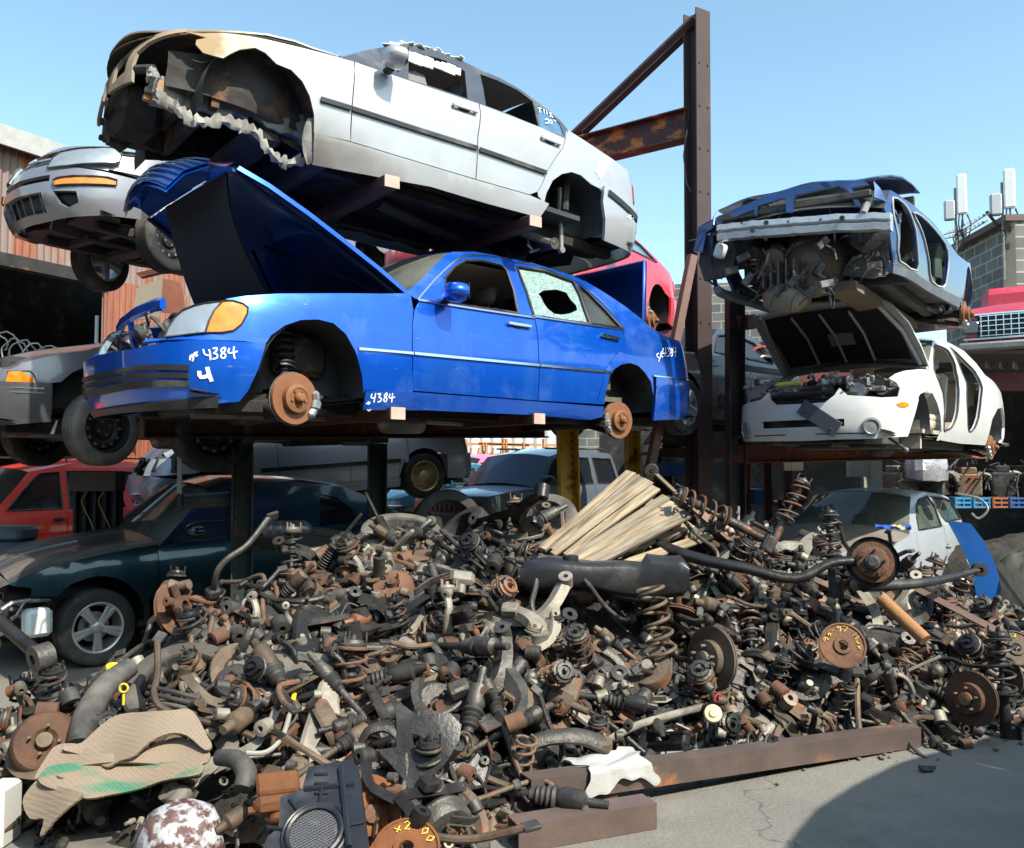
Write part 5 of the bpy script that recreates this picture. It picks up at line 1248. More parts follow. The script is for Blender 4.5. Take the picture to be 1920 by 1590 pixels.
# ================= silver saloon nose, top left =================
P_s2=mat('lilac_silver_paint',(.27,.26,.28),(.22,.215,.235),rough=.3,metal=.4,scale=2,coat=.8,dust=.15,dustc=(.26,.25,.24))
C=Car('silver_saloon_car','silver-grey saloon with amber indicator, bonnet ajar, high up at the left edge',(4.098,-.014,0,-3.263,10.176,3.767),.88,
 [(1.3,.875),(1.75,.83),(2.12,.70),(2.34,.43),(2.42,0)],[(-1.3,.875),(-1.9,.80),(-2.2,.66),(-2.3,.4),(-2.33,0)],SIDE0,
 [(0.18,.14),(.24,.06),(.36,.0),(.55,0.02),(.70,.08),(.9,.24)],[(.2,.05),(.4,.0),(.62,.01),(1.0,.1)],[(-3,.98),(-1.4,.95),(.8,.94),(1.4,.92),(1.8,.84),(2.3,.76)],group='stacked scrap cars')
TL=C;px=C.px
bt=px('D',[(20,690),(200,560),(420,472),(760,440),(1000,465),(1130,500)],2.2);bb=px('D',[(100,1000),(400,870),(680,790),(1000,800),(1240,808)],2.2)
hd=px('D',[(478,405),(530,312),(600,262),(740,232),(900,219),(1040,216),(1110,240),(1128,292),(1108,332),(1060,350),(830,358),(650,380)],2.1)
tn=px('D',[(525,502),(560,482),(700,464),(850,466),(1000,476),(1078,500),(1074,550),(900,542),(700,542),(532,555)],2.1)
template(C,P_s2,(1.33,.36,.36),(-1.33,.36,.36),[(.85,.95),(1.3,.90),(1.7,.85),(2.0,.80),(2.2,.76)],[(.80,.95),(.5,1.15),(.2,1.33),(-.3,1.38),(-.8,1.34),(-1.1,1.2),(-1.4,.98)],[(-1.4,.98),(-1.8,.95),(-2.1,.9)],[.72,-.25,-1.1],sill=(.22,.34),bf=(.30,.66),br=(.3,.62),skip=('front_bumper','nose','hood'),wins=[[(.55,.99),(.25,1.25),(-.2,1.30),(-.2,.99)],[(-.3,.99),(-.3,1.30),(-.75,1.25),(-.95,.99)]],hcr=.12)
q=C.sf
C.panel('front_bumper',[(1.70,.60),(2.2,.62),(2.5,.645),(q,.66),(2*q-2.5,.645),(2*q-2.2,.62),(2*q-1.7,.60),(2*q-1.7,.24),(2*q-2.2,.20),(q,.18),(2.2,.20),(1.7,.24)],P_s2,both=False,off=.03,thick=.04,g=.07,
 holes=[[(q-.34,.40),(q+.34,.40),(q+.36,.24),(q-.36,.24)],[(q-.42,.555),(q+.42,.555),(q+.42,.50),(q-.42,.50)],[(q-.47,.40),(q-.68,.40),(q-.70,.31),(q-.60,.26),(q-.52,.30)],[(q+.47,.40),(q+.68,.40),(q+.70,.31),(q+.60,.26),(q+.52,.30)]])
C.panel('bumper_void',[(q-.9,.6),(q+.9,.6),(q+.9,.22),(q-.9,.22)],M_blk,both=False,off=-.05)
for k in range(5):C.strip('intake_bar',[(q-.28+.14*k,.24),(q-.28+.14*k,.40)],.012,P_s2,both=False,off=-.0)
C.panel('headlight',hd,M_lamp,off=.045,thick=.06,g=.05);C.panel('turn_signal',tn,M_amb,off=.042,thick=.02,g=.06);outline(C,[hd,tn],.008,.05);wear(P_s2,(.1,.1,.1),(.2,.2,.2),.8)
C.panel('front_panel',[(2.0,.645),(2.0,.72),(2.25,.705),(2.42,.70),(q,.70),(2*q-2.42,.70),(2*q-2.25,.705),(2*q-2.0,.72),(2*q-2,.645)],P_s2,both=False,off=.005,g=.08)
C.panel('grille_void',[(q-.45,.70),(q-.40,.80),(q,.81),(q+.40,.80),(q+.45,.70)],M_blk,both=False,off=-.02,g=.08)
C.strip('grille_bar',[(q-.42,.755),(q-.2,.765),(q,.767),(q+.2,.765),(q+.42,.755)],.03,P_s2,both=False,off=.02)
s,z=C.one(*full('D',[(320,430)])[0],q);p=C.surf(q,.765);em=MB();B=frame(p+C.normal(q,.765)*.03,C.normal(q,.765));pa=[B@Vector((.045*math.cos(k*PI/10),.035*math.sin(k*PI/10),0)) for k in range(20)]
em.tube(pa,.006,6,closed=True);em.box((0,0,0),(.07,.012,.01),B,.002);em.build('grille_emblem',M_chr,C.root)
C.loft('bonnet',[(.85,.97),(1.3,.95),(1.7,.92),(2.0,.895),(2.12,.875),(2.2,.845)],P_s2,crown=[.1,.1,.1,.09,.08,.06],nv=16,bow=.10)
C.loft('bonnet_underside',[(1.0,.93),(1.7,.88),(2.1,.84)],M_blk,crown=[.08,.08,.06],nv=10,bow=.08)
bay=MB();bay.box((1.5,0,.55),(1.0,1.3,.4),None,.05);bay.box((2.05,0,.62),(.06,1.3,.3));bay.build('engine_block',M_under,C.root)
underbody(C,-2.1,2.05,.20,0,0,-1.33,1.33,mat('purple_grime',(.03,.022,.028),(.06,.05,.055),rough=.7,scale=3,bump=.4))
for x in(1.33,-1.33):well(C,x,.38,.37,.5,.8)
p=on_y(C,181,495,-.78);wheel(C,(p.x,-.70,p.z+.02),.335,.2,'five',steer=.25)
wheel(C,(1.33,.72,p.z+.02),.335,.2,'steel',steer=.15)
interior(C,.72,.92)
# ================= dark grey saloon, left edge =================
P_gr=mat('graphite_paint',(.20,.195,.21),(.16,.155,.17),rough=.3,metal=.5,scale=2,coat=.8,dust=.15)
C=Car('grey_saloon_car','dark grey saloon cropped by the left edge, front wheels hanging down',(3.95,.0,0,-3.12,8.83,1.80),.85,
 [(1.3,.848),(1.8,.80),(2.1,.66),(2.22,.4),(2.28,0)],[(-1.3,.845),(-1.9,.80),(-2.2,.66),(-2.3,.4),(-2.33,0)],SIDE0,
 [(0.18,.10),(.3,.02),(.5,.0),(.62,.02),(.9,.14)],[(.2,.05),(.4,.0),(.62,.01),(1.0,.1)],[(-3,.98),(-1.4,.95),(.8,.93),(1.4,.90),(1.8,.84),(2.3,.76)],group='stacked scrap cars')
GR=C;px=C.px
hood=px('E',[(80,672),(220,615),(420,562),(600,530),(840,503)],1.6)
aF_=px('E',[(470,1110),(485,960),(520,860),(560,795),(640,725),(715,688)],1.6)
bz=px('E',[(555,795),(300,797),(30,815)],1.8);bbz=px('E',[(440,1118),(60,1125)],1.9)
lamp=px('E',[(42,800),(70,690),(250,688),(285,730),(305,795)],1.9)
hz=[p for p in hood]
template(C,P_gr,(1.33,.34,.36),(-1.33,.36,.36),[(.85,.95)]+[(a,b) for a,b in sorted(hz) if a>.95],[(.80,.95),(.5,1.15),(.2,1.30),(-.3,1.36),(-.8,1.32),(-1.1,1.2),(-1.4,.98)],[(-1.4,.98),(-1.8,.95),(-2.1,.9)],[.72,-.25,-1.1],sill=(.22,.34),bf=(min(bbz[0][1],bbz[1][1]),bz[0][1]),br=(.3,.62),wins=[[(.55,.99),(.25,1.25),(-.2,1.28),(-.2,.99)],[(-.3,.99),(-.3,1.28),(-.75,1.23),(-.95,.99)]],g=.08,bump=mat('grey_bumper_plastic',(.045,.045,.05),(.07,.07,.075),rough=.4,dust=.2))
outline(C,[lamp],.006,.016)
C.panel('turn_signal',lamp,M_lamp,off=.012,thick=.03,g=.04);C.panel('indicator_lens',[lamp[0],lamp[1],((lamp[1][0]+lamp[2][0])/2,lamp[2][1]),(lamp[3][0],lamp[3][1]-.02),(lamp[4][0]+.03,lamp[4][1]+.01)],M_amb,off=.016,thick=.01,g=.04)
z=bz[0][1];q=C.sf
for zz in(z-.05,z-.085):C.strip('bumper_groove',[(1.75,zz),(2.1,zz),(2.4,zz),(q,zz)],.012,mat('chrome_edge',(.35,.35,.36),rough=.25,metal=.8),off=.036,both=True)
underbody(C,-2.1,2.05,.20,0,0,-1.33,1.33)
for x in(1.33,-1.33):well(C,x,.36,.37,.5,.8)
bay=MB();bay.box((1.5,0,.55),(1.0,1.3,.4),None,.05);bay.build('engine_block',M_under,C.root)
p=on_y(C,192,803,.80);wheel(C,(p.x,.78,p.z),.315,.19,'steel',steer=.25,rub=M_rubg)
wheel(C,(p.x,-.72,p.z),.315,.19,'steel',steer=.1)
mf=MB();a=on_y(C,*full('E',[(470,1100)])[0],.80);b=on_y(C,*full('E',[(430,1210)])[0],.80);mf.tube([a,b],[.02,.035],6,flat=.3);mf.build('mud_flap',mat('grey_flap',(.35,.35,.32),rough=.8),C.root)
interior(C,.72,.92)
# ================= dark green coupe on the ground =================
P_gn=mat('dark_green_paint',(.004,.035,.045),(.003,.025,.035),rough=.3,metal=.5,scale=2,coat=1.0,dust=.18,dustc=(.10,.12,.12))
C=Car('green_coupe_car','very dark green coupe with five-spoke alloy wheel, parked on the ground at lower left',(3.89,.012,0,-3.05,8.89,.03),.86,
 [(1.3,.855),(1.8,.80),(2.1,.66),(2.22,.4),(2.28,0)],[(-1.3,.855),(-2.1,.81),(-2.5,.68),(-2.62,.4),(-2.65,0)],SIDE0,
 [(0.18,.10),(.3,.02),(.5,.0),(.62,.02),(.9,.2)],[(.2,.05),(.4,.0),(.62,.01),(1.0,.1)],[(-3,1.06),(-1.4,1.0),(.8,.95),(1.4,.90),(1.8,.84),(2.3,.76)])
GN=C;px=C.px
ft=px('K',[(60,945),(200,880),(350,825),(560,770),(800,720),(950,690),(1090,680)],1.5)
aF_=px('K',[(215,1030),(400,1030),(430,1000),(500,940),(620,895),(720,885),(820,905),(900,950),(960,1010),(990,1080)],1.3)
dl=px('K',[(1090,690),(1098,800),(1100,1000)],.7)
roof=px('K',[(1100,680),(1200,570),(1330,420),(1440,292),(1600,240)],.2)+px('5',[(0,1168)],-.3)[:0]+px('4',[(1600,1165)],-.4)+px('5',[(130,1190),(250,1240),(330,1290)],-1.2)
tail=[(-2.0,1.12),(-2.3,1.09)]
top=[p for p in sorted(ft) if p[0]>dl[0][0]]
C.panel('front_fender',[(dl[2][0]+.004,dl[2][1]),(aF_[-1][0],aF_[-1][1])]+aF_[::-1][1:]+px('K',[(218,970),(100,958)],2.0)+[ft[0]]+ft[1:]+[(dl[0][0]+.004,dl[0][1])]+[(dl[1][0]+.004,dl[1][1])],P_gn,g=.06)
bl=px('K',[(1120,690),(1350,655),(1590,630)],.3)+px('4',[(1400,1500)],-.4)[:0]+px('5',[(180,1330)],-1.2)[:0]
bz=bl[-1][1]
C.panel('front_door',[(dl[0][0]-.004,dl[0][1]),(-.6,bz),(-.6,.25),(dl[2][0]-.004,.25),(dl[1][0]-.004,dl[1][1])],P_gn,g=.1)
tz=tail[0][1]
C.panel('rear_fender',[(-.608,bz),(-.608,.25),(-.95,.25),(-1.02,.5),(-1.2,.66),(-1.38,.69),(-1.56,.66),(-1.7,.55),(-1.75,.3),(-2.6,.3),(-2.6,tz-.06),(-2.1,tz)],P_gn,g=.1)
C.panel('sill',[(aF_[-1][0],.2),(aF_[-1][0],.25),(-1.0,.25),(-1.0,.2)],P_gn)
q=-C.sr;C.panel('tail_panel',[(-2.58,.3),(-2.58,tz-.06),(q,tz-.05),(2*q+2.58,tz-.06),(2*q+2.58,.3)],P_gn,both=False)
C.panel('tail_light',[(-2.62,.78),(-2.62,.96),(-2.80,.96),(-2.80,.78)],M_red,off=.01,g=.05)
C.panel('rear_bumper_patch',[(-2.22,1.06),(-2.45,1.03),(-2.60,1.0),(-2.62,.74),(-2.52,.64),(-2.42,.66),(-2.36,.86)],mat('cream_primer',(.62,.56,.36),rough=.5),off=.02,thick=.02,g=.06)
wq=px('5',[(0,1220),(80,1235),(150,1290),(178,1330),(160,1358),(40,1368),(0,1372)],-1.0);wd=px('K',[(1150,672),(1260,560),(1390,400),(1470,320),(1590,290),(1590,622)],.1)
C.panel('window_pillars',roof+[(-1.75,bz),(-.6,bz)]+[(dl[0][0],dl[0][1])],P_gn,holes=[wd,wq],g=.07)
C.panel('side_window',wd,M_gld,off=-.01,thick=.004);C.panel('side_window',wq,M_gld,off=-.01,thick=.004)
n=len(roof);C.loft('windscreen',roof[:4],mat('dusty_glass_solid',(.10,.10,.095),(.16,.15,.14),rough=.3,coat=.9,scale=2,dust=.2) if False else M_gldust,crown=[.12,.11,.09,.07],cv=(.55,0,.83),thick=.005)
C.loft('roof',roof[3:n-2],P_gn,crown=.07);C.loft('rear_window',[roof[n-3],roof[n-2],roof[n-1]],M_gld,crown=.07,cv=(-.5,0,.87),thick=.005);C.loft('boot_lid',[roof[n-1],tail[0],(-2.3,tz-.02)],P_gn,crown=.06)
P_hd=mat('dusty_black_bonnet',(.035,.035,.038),(.08,.075,.07),rough=.55,metal=.2,coat=.25,scale=4,dust=.45,dustc=(.28,.25,.21),stretch=(.5,2,1))
hs=[(.80,ft[-1][1]+.02)]+[(a,b+.012) for a,b in sorted(ft) if a>.9];C.loft('bonnet',hs,P_hd,crown=.10,nv=16)
e=hs[-1];C.loft('bonnet_front',[e,(e[0]+.06,e[1]-.02),(e[0]+.1,e[1]-.07)],P_hd,crown=[.10,.10,.09],nv=16,bow=.05)
fr=MB();fr.box((2.0,0,.45),(.1,1.3,.3),None,.03);fr.box((1.5,0,.5),(.9,1.2,.35),None,.04);fr.build('engine_block',M_under,C.root)
hl=MB();a=on_y(C,*full('K',[(50,1010)])[0],.72);hl.box((a.x,.60,a.z),(.25,.26,.15),Rz(-.3),.04);hl.build('headlight',M_lamp,C.root)
hb=MB();hb.tube([on_y(C,*full('K',[p])[0],.74) for p in((360,1050),(200,1055),(80,1075),(10,1120))],.02,8);hb.box(tuple(on_y(C,*full('K',[(250,1053)])[0],.76)),(.07,.03,.03),None,.005);hb.build('bumper_bracket',M_galv,C.root)
wb=MB();a=on_y(C,*full('K',[(150,1200)])[0],.70);wb.box((a.x,.66,a.z),(.20,.15,.22),Rz(.1),.03);wb.build('washer_bottle',mat('milky_plastic',(.62,.68,.66),rough=.45,dust=.2),C.root)
jk=MB()
rr=random.Random(4)
for k in range(30):
    p=Vector((rr.uniform(1.75,2.2),rr.uniform(-.2,.78),rr.uniform(.3,.62)));jk.tube([p,p+Vector((rr.uniform(-.1,.1),rr.uniform(-.1,.1),.03)),p+Vector((rr.uniform(-.2,.2),rr.uniform(-.2,.2),rr.uniform(-.12,.1)))],rr.uniform(.006,.02),6)
jk.build('front_clutter',M_galv,C.root)
for (x,y,sd) in((1.36,.84,1),(1.36,-.84,-1),(-1.36,.84,1),(-1.36,-.84,-1)):
    a=on_y(C,184,1180,.84) if x>0 else None
    wheel(C,((a.x if a else x),y-.10*sd,.31),.315,.2,'split5' if sd>0 else 'steel',side=sd,steer=.06 if x>0 else 0)
for x in(1.36,-1.36):well(C,x,.36,.36,.5,.8)
underbody(C,-2.2,1.6,.22,0,0,-1.36,1.36)
interior(C,.6,.90,M_int,M_int,.3)
mp=on_y(C,*full('K',[(1350,575)])[0],.98);mirror(C,(mp.x,.90,mp.z),P_gn,sides=(1,))
# ================= cars further back =================
STD=([(1.3,.855),(1.8,.80),(2.1,.66),(2.22,.4),(2.28,0)],[(-1.3,.855),(-1.95,.81),(-2.2,.68),(-2.3,.4),(-2.33,0)],SIDE0,[(0.18,.10),(.3,.02),(.5,.0),(.62,.02),(.9,.2)],[(.2,.05),(.4,.0),(.62,.01),(1.0,.1)],[(-3,.98),(-1.4,.95),(.8,.93),(1.4,.90),(1.8,.84),(2.3,.76)])
HOOD=[(.85,.95),(1.2,.92),(1.6,.86),(1.95,.78)];DECK=[(-1.4,.98),(-1.8,.95),(-2.0,.91)]
ROOF=[(.80,.95),(.5,1.15),(.15,1.33),(-.3,1.38),(-.8,1.34),(-1.1,1.2),(-1.4,.98)]
WINS=[[(.55,.99),(.22,1.24),(-.2,1.30),(-.2,.99)],[(-.3,.99),(-.3,1.30),(-.75,1.25),(-1.0,1.08),(-1.02,.99)]]
# crumpled light blue-silver saloon with lattice wheel
P_cr=mat('silver_blue_paint',(.50,.55,.62),(.42,.47,.54),rough=.35,metal=.3,scale=2,coat=.7,dust=.25,dustc=(.3,.3,.3))
C=Car('crumpled_saloon_car','silver-blue saloon with crushed nose and gold lattice wheel, behind the steel posts',(3.744,.071,0,-2.792,12.205,1.13),.86,*STD,group='stacked scrap cars')
px=C.px
import math as _m
def crush(x,y):return (.035*_m.sin(9*x+4*y)+.03*_m.sin(17*y-6*x))*max(0,min(1,(x-1.2)*1.5))
template(C,P_cr,(1.36,.34,.36),(-1.36,.34,.37),HOOD,ROOF,DECK,[.72,-.25,-1.12],wins=WINS,skip=('hood','front_bumper','nose'),wglass=M_gld)
C.loft('bonnet',[(.85,.97),(1.2,.98),(1.5,1.0),(1.7,.93),(1.9,.86),(2.05,.78)],P_cr,crown=[.08,.08,.07,.05,.03,.02],dent=crush,nv=24)
q=C.sf
C.panel('front_bumper',[(1.75,.5),(2.3,.58),(q,.60),(2*q-2.3,.56),(2*q-1.75,.5),(2*q-1.75,.24),(q,.18),(1.75,.24)],P_cr,both=False,off=.02,thick=.04,g=.06,holes=[[(q-.25,.36),(q+.4,.38),(q+.4,.26),(q-.25,.24)]],dent=lambda s,z:.03*_m.sin(11*s+5*z)+.02*_m.sin(23*z+7*s))
C.panel('grille_mesh',[(q-.3,.40),(q+.45,.40),(q+.45,.22),(q-.3,.22)],M_blk,both=False,off=-.03)
for k in range(4):C.strip('grille_bar',[(q-.25,.26+.032*k),(q+.4,.27+.032*k)],.012,P_cr,both=False,off=.0)
C.panel('crash_damage',[(1.5,.86),(1.9,.84),(2.4,.80),(2.6,.66),(1.95,.6),(1.8,.52),(1.7,.6)],M_blk,off=-.02,g=.06,dent=lambda s,z:.03*_m.sin(20*s))
C.strip('side_moulding',[(.95,.56),(-.99,.56)],.05,M_blk,off=.02);
C.panel('red_scrape',[(1.3,.96),(1.38,.97),(1.36,.93)],M_red)
mb=MB();mb.box((1.7,.1,.5),(.6,1.2,.4),None,.05);mb.build('engine_block',M_under,C.root)
p=on_y(C,795,892,.85);wheel(C,(p.x,.80,p.z),.315,.2,'lattice',steer=-.05)
for a,b in((-1.36,-.78),(1.3,.78),(1.3,-.78)):wheel(C,(a,b,.28),.315,.2,'steel',side=1 if b>0 else -1)
for x in(1.36,-1.36):well(C,x,.36,.36,.5,.8)
underbody(C,-2.1,1.9,.22,0,0,-1.36,1.36);interior(C,.6,.90)
# silver SUV
P_suv=mat('silver_suv_paint',(.16,.195,.24),(.12,.155,.20),rough=.4,metal=.4,scale=2,coat=.8,dust=.2)
SUVb=[(-3,1.10),(3,1.08)]
SIDS=[(-1.1,.13),(-.9,.04),(-.7,.0),(-.3,.0),(-.05,.02),(0,.04),(.03,.05),(.6,.20),(.8,.28)]
C=Car('silver_suv','silver-grey SUV facing left behind the first yellow post',(4.055,.007,0,.222,16.089,.237),.88,[(1.3,.875),(1.8,.85),(2.08,.76),(2.18,.5),(2.22,0)],[(-1.3,.875),(-1.95,.84),(-2.25,.76),(-2.3,.4),(-2.33,0)],SIDS,[(0.18,.02),(.5,.0),(.9,.02),(1.1,.10)],[(.2,.0),(1.1,.02),(1.7,.2)],SUVb,cat='suv')
px=C.px
hl=px('G',[(482,502),(636,500),(634,562),(476,560)],2.1);am=px('G',[(572,504),(632,504),(630,558),(570,558)],2.1)
template(C,P_suv,(1.36,.42,.42),(-1.36,.42,.42),[(.80,1.08),(1.2,1.06),(1.7,1.02),(2.0,.98)],[(.74,1.08),(.45,1.35),(.2,1.62),(-.4,1.72),(-1.2,1.72),(-2.0,1.68),(-2.15,1.10)],[(-2.15,1.10),(-2.2,1.08)],[.68,-.25,-1.1],sill=(.35,.48),bf=(.40,.66),br=(.4,.66),wins=[[(.52,1.12),(.2,1.48),(.05,1.58),(-.2,1.60),(-.2,1.12)],[(-.3,1.12),(-.3,1.60),(-1.05,1.60),(-1.05,1.12)],[(-1.2,1.12),(-1.2,1.60),(-1.9,1.58),(-1.98,1.12)]],glass=mat('blue_windscreen',(.006,.014,.04),(.010,.02,.055),rough=.22,coat=.1,scale=1),wglass=mat('dark_glass_solid',(.012,.014,.018),rough=.08,coat=1),lampf=hl,bump=mat('dark_bumper',(.10,.13,.17),rough=.5,dust=.2),hcr=.05)
C.panel('indicator_lens',am,mat('dark_amber',(.35,.06,.02),rough=.2,coat=.8),off=.012,thick=.03,g=.06)
q=C.sf;C.panel('grille',[(q-.42,.92),(q+.42,.92),(q+.42,.72),(q-.42,.72)],M_blk,both=False,off=.01,thick=.03)
for k in range(8):C.strip('grille_bar',[(q-.36+.1*k,.73),(q-.36+.1*k,.91)],.012,mat('grille_chrome',(.4,.42,.44),rough=.3,metal=.7),both=False,off=.025)
mp=on_y(C,*full('G',[(1010,370)])[0],1.0);mirror(C,(mp.x,.93,mp.z),M_blk)
for a in(1.36,-1.36):
    well(C,a,.42,.43,.5,.8)
    for b in(.78,-.78):wheel(C,(a,b,.36),.36,.24,'five',side=1 if b>0 else -1)
underbody(C,-2.1,1.9,.42,0,0,-1.36,1.36)
rr_=MB()
for y in(.55,-.55):rr_.tube([(.1,y,1.77),(-1.9,y,1.77)],.018,6)
rr_.build('roof_rail',M_blk,C.root)
# red SUV far left
P_rs=mat('red_suv_paint',(.62,.045,.022),(.52,.035,.018),rough=.4,scale=2,coat=.5,dust=.2,dustc=(.6,.25,.18))
C=Car('red_suv','orange-red SUV seen behind the hanging wheels at the left edge',(4.12,-.007,0,-6.75,12.0,-.02),.86,[(1.3,.855),(1.8,.83),(2.05,.74),(2.18,.5),(2.2,0)],[(-1.3,.855),(-1.95,.84),(-2.2,.76),(-2.26,.4),(-2.28,0)],SIDS,[(0.18,.02),(1.1,.10)],[(.2,.0),(1.1,.02),(1.7,.2)],[(-3,1.12),(3,1.08)],cat='suv')
template(C,P_rs,(1.36,.42,.42),(-1.36,.42,.44),[(.80,1.08),(1.2,1.06),(1.7,1.02),(2.0,.98)],[(.74,1.08),(.45,1.35),(.2,1.62),(-.4,1.74),(-1.2,1.75),(-1.9,1.70),(-2.15,1.13)],[(-2.15,1.13),(-2.2,1.1)],[.68,-.25,-1.1],sill=(.35,.48),bf=(.40,.66),br=(.4,.66),wins=[[(.52,1.13),(.2,1.48),(.05,1.60),(-.2,1.62),(-.2,1.14)],[(-.3,1.14),(-.3,1.63),(-.95,1.63),(-1.1,1.14)],[(-1.25,1.16),(-1.12,1.63),(-1.75,1.6),(-1.95,1.18)]],wglass=M_gld,glass=M_gld,pil=P_rs)
C.strip('body_line',[(1.6,.80),(0,.82),(-.85,.84)],.012,mat('red_dark_line',(.4,.02,.012),rough=.5),off=.004)
handle(C,[(-.86,1.0),(-1.0,1.0)],M_blk);handle(C,[(-.06,1.0),(-.2,1.0)],M_blk)
for a in(1.36,-1.36):
    well(C,a,.42,.43,.5,.8)
    for b in(.76,-.76):wheel(C,(a,b,.34),.345,.22,'steel',side=1 if b>0 else -1,rub=M_rubg)
underbody(C,-2.1,1.9,.42,0,0,-1.36,1.36)
for i in range(2):
    rl=MB();y=.5-i;rl.tube([(.2,y,1.82),(-1.7,y,1.82)],.012,6)
    for k in range(4):rl.tube([(.2-.6*k,y,1.74),(.2-.6*k,y,1.82)],.012,6)
    rl.build('roof_rack',M_blk,C.root)
# red coupe behind, upper right
P_rc=mat('red_coupe_paint',(.62,.02,.035),(.52,.015,.03),rough=.35,scale=2,coat=.8,dust=.12)
C=Car('red_coupe_shell','red coupe shell with bare rear brake drum, up behind the open blue boot lid',(4.172,.007,0,.471,11.58,3.444),.86,*STD,group='stacked scrap cars',scale=1.15)
px=C.px
template(C,P_rc,(1.36,.34,.36),(-1.32,.34,.36),HOOD,[(.80,.95),(.5,1.12),(.2,1.26),(-.3,1.30),(-.9,1.27),(-1.35,1.15),(-1.85,.98)],[(-1.85,.98),(-2.0,.96),(-2.1,.94)],[.72,-.55],wins=[[(.55,.99),(.22,1.18),(-.45,1.22),(-.45,.99)],[(-.6,.99),(-.6,1.22),(-1.1,1.16),(-1.45,1.0)]],wglass=mat('pale_blue_glass',(.12,.22,.30),rough=.1,coat=.8))
sp=MB();sp.box((-2.12,0,1.04),(.2,1.3,.03),Ry(-.1)@Tr(-.1,0,-.22),.01)
for y in(.5,-.5):sp.box((-2.2,y,.97),(.1,.04,.1),None,.01)
sp.build('spoiler',P_rc,C.root)
C.panel('tail_light',[(-2.0,.68),(-2.0,.86),(-2.5,.86),(-2.5,.68)],M_red,off=.01)
well(C,-1.32,.36,.36,.5,.82);well(C,1.36,.36,.36,.5,.82)
p=on_y(C,1226,601,.82);disc_hub(C,(p.x,.80,p.z),.13,strut=False,caliper=False,rusty=True);disc_hub(C,(p.x+.06,.74,p.z+.10),.13,strut=False,caliper=False,rusty=False)
underbody(C,-2.1,1.9,.24,0,0,-1.36,1.36);interior(C,.6,.90)
# silver hatchback on the ground, right
P_ht=mat('pale_silver_paint',(.48,.52,.56),(.42,.46,.50),rough=.38,metal=.3,scale=2,coat=.6,dust=.3,dustc=(.38,.35,.30))
C=Car('silver_hatchback','pale silver three-door hatchback with dusty bonnet, behind the right end of the scrap heap',(4.003,.002,0,4.567,11.421,-.041),.84,[(1.3,.835),(1.7,.79),(1.95,.66),(2.05,.4),(2.1,0)],[(-1.2,.835),(-1.6,.80),(-1.78,.68),(-1.85,.4),(-1.87,0)],SIDE0,*STD[3:5],[(-3,1.0),(3,.97)],cat='hatchback')
px=C.px
rf=px('I',[(1255,560),(1256,440),(1262,345),(1330,322),(1430,330),(1480,348),(1530,430),(1565,500)],.2)
wd=px('I',[(1318,588),(1296,470),(1292,400),(1310,360),(1355,342),(1400,400),(1450,558)],0)
wq=px('I',[(1378,345),(1450,352),(1492,372),(1555,480),(1560,500),(1505,540),(1485,555),(1440,460)],-.6)
zc=rf[0][1]
dl=px('I',[(1262,575),(1300,620),(1310,720),(1305,800)],.6);dr=px('I',[(1482,556),(1520,600),(1545,680),(1546,800)],-.4)
C.panel('window_pillars',rf+[(-1.5,zc),dr[0],wd[-1],(wd[0][0],wd[0][1]-.01)],P_ht,holes=[[(a*1.0,b) for a,b in wd],wq],g=.07) if False else None
template(C,P_ht,(1.30,.32,.34),(-1.20,.32,.34),[(.80,.98),(1.1,.95),(1.5,.90),(1.8,.82)],rf[:6]+[(-1.45,1.25),(-1.62,.99)],[(-1.62,.99),(-1.64,.97)],[.66,-.48],wins=[wd,wq],hood=None) if False else None
template(C,P_ht,(1.30,.32,.34),(-1.20,.32,.34),[(.84,zc),(1.1,zc-.04),(1.5,zc-.09),(1.8,zc-.16)],[(rf[0][0],zc)]+rf[1:6]+[(-1.45,1.22),(-1.62,.99)],[(-1.62,.99),(-1.64,.97)],[.66,-.52],wins=[[(a,max(b,zc+.02)) for a,b in wd],[(max(a,-1.48),max(b,1.0)) for a,b in wq]],glass=M_gldust,wglass=glassmat('green_tint_glass',(.30,.42,.36),dust=.22,dustc=(.25,.3,.26)),g=.08,skip=('hood',))
C.loft('bonnet',[(.82,zc+.01),(1.1,zc-.03),(1.5,zc-.08),(1.8,zc-.15),(1.9,zc-.22)],mat('dusty_brown_bonnet',(.22,.19,.16),(.15,.13,.11),rough=.7,scale=3,dust=.4,coat=.1),crown=.09,bow=.08)
writing(C,'I',[[(1098,478),(1100,495),(1110,482)],[(1115,478),(1118,495)],[(1125,480),(1122,493),(1133,493),(1132,480),(1125,480)],[(1140,478),(1140,495),(1150,488)],[(1155,480),(1160,494),(1166,480)],[(1172,480),(1170,495)],[(1182,478),(1196,480),(1184,494),(1198,494)]],.012,off=.08,hint=1.0) if False else None
C.strip('side_moulding',[(.9,.52),(-.75,.50)],.03,P_ht,off=.02)
handle(C,px('I',[(1465,632),(1495,628)],-.4),P_ht)
for a in(1.30,-1.20):
    well(C,a,.34,.35,.5,.8)
    for b in(.76,-.76):wheel(C,(a,b,.30),.30,.19,'five',side=1 if b>0 else -1)
underbody(C,-1.6,1.7,.24,0,0,-1.2,1.3);interior(C,.6,.92,M_int,mat('tan_seat_dark',(.12,.10,.08),(.2,.17,.13),rough=.9),rear=-.7)
# marker writing low on the windscreen
mk=MB();rr=random.Random(6)
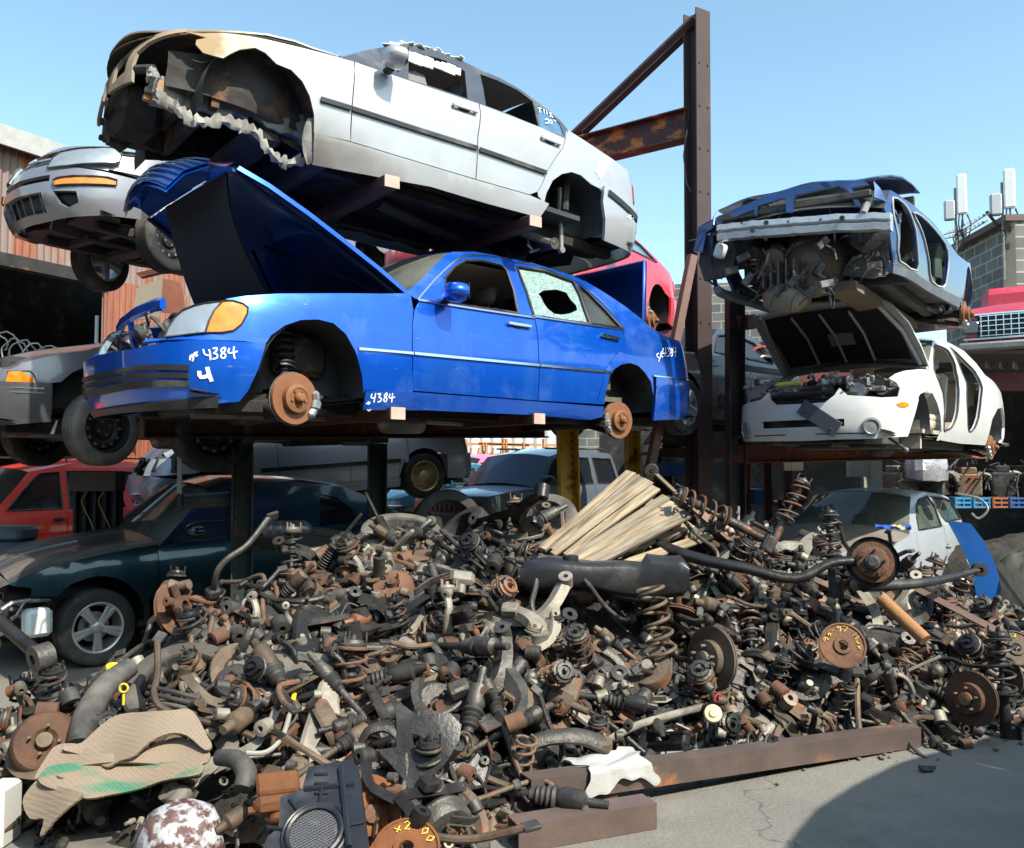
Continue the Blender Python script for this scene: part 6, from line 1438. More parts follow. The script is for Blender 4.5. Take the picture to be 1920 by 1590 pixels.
# simple generic background cars
def bgcar(name,label,paint,pose,roof=ROOF,scale=1.0,cat='car',wins=WINS,hood=HOOD,deck=DECK,cuts=(.72,-.25,-1.12),whl='five',group=None,pilm=None,loose=False):
    C=Car(name,label,pose,.86,*STD,cat=cat,scale=scale,group=group)
    template(C,paint,(1.36,.34,.36),(-1.36,.34,.36),hood,roof,deck,list(cuts),wins=wins,wglass=M_gld,glass=M_gld,g=.14)
    C.panel('headlight',[(1.9,.62),(1.92,.74),(2.5,.72),(2.5,.62)],M_lamp,off=.006,g=.1);C.panel('tail_light',[(-2.0,.68),(-2.0,.86),(-2.4,.86),(-2.4,.68)],M_red,off=.006,g=.1)
    for a in(1.36,-1.36):
        well(C,a,.36,.36,.5,.8)
        for b in(.78,-.78):wheel(C,(a,b,.31),.315,.2,whl,side=1 if b>0 else -1)
    underbody(C,-2.1,1.9,.24,0,0,-1.36,1.36,exhaust=False);interior(C,.6,.90)
    return C
WAG=[(.80,.95),(.5,1.15),(.15,1.36),(-.4,1.42),(-1.2,1.42),(-1.9,1.36),(-2.1,1.0)];WW=[[(.55,.99),(.22,1.26),(-.2,1.32),(-.2,.99)],[(-.3,.99),(-.3,1.34),(-1.0,1.34),(-1.05,.99)],[(-1.15,.99),(-1.12,1.34),(-1.8,1.3),(-1.95,1.02)]]
bgcar('teal_saloon_car','blue-green saloon between the lattice wheel and the silver SUV',mat('teal_paint',(.03,.14,.20),(.02,.10,.16),rough=.35,metal=.3,coat=.7,dust=.15),(4.05,0,0,-1.35,17.2,.35))
bgcar('pink_wagon_car','faded pink-red estate car beyond the silver SUV bonnet',mat('pink_paint',(.72,.16,.30),(.62,.13,.25),rough=.45,coat=.4,dust=.2,dustc=(.7,.4,.45)),(4.1,0,0,-1.1,20.2,.50),roof=WAG,wins=WW,deck=[(-2.1,1.0),(-2.15,.98)],cuts=(.72,-.25,-1.12),cat='estate car')
C=bgcar('rack_saloon_car','dark saloon on the far rack, its alloy wheel hanging below the blue rear bumper',mat('charcoal_paint',(.03,.03,.035),(.05,.05,.055),rough=.4,coat=.5,dust=.3),(4.0,0,0,2.15,11.2,2.02),group='stacked scrap cars',whl='five')
C=bgcar('rack_coupe_car','black saloon on the far rack above the silver SUV, seen only from below',mat('black_paint',(.012,.012,.014),(.03,.03,.032),rough=.4,coat=.5,dust=.3),(4.0,0,0,.62,13.5,2.25),group='stacked scrap cars',whl='steel')
# red pickup nose on the shed roof, far right
P_jp=mat('red_pickup_paint',(.50,.03,.06),(.42,.025,.05),rough=.4,coat=.6,scale=2,dust=.2,dustc=(.6,.35,.35))
jp=at(1792,655,13.5)
r_=empty('red_pickup_truck',Tr(jp)@Rz(4.12-PI),'red pickup nose with chrome egg-crate grille, on the shed roof at far right','pickup truck')
def J(nm,f,m):
    b=MB();f(b);return b.build(nm,m,r_)
# local: +x = back (away), y = right/near edge direction toward image right
U=1.0
def hoodf(b):
    V=[];Fc=[]
    for i in range(9):
        for j in range(9):
            x=-.0+1.5*i/8;y=-.15-1.55*j/8;e=abs(j/4-1);V.append((x,y+0.0,.58+.12*(i/8)**.5+.05*(1-e*e)-(.10 if i==0 else 0)))
    for i in range(8):
        for j in range(8):a=i*9+j;Fc.append((a,a+9,a+10,a+1))
    b.add(V,Fc)
    b.box((.75,-.93,.35),(1.45,1.62,.42),None,.03)
J('bonnet',hoodf,P_jp)
def gr(b):
    for k in range(5):b.box((-.04,-.95,.17+.075*k),(.03,1.22,.012),None,.0)
    for k in range(13):b.box((-.035,-.36-.0-1.2*k/12,.32),(.03,.012,.33),None,.0)
    b.box((-.03,-.95,.50),(.05,1.66,.03),None,.005);b.box((-.03,-.95,.13),(.05,1.66,.03),None,.005)
J('grille',gr,M_chr);J('grille_void',lambda b:b.box((.0,-.95,.32),(.03,1.3,.36)),M_blk)
for y in(-.22,-1.68):J('headlight',lambda b:b.box((-.02,y,.32),(.05,.22,.2),None,.02),mat('lamp_dark',(.06,.065,.075),rough=.1,coat=1))
J('front_bumper',lambda b:b.box((-.10,-.95,.0),(.16,1.8,.13),None,.03),M_galv)
J('cab',lambda b:(b.box((1.95,-.93,.9),(.9,1.45,.55),None,.12),b.box((2.0,-.93,.4),(1.3,1.66,.5),None,.05)),P_jp)
# ================= yard: ground, sheds, racks =================
def asphalt():
    m=mat('asphalt',(.155,.145,.125),(.23,.215,.185),rough=.9,scale=1.1,bump=.5,bscale=45,sharp=.6,dust=.25,dustc=(.27,.25,.21));nt=m.node_tree;N=nt.nodes;L=nt.links;b=N['Principled BSDF'];src=b.inputs['Base Color'].links[0].from_socket
    tc=N.new('ShaderNodeTexCoord')
    def layer_(src,kind,sc,lo,hi,col,fac):
        t=N.new('ShaderNodeTexNoise' if kind=='n' else 'ShaderNodeTexVoronoi');t.inputs['Scale'].default_value=sc
        if kind=='n':t.inputs['Detail'].default_value=9;t.inputs['Roughness'].default_value=.7
        else:
            t.feature='DISTANCE_TO_EDGE';d=N.new('ShaderNodeTexNoise');d.inputs['Scale'].default_value=2.5;d.inputs['Detail'].default_value=6;L.new(tc.outputs['Object'],d.inputs['Vector']);a=N.new('ShaderNodeVectorMath');a.operation='ADD';L.new(tc.outputs['Object'],a.inputs[0]);L.new(d.outputs['Color'],a.inputs[1]);L.new(a.outputs[0],t.inputs['Vector'])
        if kind=='n':L.new(tc.outputs['Object'],t.inputs['Vector'])
        r=N.new('ShaderNodeMapRange');r.inputs['From Min'].default_value=lo;r.inputs['From Max'].default_value=hi;r.inputs['To Max'].default_value=fac;L.new(t.outputs['Fac' if kind=='n' else 'Distance'],r.inputs['Value'])
        x=N.new('ShaderNodeMix');x.data_type='RGBA';L.new(r.outputs[0],x.inputs['Factor']);L.new(src,x.inputs[6]);x.inputs[7].default_value=(*col,1);return x.outputs[2]
    src=layer_(src,'n',95,.56,.64,(.36,.34,.31),.6);src=layer_(src,'n',140,.40,.33,(.05,.05,.05),.7)
    src=layer_(src,'n',.9,.56,.70,(.045,.043,.04),.6);src=layer_(src,'v',.45,.006,.002,(.05,.045,.04),.5);src=layer_(src,'n',3.5,.60,.68,(.30,.27,.22),.45);src=layer_(src,'n',4.5,.36,.30,(.06,.055,.05),.6)
    L.new(src,b.inputs['Base Color']);return m
g=MB();g.add([(-80,-30,0),(80,-30,0),(80,400,0),(-80,400,0)],[(0,1,2,3)])
tag(g.build('ground',asphalt()),kind='structure')
def M_corr_make(name,c1,c2,rust,ax=0,n=40.):
    m=mat(name,c1,c2,rough=.6,metal=.25,scale=1.2,rust=rust,rustc=(.19,.065,.035),rs=1.1,stretch=(2.2,2.2,.35),dust=.1)
    return m
M_corr=M_corr_make('rusty_corrugated_sheet',(.27,.20,.185),(.19,.135,.12),.32)
M_corr2=M_corr_make('orange_corrugated_sheet',(.30,.13,.085),(.20,.07,.045),.35)
def corr(mb,p0,d,L,z0,z1,pitch=.13,amp=.022):
    # corrugated sheet standing on the line p0 + d*L
    d=Vector(d).normalized();n=Vector((d.y,-d.x,0));N=int(L/pitch*6);V=[];Fc=[]
    for i in range(N+1):
        t=L*i/N;o=amp*math.sin(2*PI*t/pitch);q=Vector(p0)+d*t+n*o
        V+=[(q.x,q.y,z0(t) if callable(z0) else z0),(q.x,q.y,z1(t) if callable(z1) else z1)]
    for i in range(N):Fc.append((2*i,2*i+2,2*i+3,2*i+1))
    mb.add(V,Fc);mb.add([(a-n.x*.004,b-n.y*.004,c) for a,b,c in V],[tuple(reversed(f)) for f in Fc])
fd=Vector((.495,.869,0)).normalized();f0=Vector((-8.4,15.1,0));nn=Vector((fd.y,-fd.x,0))
sh=empty('corrugated_shed',Tr(f0),'rusty corrugated steel shed with a wide dark opening, at the left edge','shed')
def S(nm,fn,m):
    b=MB();fn(b);b.v=[(x-f0.x,y-f0.y,z) for x,y,z in b.v];return b.build(nm,m,sh)
S('wall',lambda b:corr(b,f0-fd*9,fd,9+1.45,5.2,7.15),M_corr)
S('wall',lambda b:corr(b,f0+fd*1.45,fd,8,0,7.15),M_corr)
S('lintel',lambda b:b.box((0,0,0),(11,.25,.22),frame(f0-fd*4+nn*.05+Vector((0,0,5.15)),(0,0,1),fd)),M_under)
S('roof',lambda b:(b.box((0,0,0),(20,9,.06),frame(f0+fd*0-nn*4.2+Vector((0,0,7.75)),Vector((0,0,1))+nn*.14,fd)),b.box((0,0,0),(20,.06,.34),frame(f0+nn*.28+Vector((0,0,7.2)),(0,0,1),fd))),mat('pale_roof_sheet',(.42,.42,.41),(.30,.29,.28),rough=.6,dust=.2))
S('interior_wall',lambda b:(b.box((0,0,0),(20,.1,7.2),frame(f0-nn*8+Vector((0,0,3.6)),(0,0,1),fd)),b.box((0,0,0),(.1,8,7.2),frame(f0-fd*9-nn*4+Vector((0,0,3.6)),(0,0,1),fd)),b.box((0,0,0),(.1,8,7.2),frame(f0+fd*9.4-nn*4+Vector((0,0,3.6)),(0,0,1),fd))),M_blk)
S('door_post',lambda b:corr(b,f0+fd*1.45+nn*.06,fd,1.9,0,5.2,.13,.022),M_corr2)
# orange fence sheets lower behind
fc=MB();q=at(180,880,13.6);corr(fc,(q.x,q.y,0),(.75,.66,0),2.6,0,2.55);tag(fc.build('corrugated_fence',M_corr2),'orange-rust corrugated sheet fence behind the crumpled saloon','fence')
# leaning boards on the left rack
def board(name,label,cat,pts,Y,th,m,dY=None):
    P=[at(u,v,Y if dY is None else Y+dY[i]) for i,(u,v) in enumerate(pts)]
    n=(P[1]-P[0]).cross(P[2]-P[0]).normalized()
    mb=MB();k=len(P);mb.add([tuple(p) for p in P]+[tuple(p+n*th) for p in P],[tuple(range(k)),tuple(range(2*k-1,k-1,-1))]+[(i,(i+1)%k,k+(i+1)%k,k+i) for i in range(k)])
    o=mb.build(name,m);tag(o,label,cat);return o
board('tan_board','tan sheet of board leaning behind the blue bonnet','board',[(247,600),(256,541),(304,520),(300,596)],12.4,.03,mat('tan_board',(.30,.25,.18),(.24,.20,.15),rough=.8,scale=3))
board('rusty_plate','rust-brown steel plate beside the tan board, behind the bonnet','steel plate',[(300,585),(304,522),(338,528),(350,590)],12.6,.03,mat('rust_plate',(.28,.11,.07),(.20,.07,.04),rough=.85,scale=4,bump=.3))
board('rack_shelf','thin dark shelf beam in front of the shed, under the silver nose','shelf beam',[(254,512),(330,494),(345,500),(262,520)],11.6,.10,M_rustbeam)
# steel columns and arms of the racks
def hbeam(mb,a,b,w=.2,h=.2,t=.014,up=(0,0,1),x=None):
    a=Vector(a);b=Vector(b);L=(b-a).length;M=frame(a,b-a,x)
    mb.box((0,0,L/2),(t,h-2*t,L),M);mb.box((0,h/2-t/2,L/2),(w,t,L),M);mb.box((0,-h/2+t/2,L/2),(w,t,L),M)
def column(name,label,u0,u1,vt,vb,Y,m,w=None,ut=None,style='h',face=.75,extra=None):
    uc=(u0+u1)/2;wd=(u1-u0)/F*Y/(1.12 if style=='h' else 1.15)
    b=at(uc,vb,Y);z0=0.0;base=Vector((b.x,b.y,0));t=at(ut if ut else uc,vt,Y)
    r=empty(name,Tr(base),label,'steel column')
    mb=MB();top=Vector((t.x-base.x,t.y-base.y,t.z));xd=(math.cos(face),math.sin(face),0)
    if style=='h':hbeam(mb,(0,0,0),top,wd,wd,.016,x=xd)
    else:
        M=frame((0,0,0),top,xd);L=top.length;a=wd*.5
        mb.box((0,0,L/2),(wd*.9,.012,L),M);mb.box((-wd*.45,-.05,L/2),(.012,.1,L),M);mb.box((wd*.45,-.05,L/2),(.012,.1,L),M)
    mb.build('post',m,r)
    bp=MB();bp.box((0,0,.012),(wd*1.9,wd*1.9,.024),None,.0)
    bp.build('base_plate',m,r)
    h=MB();M=frame((0,0,0),top,xd)
    if style!='h':
        for k in range(int(top.length/.08)):
            for s in(-1,1):h.box((s*wd*.3,-.1 if False else -.0075,.1+.08*k),(.014,.004,.04),M)
        h.build('slot_row',M_blk,r)
    else:
        for k in range(int(top.length/.5)):
            for s in(-1,1):h.lathe([(.012,0),(.012,.012),(.0001,.014)],6,M@Tr(s*wd*.3,-wd/2,.3+.5*k)@Rx(PI/2))
        h.build('bolt_row',m,r)
    return r,base,top
M_pb=mat('brown_post_paint',(.050,.032,.031),(.072,.047,.044),rough=.6,metal=.2,scale=3,bump=.15,rust=.03,rustc=(.10,.045,.03))
M_pg=mat('dark_green_post',(.02,.05,.045),(.035,.03,.028),rough=.55,metal=.2,scale=3,bump=.2,rust=.10,rustc=(.10,.05,.03))
M_py=mat('yellow_post_paint',(.66,.42,.03),(.55,.33,.025),rough=.5,scale=3,bump=.15,rust=.16,rustc=(.16,.08,.03),rs=4)
M_pk=mat('black_post',(.014,.016,.018),(.035,.02,.018),rough=.6,metal=.2,scale=3,rust=.15,rustc=(.10,.03,.02))
column('green_rack_post','dark green steel post left of the scrap heap, holding up the blue saloon',432,478,838,1085,6.95,M_pg,style='c',face=.3)
column('green_rack_post','dark green steel post right of the lattice-free muffler, under the blue saloon front door' if False else 'dark steel post rising behind the grey lying tyre, under the blue saloon',686,726,832,985,7.7,M_pg,style='c',face=.3)
column('yellow_rack_post','yellow steel post nearest the wooden pallet, under the blue saloon rear door',1046,1092,490,960,9.6,M_py,ut=1052,style='c',face=.35)
column('yellow_rack_post','second yellow steel post, just right of the rear brake disc',1166,1198,770,930,10.8,M_py,style='c',face=.35)
R5,b5,t5=column('tall_brown_column','tallest brown steel column, standing clear against the sky','%s'and 1290,1330,25,930,10.0,M_pb,ut=1306,face=.55)
def loc(p):return Vector(p)-b5
def onP5(v):  # point on the column at photo height v
    z=at(1310,v,10).z;f=z/t5.z;return Vector((t5.x*f,t5.y*f,z))
pA=onP5(230);dv=Vector((-.80,.60,0))
mb=MB();hbeam(mb,pA+dv*.1,pA+dv*1.75+Vector((0,0,.0)),.2,.36,.016,x=dv.cross(Vector((0,0,1))))
arm=mb.build('arm',mat('rusty_arm',(.075,.035,.035),(.05,.024,.026),rough=.7,metal=.2,scale=2.5,bump=.3,rust=.24,rustc=(.26,.10,.03),rs=2.6,stretch=(1,1,2)),R5)
pt=onP5(38);mb=MB();e=pA+dv*1.72+Vector((0,0,.20))
for s in(-.06,.07):
    o=Vector((.6,.8,0))*s;mb.box((0,0,.5*(pt-e).length),(.07,.07,(pt-e).length),frame(e+o,pt-e+Vector((0,0,-.05*s))))
mb.box((0,0,0),(.3,.02,.2),frame(e+Vector((0,0,-.03)),(0,0,1),dv))
mb.build('brace',M_pb,R5)
mb=MB();mb.tube([onP5(250)+Vector((-.14,-.12,0)),onP5(300)+Vector((-.19,-.14,0)),onP5(350)+Vector((-.15,-.12,0)),onP5(365)+Vector((-.1,-.12,0))],.006,5);mb.build('wire',M_blk,R5)
column('black_perforated_post','black perforated steel post under the dark blue wreck, right of the brown column',1353,1393,556,965,9.3,M_pk,style='c',face=.3)
a=at(1302,478,9.7);b=at(1218,900,9.7);mb=MB();L=(a-b).length;M=frame((0,0,0),a-b,(1,.4,0));mb.box((0,0,L/2),(.085,.012,L),M);mb.box((-.04,.04,L/2),(.012,.085,L),M)
o=mb.build('leaning_angle_iron',mat('light_brown_steel',(.26,.16,.13),(.20,.12,.10),rough=.7,metal=.2,scale=4,bump=.2));o.location=b;tag(o,'light brown angle iron leaning on the tall brown column','angle iron')
a=at(1375,700,9.4);b=at(1392,520,9.6)
# rack under the blue saloon
def beam(name,label,a,b,w,h,m,cat='steel beam',g=None,tip=None,style='h',x=None):
    a=Vector(a);b=Vector(b);r=empty(name,Tr(a),label,cat,g);mb=MB()
    if style=='h':hbeam(mb,(0,0,0),b-a,w,h,.014,x=x or (b-a).cross(Vector((0,0,1))))
    else:mb.box((0,0,(b-a).length/2),(w,h,(b-a).length),frame((0,0,0),b-a,x or (b-a).cross(Vector((0,0,1)))),.006)
    mb.build('web',m,r)
    t=MB();t.box((0,0,-.006),(w*.98,h*.98,.012),frame((0,0,0),b-a,x or (b-a).cross(Vector((0,0,1)))));t.build('end_cap',tip or m,r);return r
M_tip=mat('lit_beam_end',(.60,.45,.38),(.45,.28,.22),rough=.8)  # lit look of the arm ends painted as a paler colour
beam('main_rack_beam','long dark beam on the green posts under the blue saloon',(-2.72,6.48,1.94),(.32,8.70,2.02),.16,.14,M_rustbeam)
def arms(C,tips,z,y0,y1,labels,nm='cantilever_arm'):
    for (u,v),lb in zip(tips,labels):
        p=on_y(C,u,v,y0);a=C.M@p;b=C.M@Vector((p.x,y1,p.z+.0))
        beam(nm,lb,a,b,.12,.085,M_rustbeam,'rack arm','rack arms under the cars',M_tip,'box')
arms(BL,[(745,775),(1010,785)],0,.93,-1.3,['dark rack arm under the blue saloon, its pale end below the front door','dark rack arm under the blue saloon, its pale end below the rear door'])
arms(SV,[(734,341),(1003,415)],0,.93,-2.0,['red-brown rack arm under the silver shell, its pale end below the front door','red-brown rack arm under the silver shell, its pale end at the rear sill corner'])
beam('shelf_rail','green steel shelf rail carrying the silver muffler',at(470,1019,6.9),at(650,1015,7.55),.06,.12,M_pg,style='box')
# racks on the right
beam('white_car_rack_beam','long rust-red beam under the white saloon shell',at(1385,852,9.3),at(1850,846,11.9),.14,.19,mat('red_oxide_beam',(.16,.035,.03),(.09,.025,.02),rough=.7,rust=.25,rustc=(.2,.07,.03),scale=2,bump=.2))
beam('red_oxide_arm','short red-oxide arm fixed to the black perforated post',at(1392,605,9.3),at(1440,600,10.6),.12,.16,mat('red_oxide_arm',(.22,.03,.035),(.13,.025,.025),rough=.6,scale=3))
beam('shelf_rail','bent grey strip at the left of the white bonnet',at(1398,690,9.8),at(1475,700,10.8),.05,.07,M_galv,style='box')
mat('dusty_timber',(.30,.23,.16),(.20,.15,.10),rough=.85,scale=3,bump=.3,stretch=(1,1,6))
p=on_y(BW,1665,560,.3);beam('support_timber','long plank running lengthways under the dark blue wreck',BW.M@Vector((1.35,.22,.10)),BW.M@Vector((-1.2,.22,.08)),.26,.09,MATS['dusty_timber'],'timber',style='box')
p=on_y(BW,1700,625,.9);beam('support_timber','brown arm below the blue wreck rear wheel well',at(1690,618,10.3),at(1790,607,11.0),.09,.12,M_rustbeam,'rack arm',style='box')
# storage shed right with shelves
s0=at(1640,700,14.5)
sh2=empty('storage_shed',Tr(4.3,14.2,0),'dark open-fronted storage shed with red beam, behind the white shell','shed')
def S2(nm,fn,m):
    b=MB();fn(b);return b.build(nm,m,sh2)
zr=at(1800,680,14.2).z
S2('roof',lambda b:(corr(b,(-0.3,0.2,0),(1,.12,0),9,zr-.02,zr+.10,.25,.05),b.box((4.2,3.0,zr+.2),(9.5,5.6,.06))),M_galv)
S2('lintel',lambda b:b.box((4.2,.35,zr-.28),(9,.14,.30)),mat('maroon_beam',(.13,.03,.03),(.09,.02,.02),rough=.7))
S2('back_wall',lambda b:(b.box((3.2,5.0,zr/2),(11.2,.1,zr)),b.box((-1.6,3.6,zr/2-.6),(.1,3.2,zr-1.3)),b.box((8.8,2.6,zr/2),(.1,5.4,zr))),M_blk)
for k,x in enumerate((1.55,4.6,7.6)):S2('post',lambda b:b.box((x,.35,zr/2-.2),(.14,.14,zr-.4)),mat('shed_post',(.35,.33,.24),(.22,.2,.15),rough=.7))
# unseen walls added around the camera to cut the sky fill light
for i,(lb,q0,q1,h_) in enumerate((('unseen dark corrugated wall added behind the viewer to block sky light',(-16,-7),(16,-7),6.2),('unseen corrugated wall added to the right to block sky light',(15,-7),(15,9),5.0),('unseen corrugated wall added to the left to block sky light',(-13,-7),(-13,7),6.0))):
    b=MB();d_=Vector((q1[0]-q0[0],q1[1]-q0[1],0));corr(b,(q0[0],q0[1],0),d_,d_.length,0,h_,.5,.06);tag(b.build('added_shade_wall',mat('dark_wall_sheet',(.10,.075,.06),(.06,.05,.045),rough=.8,scale=1)),lb,'wall')
# brick building
M_brick=bpy.data.materials.new('concrete_block');M_brick.use_nodes=True;nt=M_brick.node_tree
bt_=nt.nodes.new('ShaderNodeTexBrick');tc=nt.nodes.new('ShaderNodeTexCoord');mp_=nt.nodes.new('ShaderNodeMapping')
bt_.inputs['Color1'].default_value=(.17,.165,.15,1);bt_.inputs['Color2'].default_value=(.10,.10,.095,1);bt_.inputs['Mortar'].default_value=(.33,.31,.27,1)
bt_.inputs['Scale'].default_value=1;bt_.inputs['Mortar Size'].default_value=.02;bt_.inputs['Brick Width'].default_value=.62;bt_.inputs['Row Height'].default_value=.3;bt_.inputs['Bias'].default_value=0
nt.links.new(tc.outputs['UV'],bt_.inputs['Vector'])
nz=nt.nodes.new('ShaderNodeTexNoise');nz.inputs['Scale'].default_value=1.3;nz.inputs['Detail'].default_value=6;nt.links.new(tc.outputs['Object'],nz.inputs['Vector'])
mx=nt.nodes.new('ShaderNodeMix');mx.data_type='RGBA';mx.blend_type='MULTIPLY';mx.inputs['Factor'].default_value=.6;nt.links.new(bt_.outputs[0],mx.inputs[6]);
rp=nt.nodes.new('ShaderNodeMapRange');rp.inputs['From Min'].default_value=.3;rp.inputs['From Max'].default_value=.7;rp.inputs['To Min'].default_value=.6;rp.inputs['To Max'].default_value=1.5;nt.links.new(nz.outputs['Fac'],rp.inputs['Value']);cc=nt.nodes.new('ShaderNodeCombineColor')
for i in range(3):nt.links.new(rp.outputs[0],cc.inputs[i])
nt.links.new(cc.outputs[0],mx.inputs[7]);nt.links.new(mx.outputs[2],nt.nodes['Principled BSDF'].inputs['Base Color']);nt.nodes['Principled BSDF'].inputs['Roughness'].default_value=.9
def uvwall(name,quad,m,parent=None,label=None,cat=None,th=.3):
    P=[Vector(p) for p in quad];n=(P[1]-P[0]).cross(P[3]-P[0]).normalized()
    mb=MB();mb.add(P+[p-n*th for p in P],[(0,1,2,3),(7,6,5,4),(0,4,5,1),(1,5,6,2),(2,6,7,3),(3,7,4,0)])
    o=mb.build(name,m,parent);uv=o.data.uv_layers.new(name='UVMap');d=(P[1]-P[0]);L=d.length;d.normalize()
    for l in o.data.loops:
        c=o.data.vertices[l.vertex_index].co-P[0];uv.data[l.index].uv=(c.dot(d),c.z+P[0].z)
    if label:tag(o,label,cat)
    return o
cA=at(1770,436,26.);cB=at(1903,412,22.);cC=at(2010,470,27.)
bb_=empty('block_building',Tr(cB.x,cB.y,0),'grey concrete-block building with antennas on its roof, upper right','building')
def rel(p,z):return (p.x-cB.x,p.y-cB.y,z)
uvwall('wall',[rel(cA,0),rel(cB,0),rel(cB,cB.z),rel(cA,cB.z)],M_brick,bb_)
uvwall('wall',[rel(cB,0),rel(cC,0),rel(cC,cB.z),rel(cB,cB.z)],mat('sunlit_block',(.40,.34,.24),(.28,.24,.18),rough=.9,scale=2,bump=.3),bb_)  # right face coloured lighter and yellower as the sunlit side
mb=MB();mb.add([rel(cA,cB.z+.0),rel(cB,cB.z+.0),rel(cC,cB.z),rel(cA+Vector((12,16,0)),cB.z)],[(0,1,2,3)]);mb.build('roof',M_blk,bb_)
mb=MB();d=(cB-cA);d.z=0;mb.box((0,0,0),(d.length+.1,.5,.16),frame(((cA+cB)*.5-Vector((cB.x,cB.y,0))+Vector((0,0,cB.z-(cA.z+cB.z)/2+.05))),(0,0,1),d));mb.build('coping',mat('coping_brown',(.12,.08,.07),rough=.7),bb_)
pz=at(1803,443,24.5);mb=MB();mb.box((0,0,0),(.75,.04,.35),frame(pz-Vector((cB.x,cB.y,0)),(0,0,1),d));mb.build('patch_sign',M_mark,bb_)
mb=MB();a=at(1850,397,22.);b=at(1889,446,22.3);mb.tube([a,b],.05,4);rz=Vector((cB.x,cB.y,0));mb.v=[(x-rz.x,y-rz.y,z) for x,y,z in mb.v];mb.build('wire_bracket',M_pk,bb_)
mb=MB()
for k in range(2):
    p=at(1853-2*k,400+14*k,22.);q=at(1770,440+8*k,26.2);mb.tube([p,p.lerp(q,.5)+Vector((0,0,-.12)),q],.018,4)
    for j in range(12):mb.box(tuple(p.lerp(q,j/12)),(.06,.02,.06))
mb.v=[(x-rz.x,y-rz.y,z) for x,y,z in mb.v];mb.build('barbed_wire',M_galv,bb_)
def antenna(label,u0,u1,v0,v1,Y,ub,vb):
    a=at((u0+u1)/2,v0,Y);b=at((u0+u1)/2+4,v1,Y);w=(u1-u0)/F*Y*.8;r=empty('panel_antenna',Tr(b.x,b.y,b.z-1.6),label,'antenna','panel antennas on the block building')
    o=Vector((b.x,b.y,b.z-1.6));h=a.z-b.z
    mb=MB();mb.box((0,0,1.6+h/2),(w,w*.6,h),Rz(-.5),.04);mb.build('antenna_panel',mat('antenna_white',(.80,.80,.79),(.7,.7,.7),rough=.4),r)
    mb=MB();mb.tube([(-.12,.12,-.2),(-.12,.12,1.7+h*.6)],.035,8);mb.build('mast',M_galv,r)
    mb=MB();mb.box((-.32,0,1.6+h*.12),(.26,.2,.55),Rz(-.3),.03);mb.build('radio_unit',mat('radio_grey',(.38,.40,.42),rough=.5),r)
    mb=MB();rr=random.Random(2)
    for k in range(6):
        x=rr.uniform(-.25,.15);mb.tube(crv([(x,0,1.6),(x+rr.uniform(-.1,.1),0,1.25),(x+rr.uniform(-.3,.3),.1,.95),(x*.3,.1,.6)],4),.018,5)
    mb.build('cable',M_blk,r)
antenna('left white panel antenna against the sky above the block building',1789,1811,327,402,24,1795,430)
antenna('right white panel antenna against the sky above the block building',1877,1902,317,391,22,1890,412)
# low block wall and yard behind
a=at(1262,527,30);b=at(1420,522,28)
uvwall('block_wall',[(a.x-3.2,a.y+1,0),(b.x+3.5,b.y,0),(b.x+3.5,b.y,b.z),(a.x-3.2,a.y+1,a.z)],M_brick,None,'low concrete-block wall seen between the red coupe and the brown column','wall')
a=at(560,806,42);b=at(1290,806,38)
mb=MB();corr(mb,(a.x,a.y,0),(b-a),(Vector((b.x-a.x,b.y-a.y,0))).length,0,a.z,.5,.06);tag(mb.build('white_fence',mat('white_fence_sheet',(.82,.80,.76),(.74,.70,.66),rough=.7,scale=1)),'long white sheet fence at the back of the yard','fence')
# orange timber frames behind the SUV
for i,(u,lb) in enumerate(((905,'orange timber rack nearest the pink estate car'),(975,'orange timber rack above the silver SUV roof'))):
    o=at(u,850,24);r=empty('timber_rack',Tr(o.x,o.y,0),lb,'rack','orange timber racks at the back');mb=MB()
    for k in range(4):mb.tube([(-1+.55*k,0,0),(-1+.55*k,0,2.35+.1*(k%2))],.05,4)
    for z in(1.6,2.0,2.3):mb.box((0,0,z),(2.4,.06,.07),Ry(.03))
    for k in range(5):mb.tube([(-.6+.2*k,-.1,1.5),(-.5+.2*k,-.1,2.2)],.03,4)
    mb.build('timber_frame',mat('orange_timber',(.60,.30,.13),(.45,.20,.08),rough=.8,scale=3),r)
# ================= scrap heap =================
HX=[-2.9,-2.4,-1.75,-.97,-.14,.1,.88,1.57,2.47,3.3,4.0,4.6]
HD=[4.7,4.4,3.75,3.5,3.93,4.4,4.95,5.25,5.45,5.75,6.1,6.6]
RX=[-3.0,-2.6,-2.2,-1.8,-1.4,-.8,0,.95,1.85,2.7,3.45,4.3]
RY=[4.6,4.75,5.0,5.45,5.85,6.15,6.4,6.6,6.9,7.0,7.3,7.7]
RZ_=[.04,.16,.30,.56,.80,.98,1.08,1.12,1.02,.74,.54,.28]
def I(xs,ys,x):return float(np.interp(x,xs,ys))
def heap(X,Y):
    a=I(HX,HD,X);b=I(RX,RY,X);z=I(RX,RZ_,X)
    t=(Y-a)/(b-a)
    if t<=0:return max(0,.02+t*.2)
    if t<1:
        s=t**.85;return z*s+.05*math.sin(5*X+3*Y)*s
    return max(0,z*(1-(Y-b)/1.0))
R=random.Random(42)
def hn(X,Y):
    e=.08;return Vector((-(heap(X+e,Y)-heap(X-e,Y))/(2*e),-(heap(X,Y+e)-heap(X,Y-e))/(2*e),1)).normalized()
M_mound=mat('dark_gap_scrap',(.012,.011,.010),(.05,.042,.034),rough=.85,scale=9,bump=1.0,bscale=22,sharp=.4)  # near-black colour paints shade into the gaps between parts
mb=MB();nx,ny=110,60
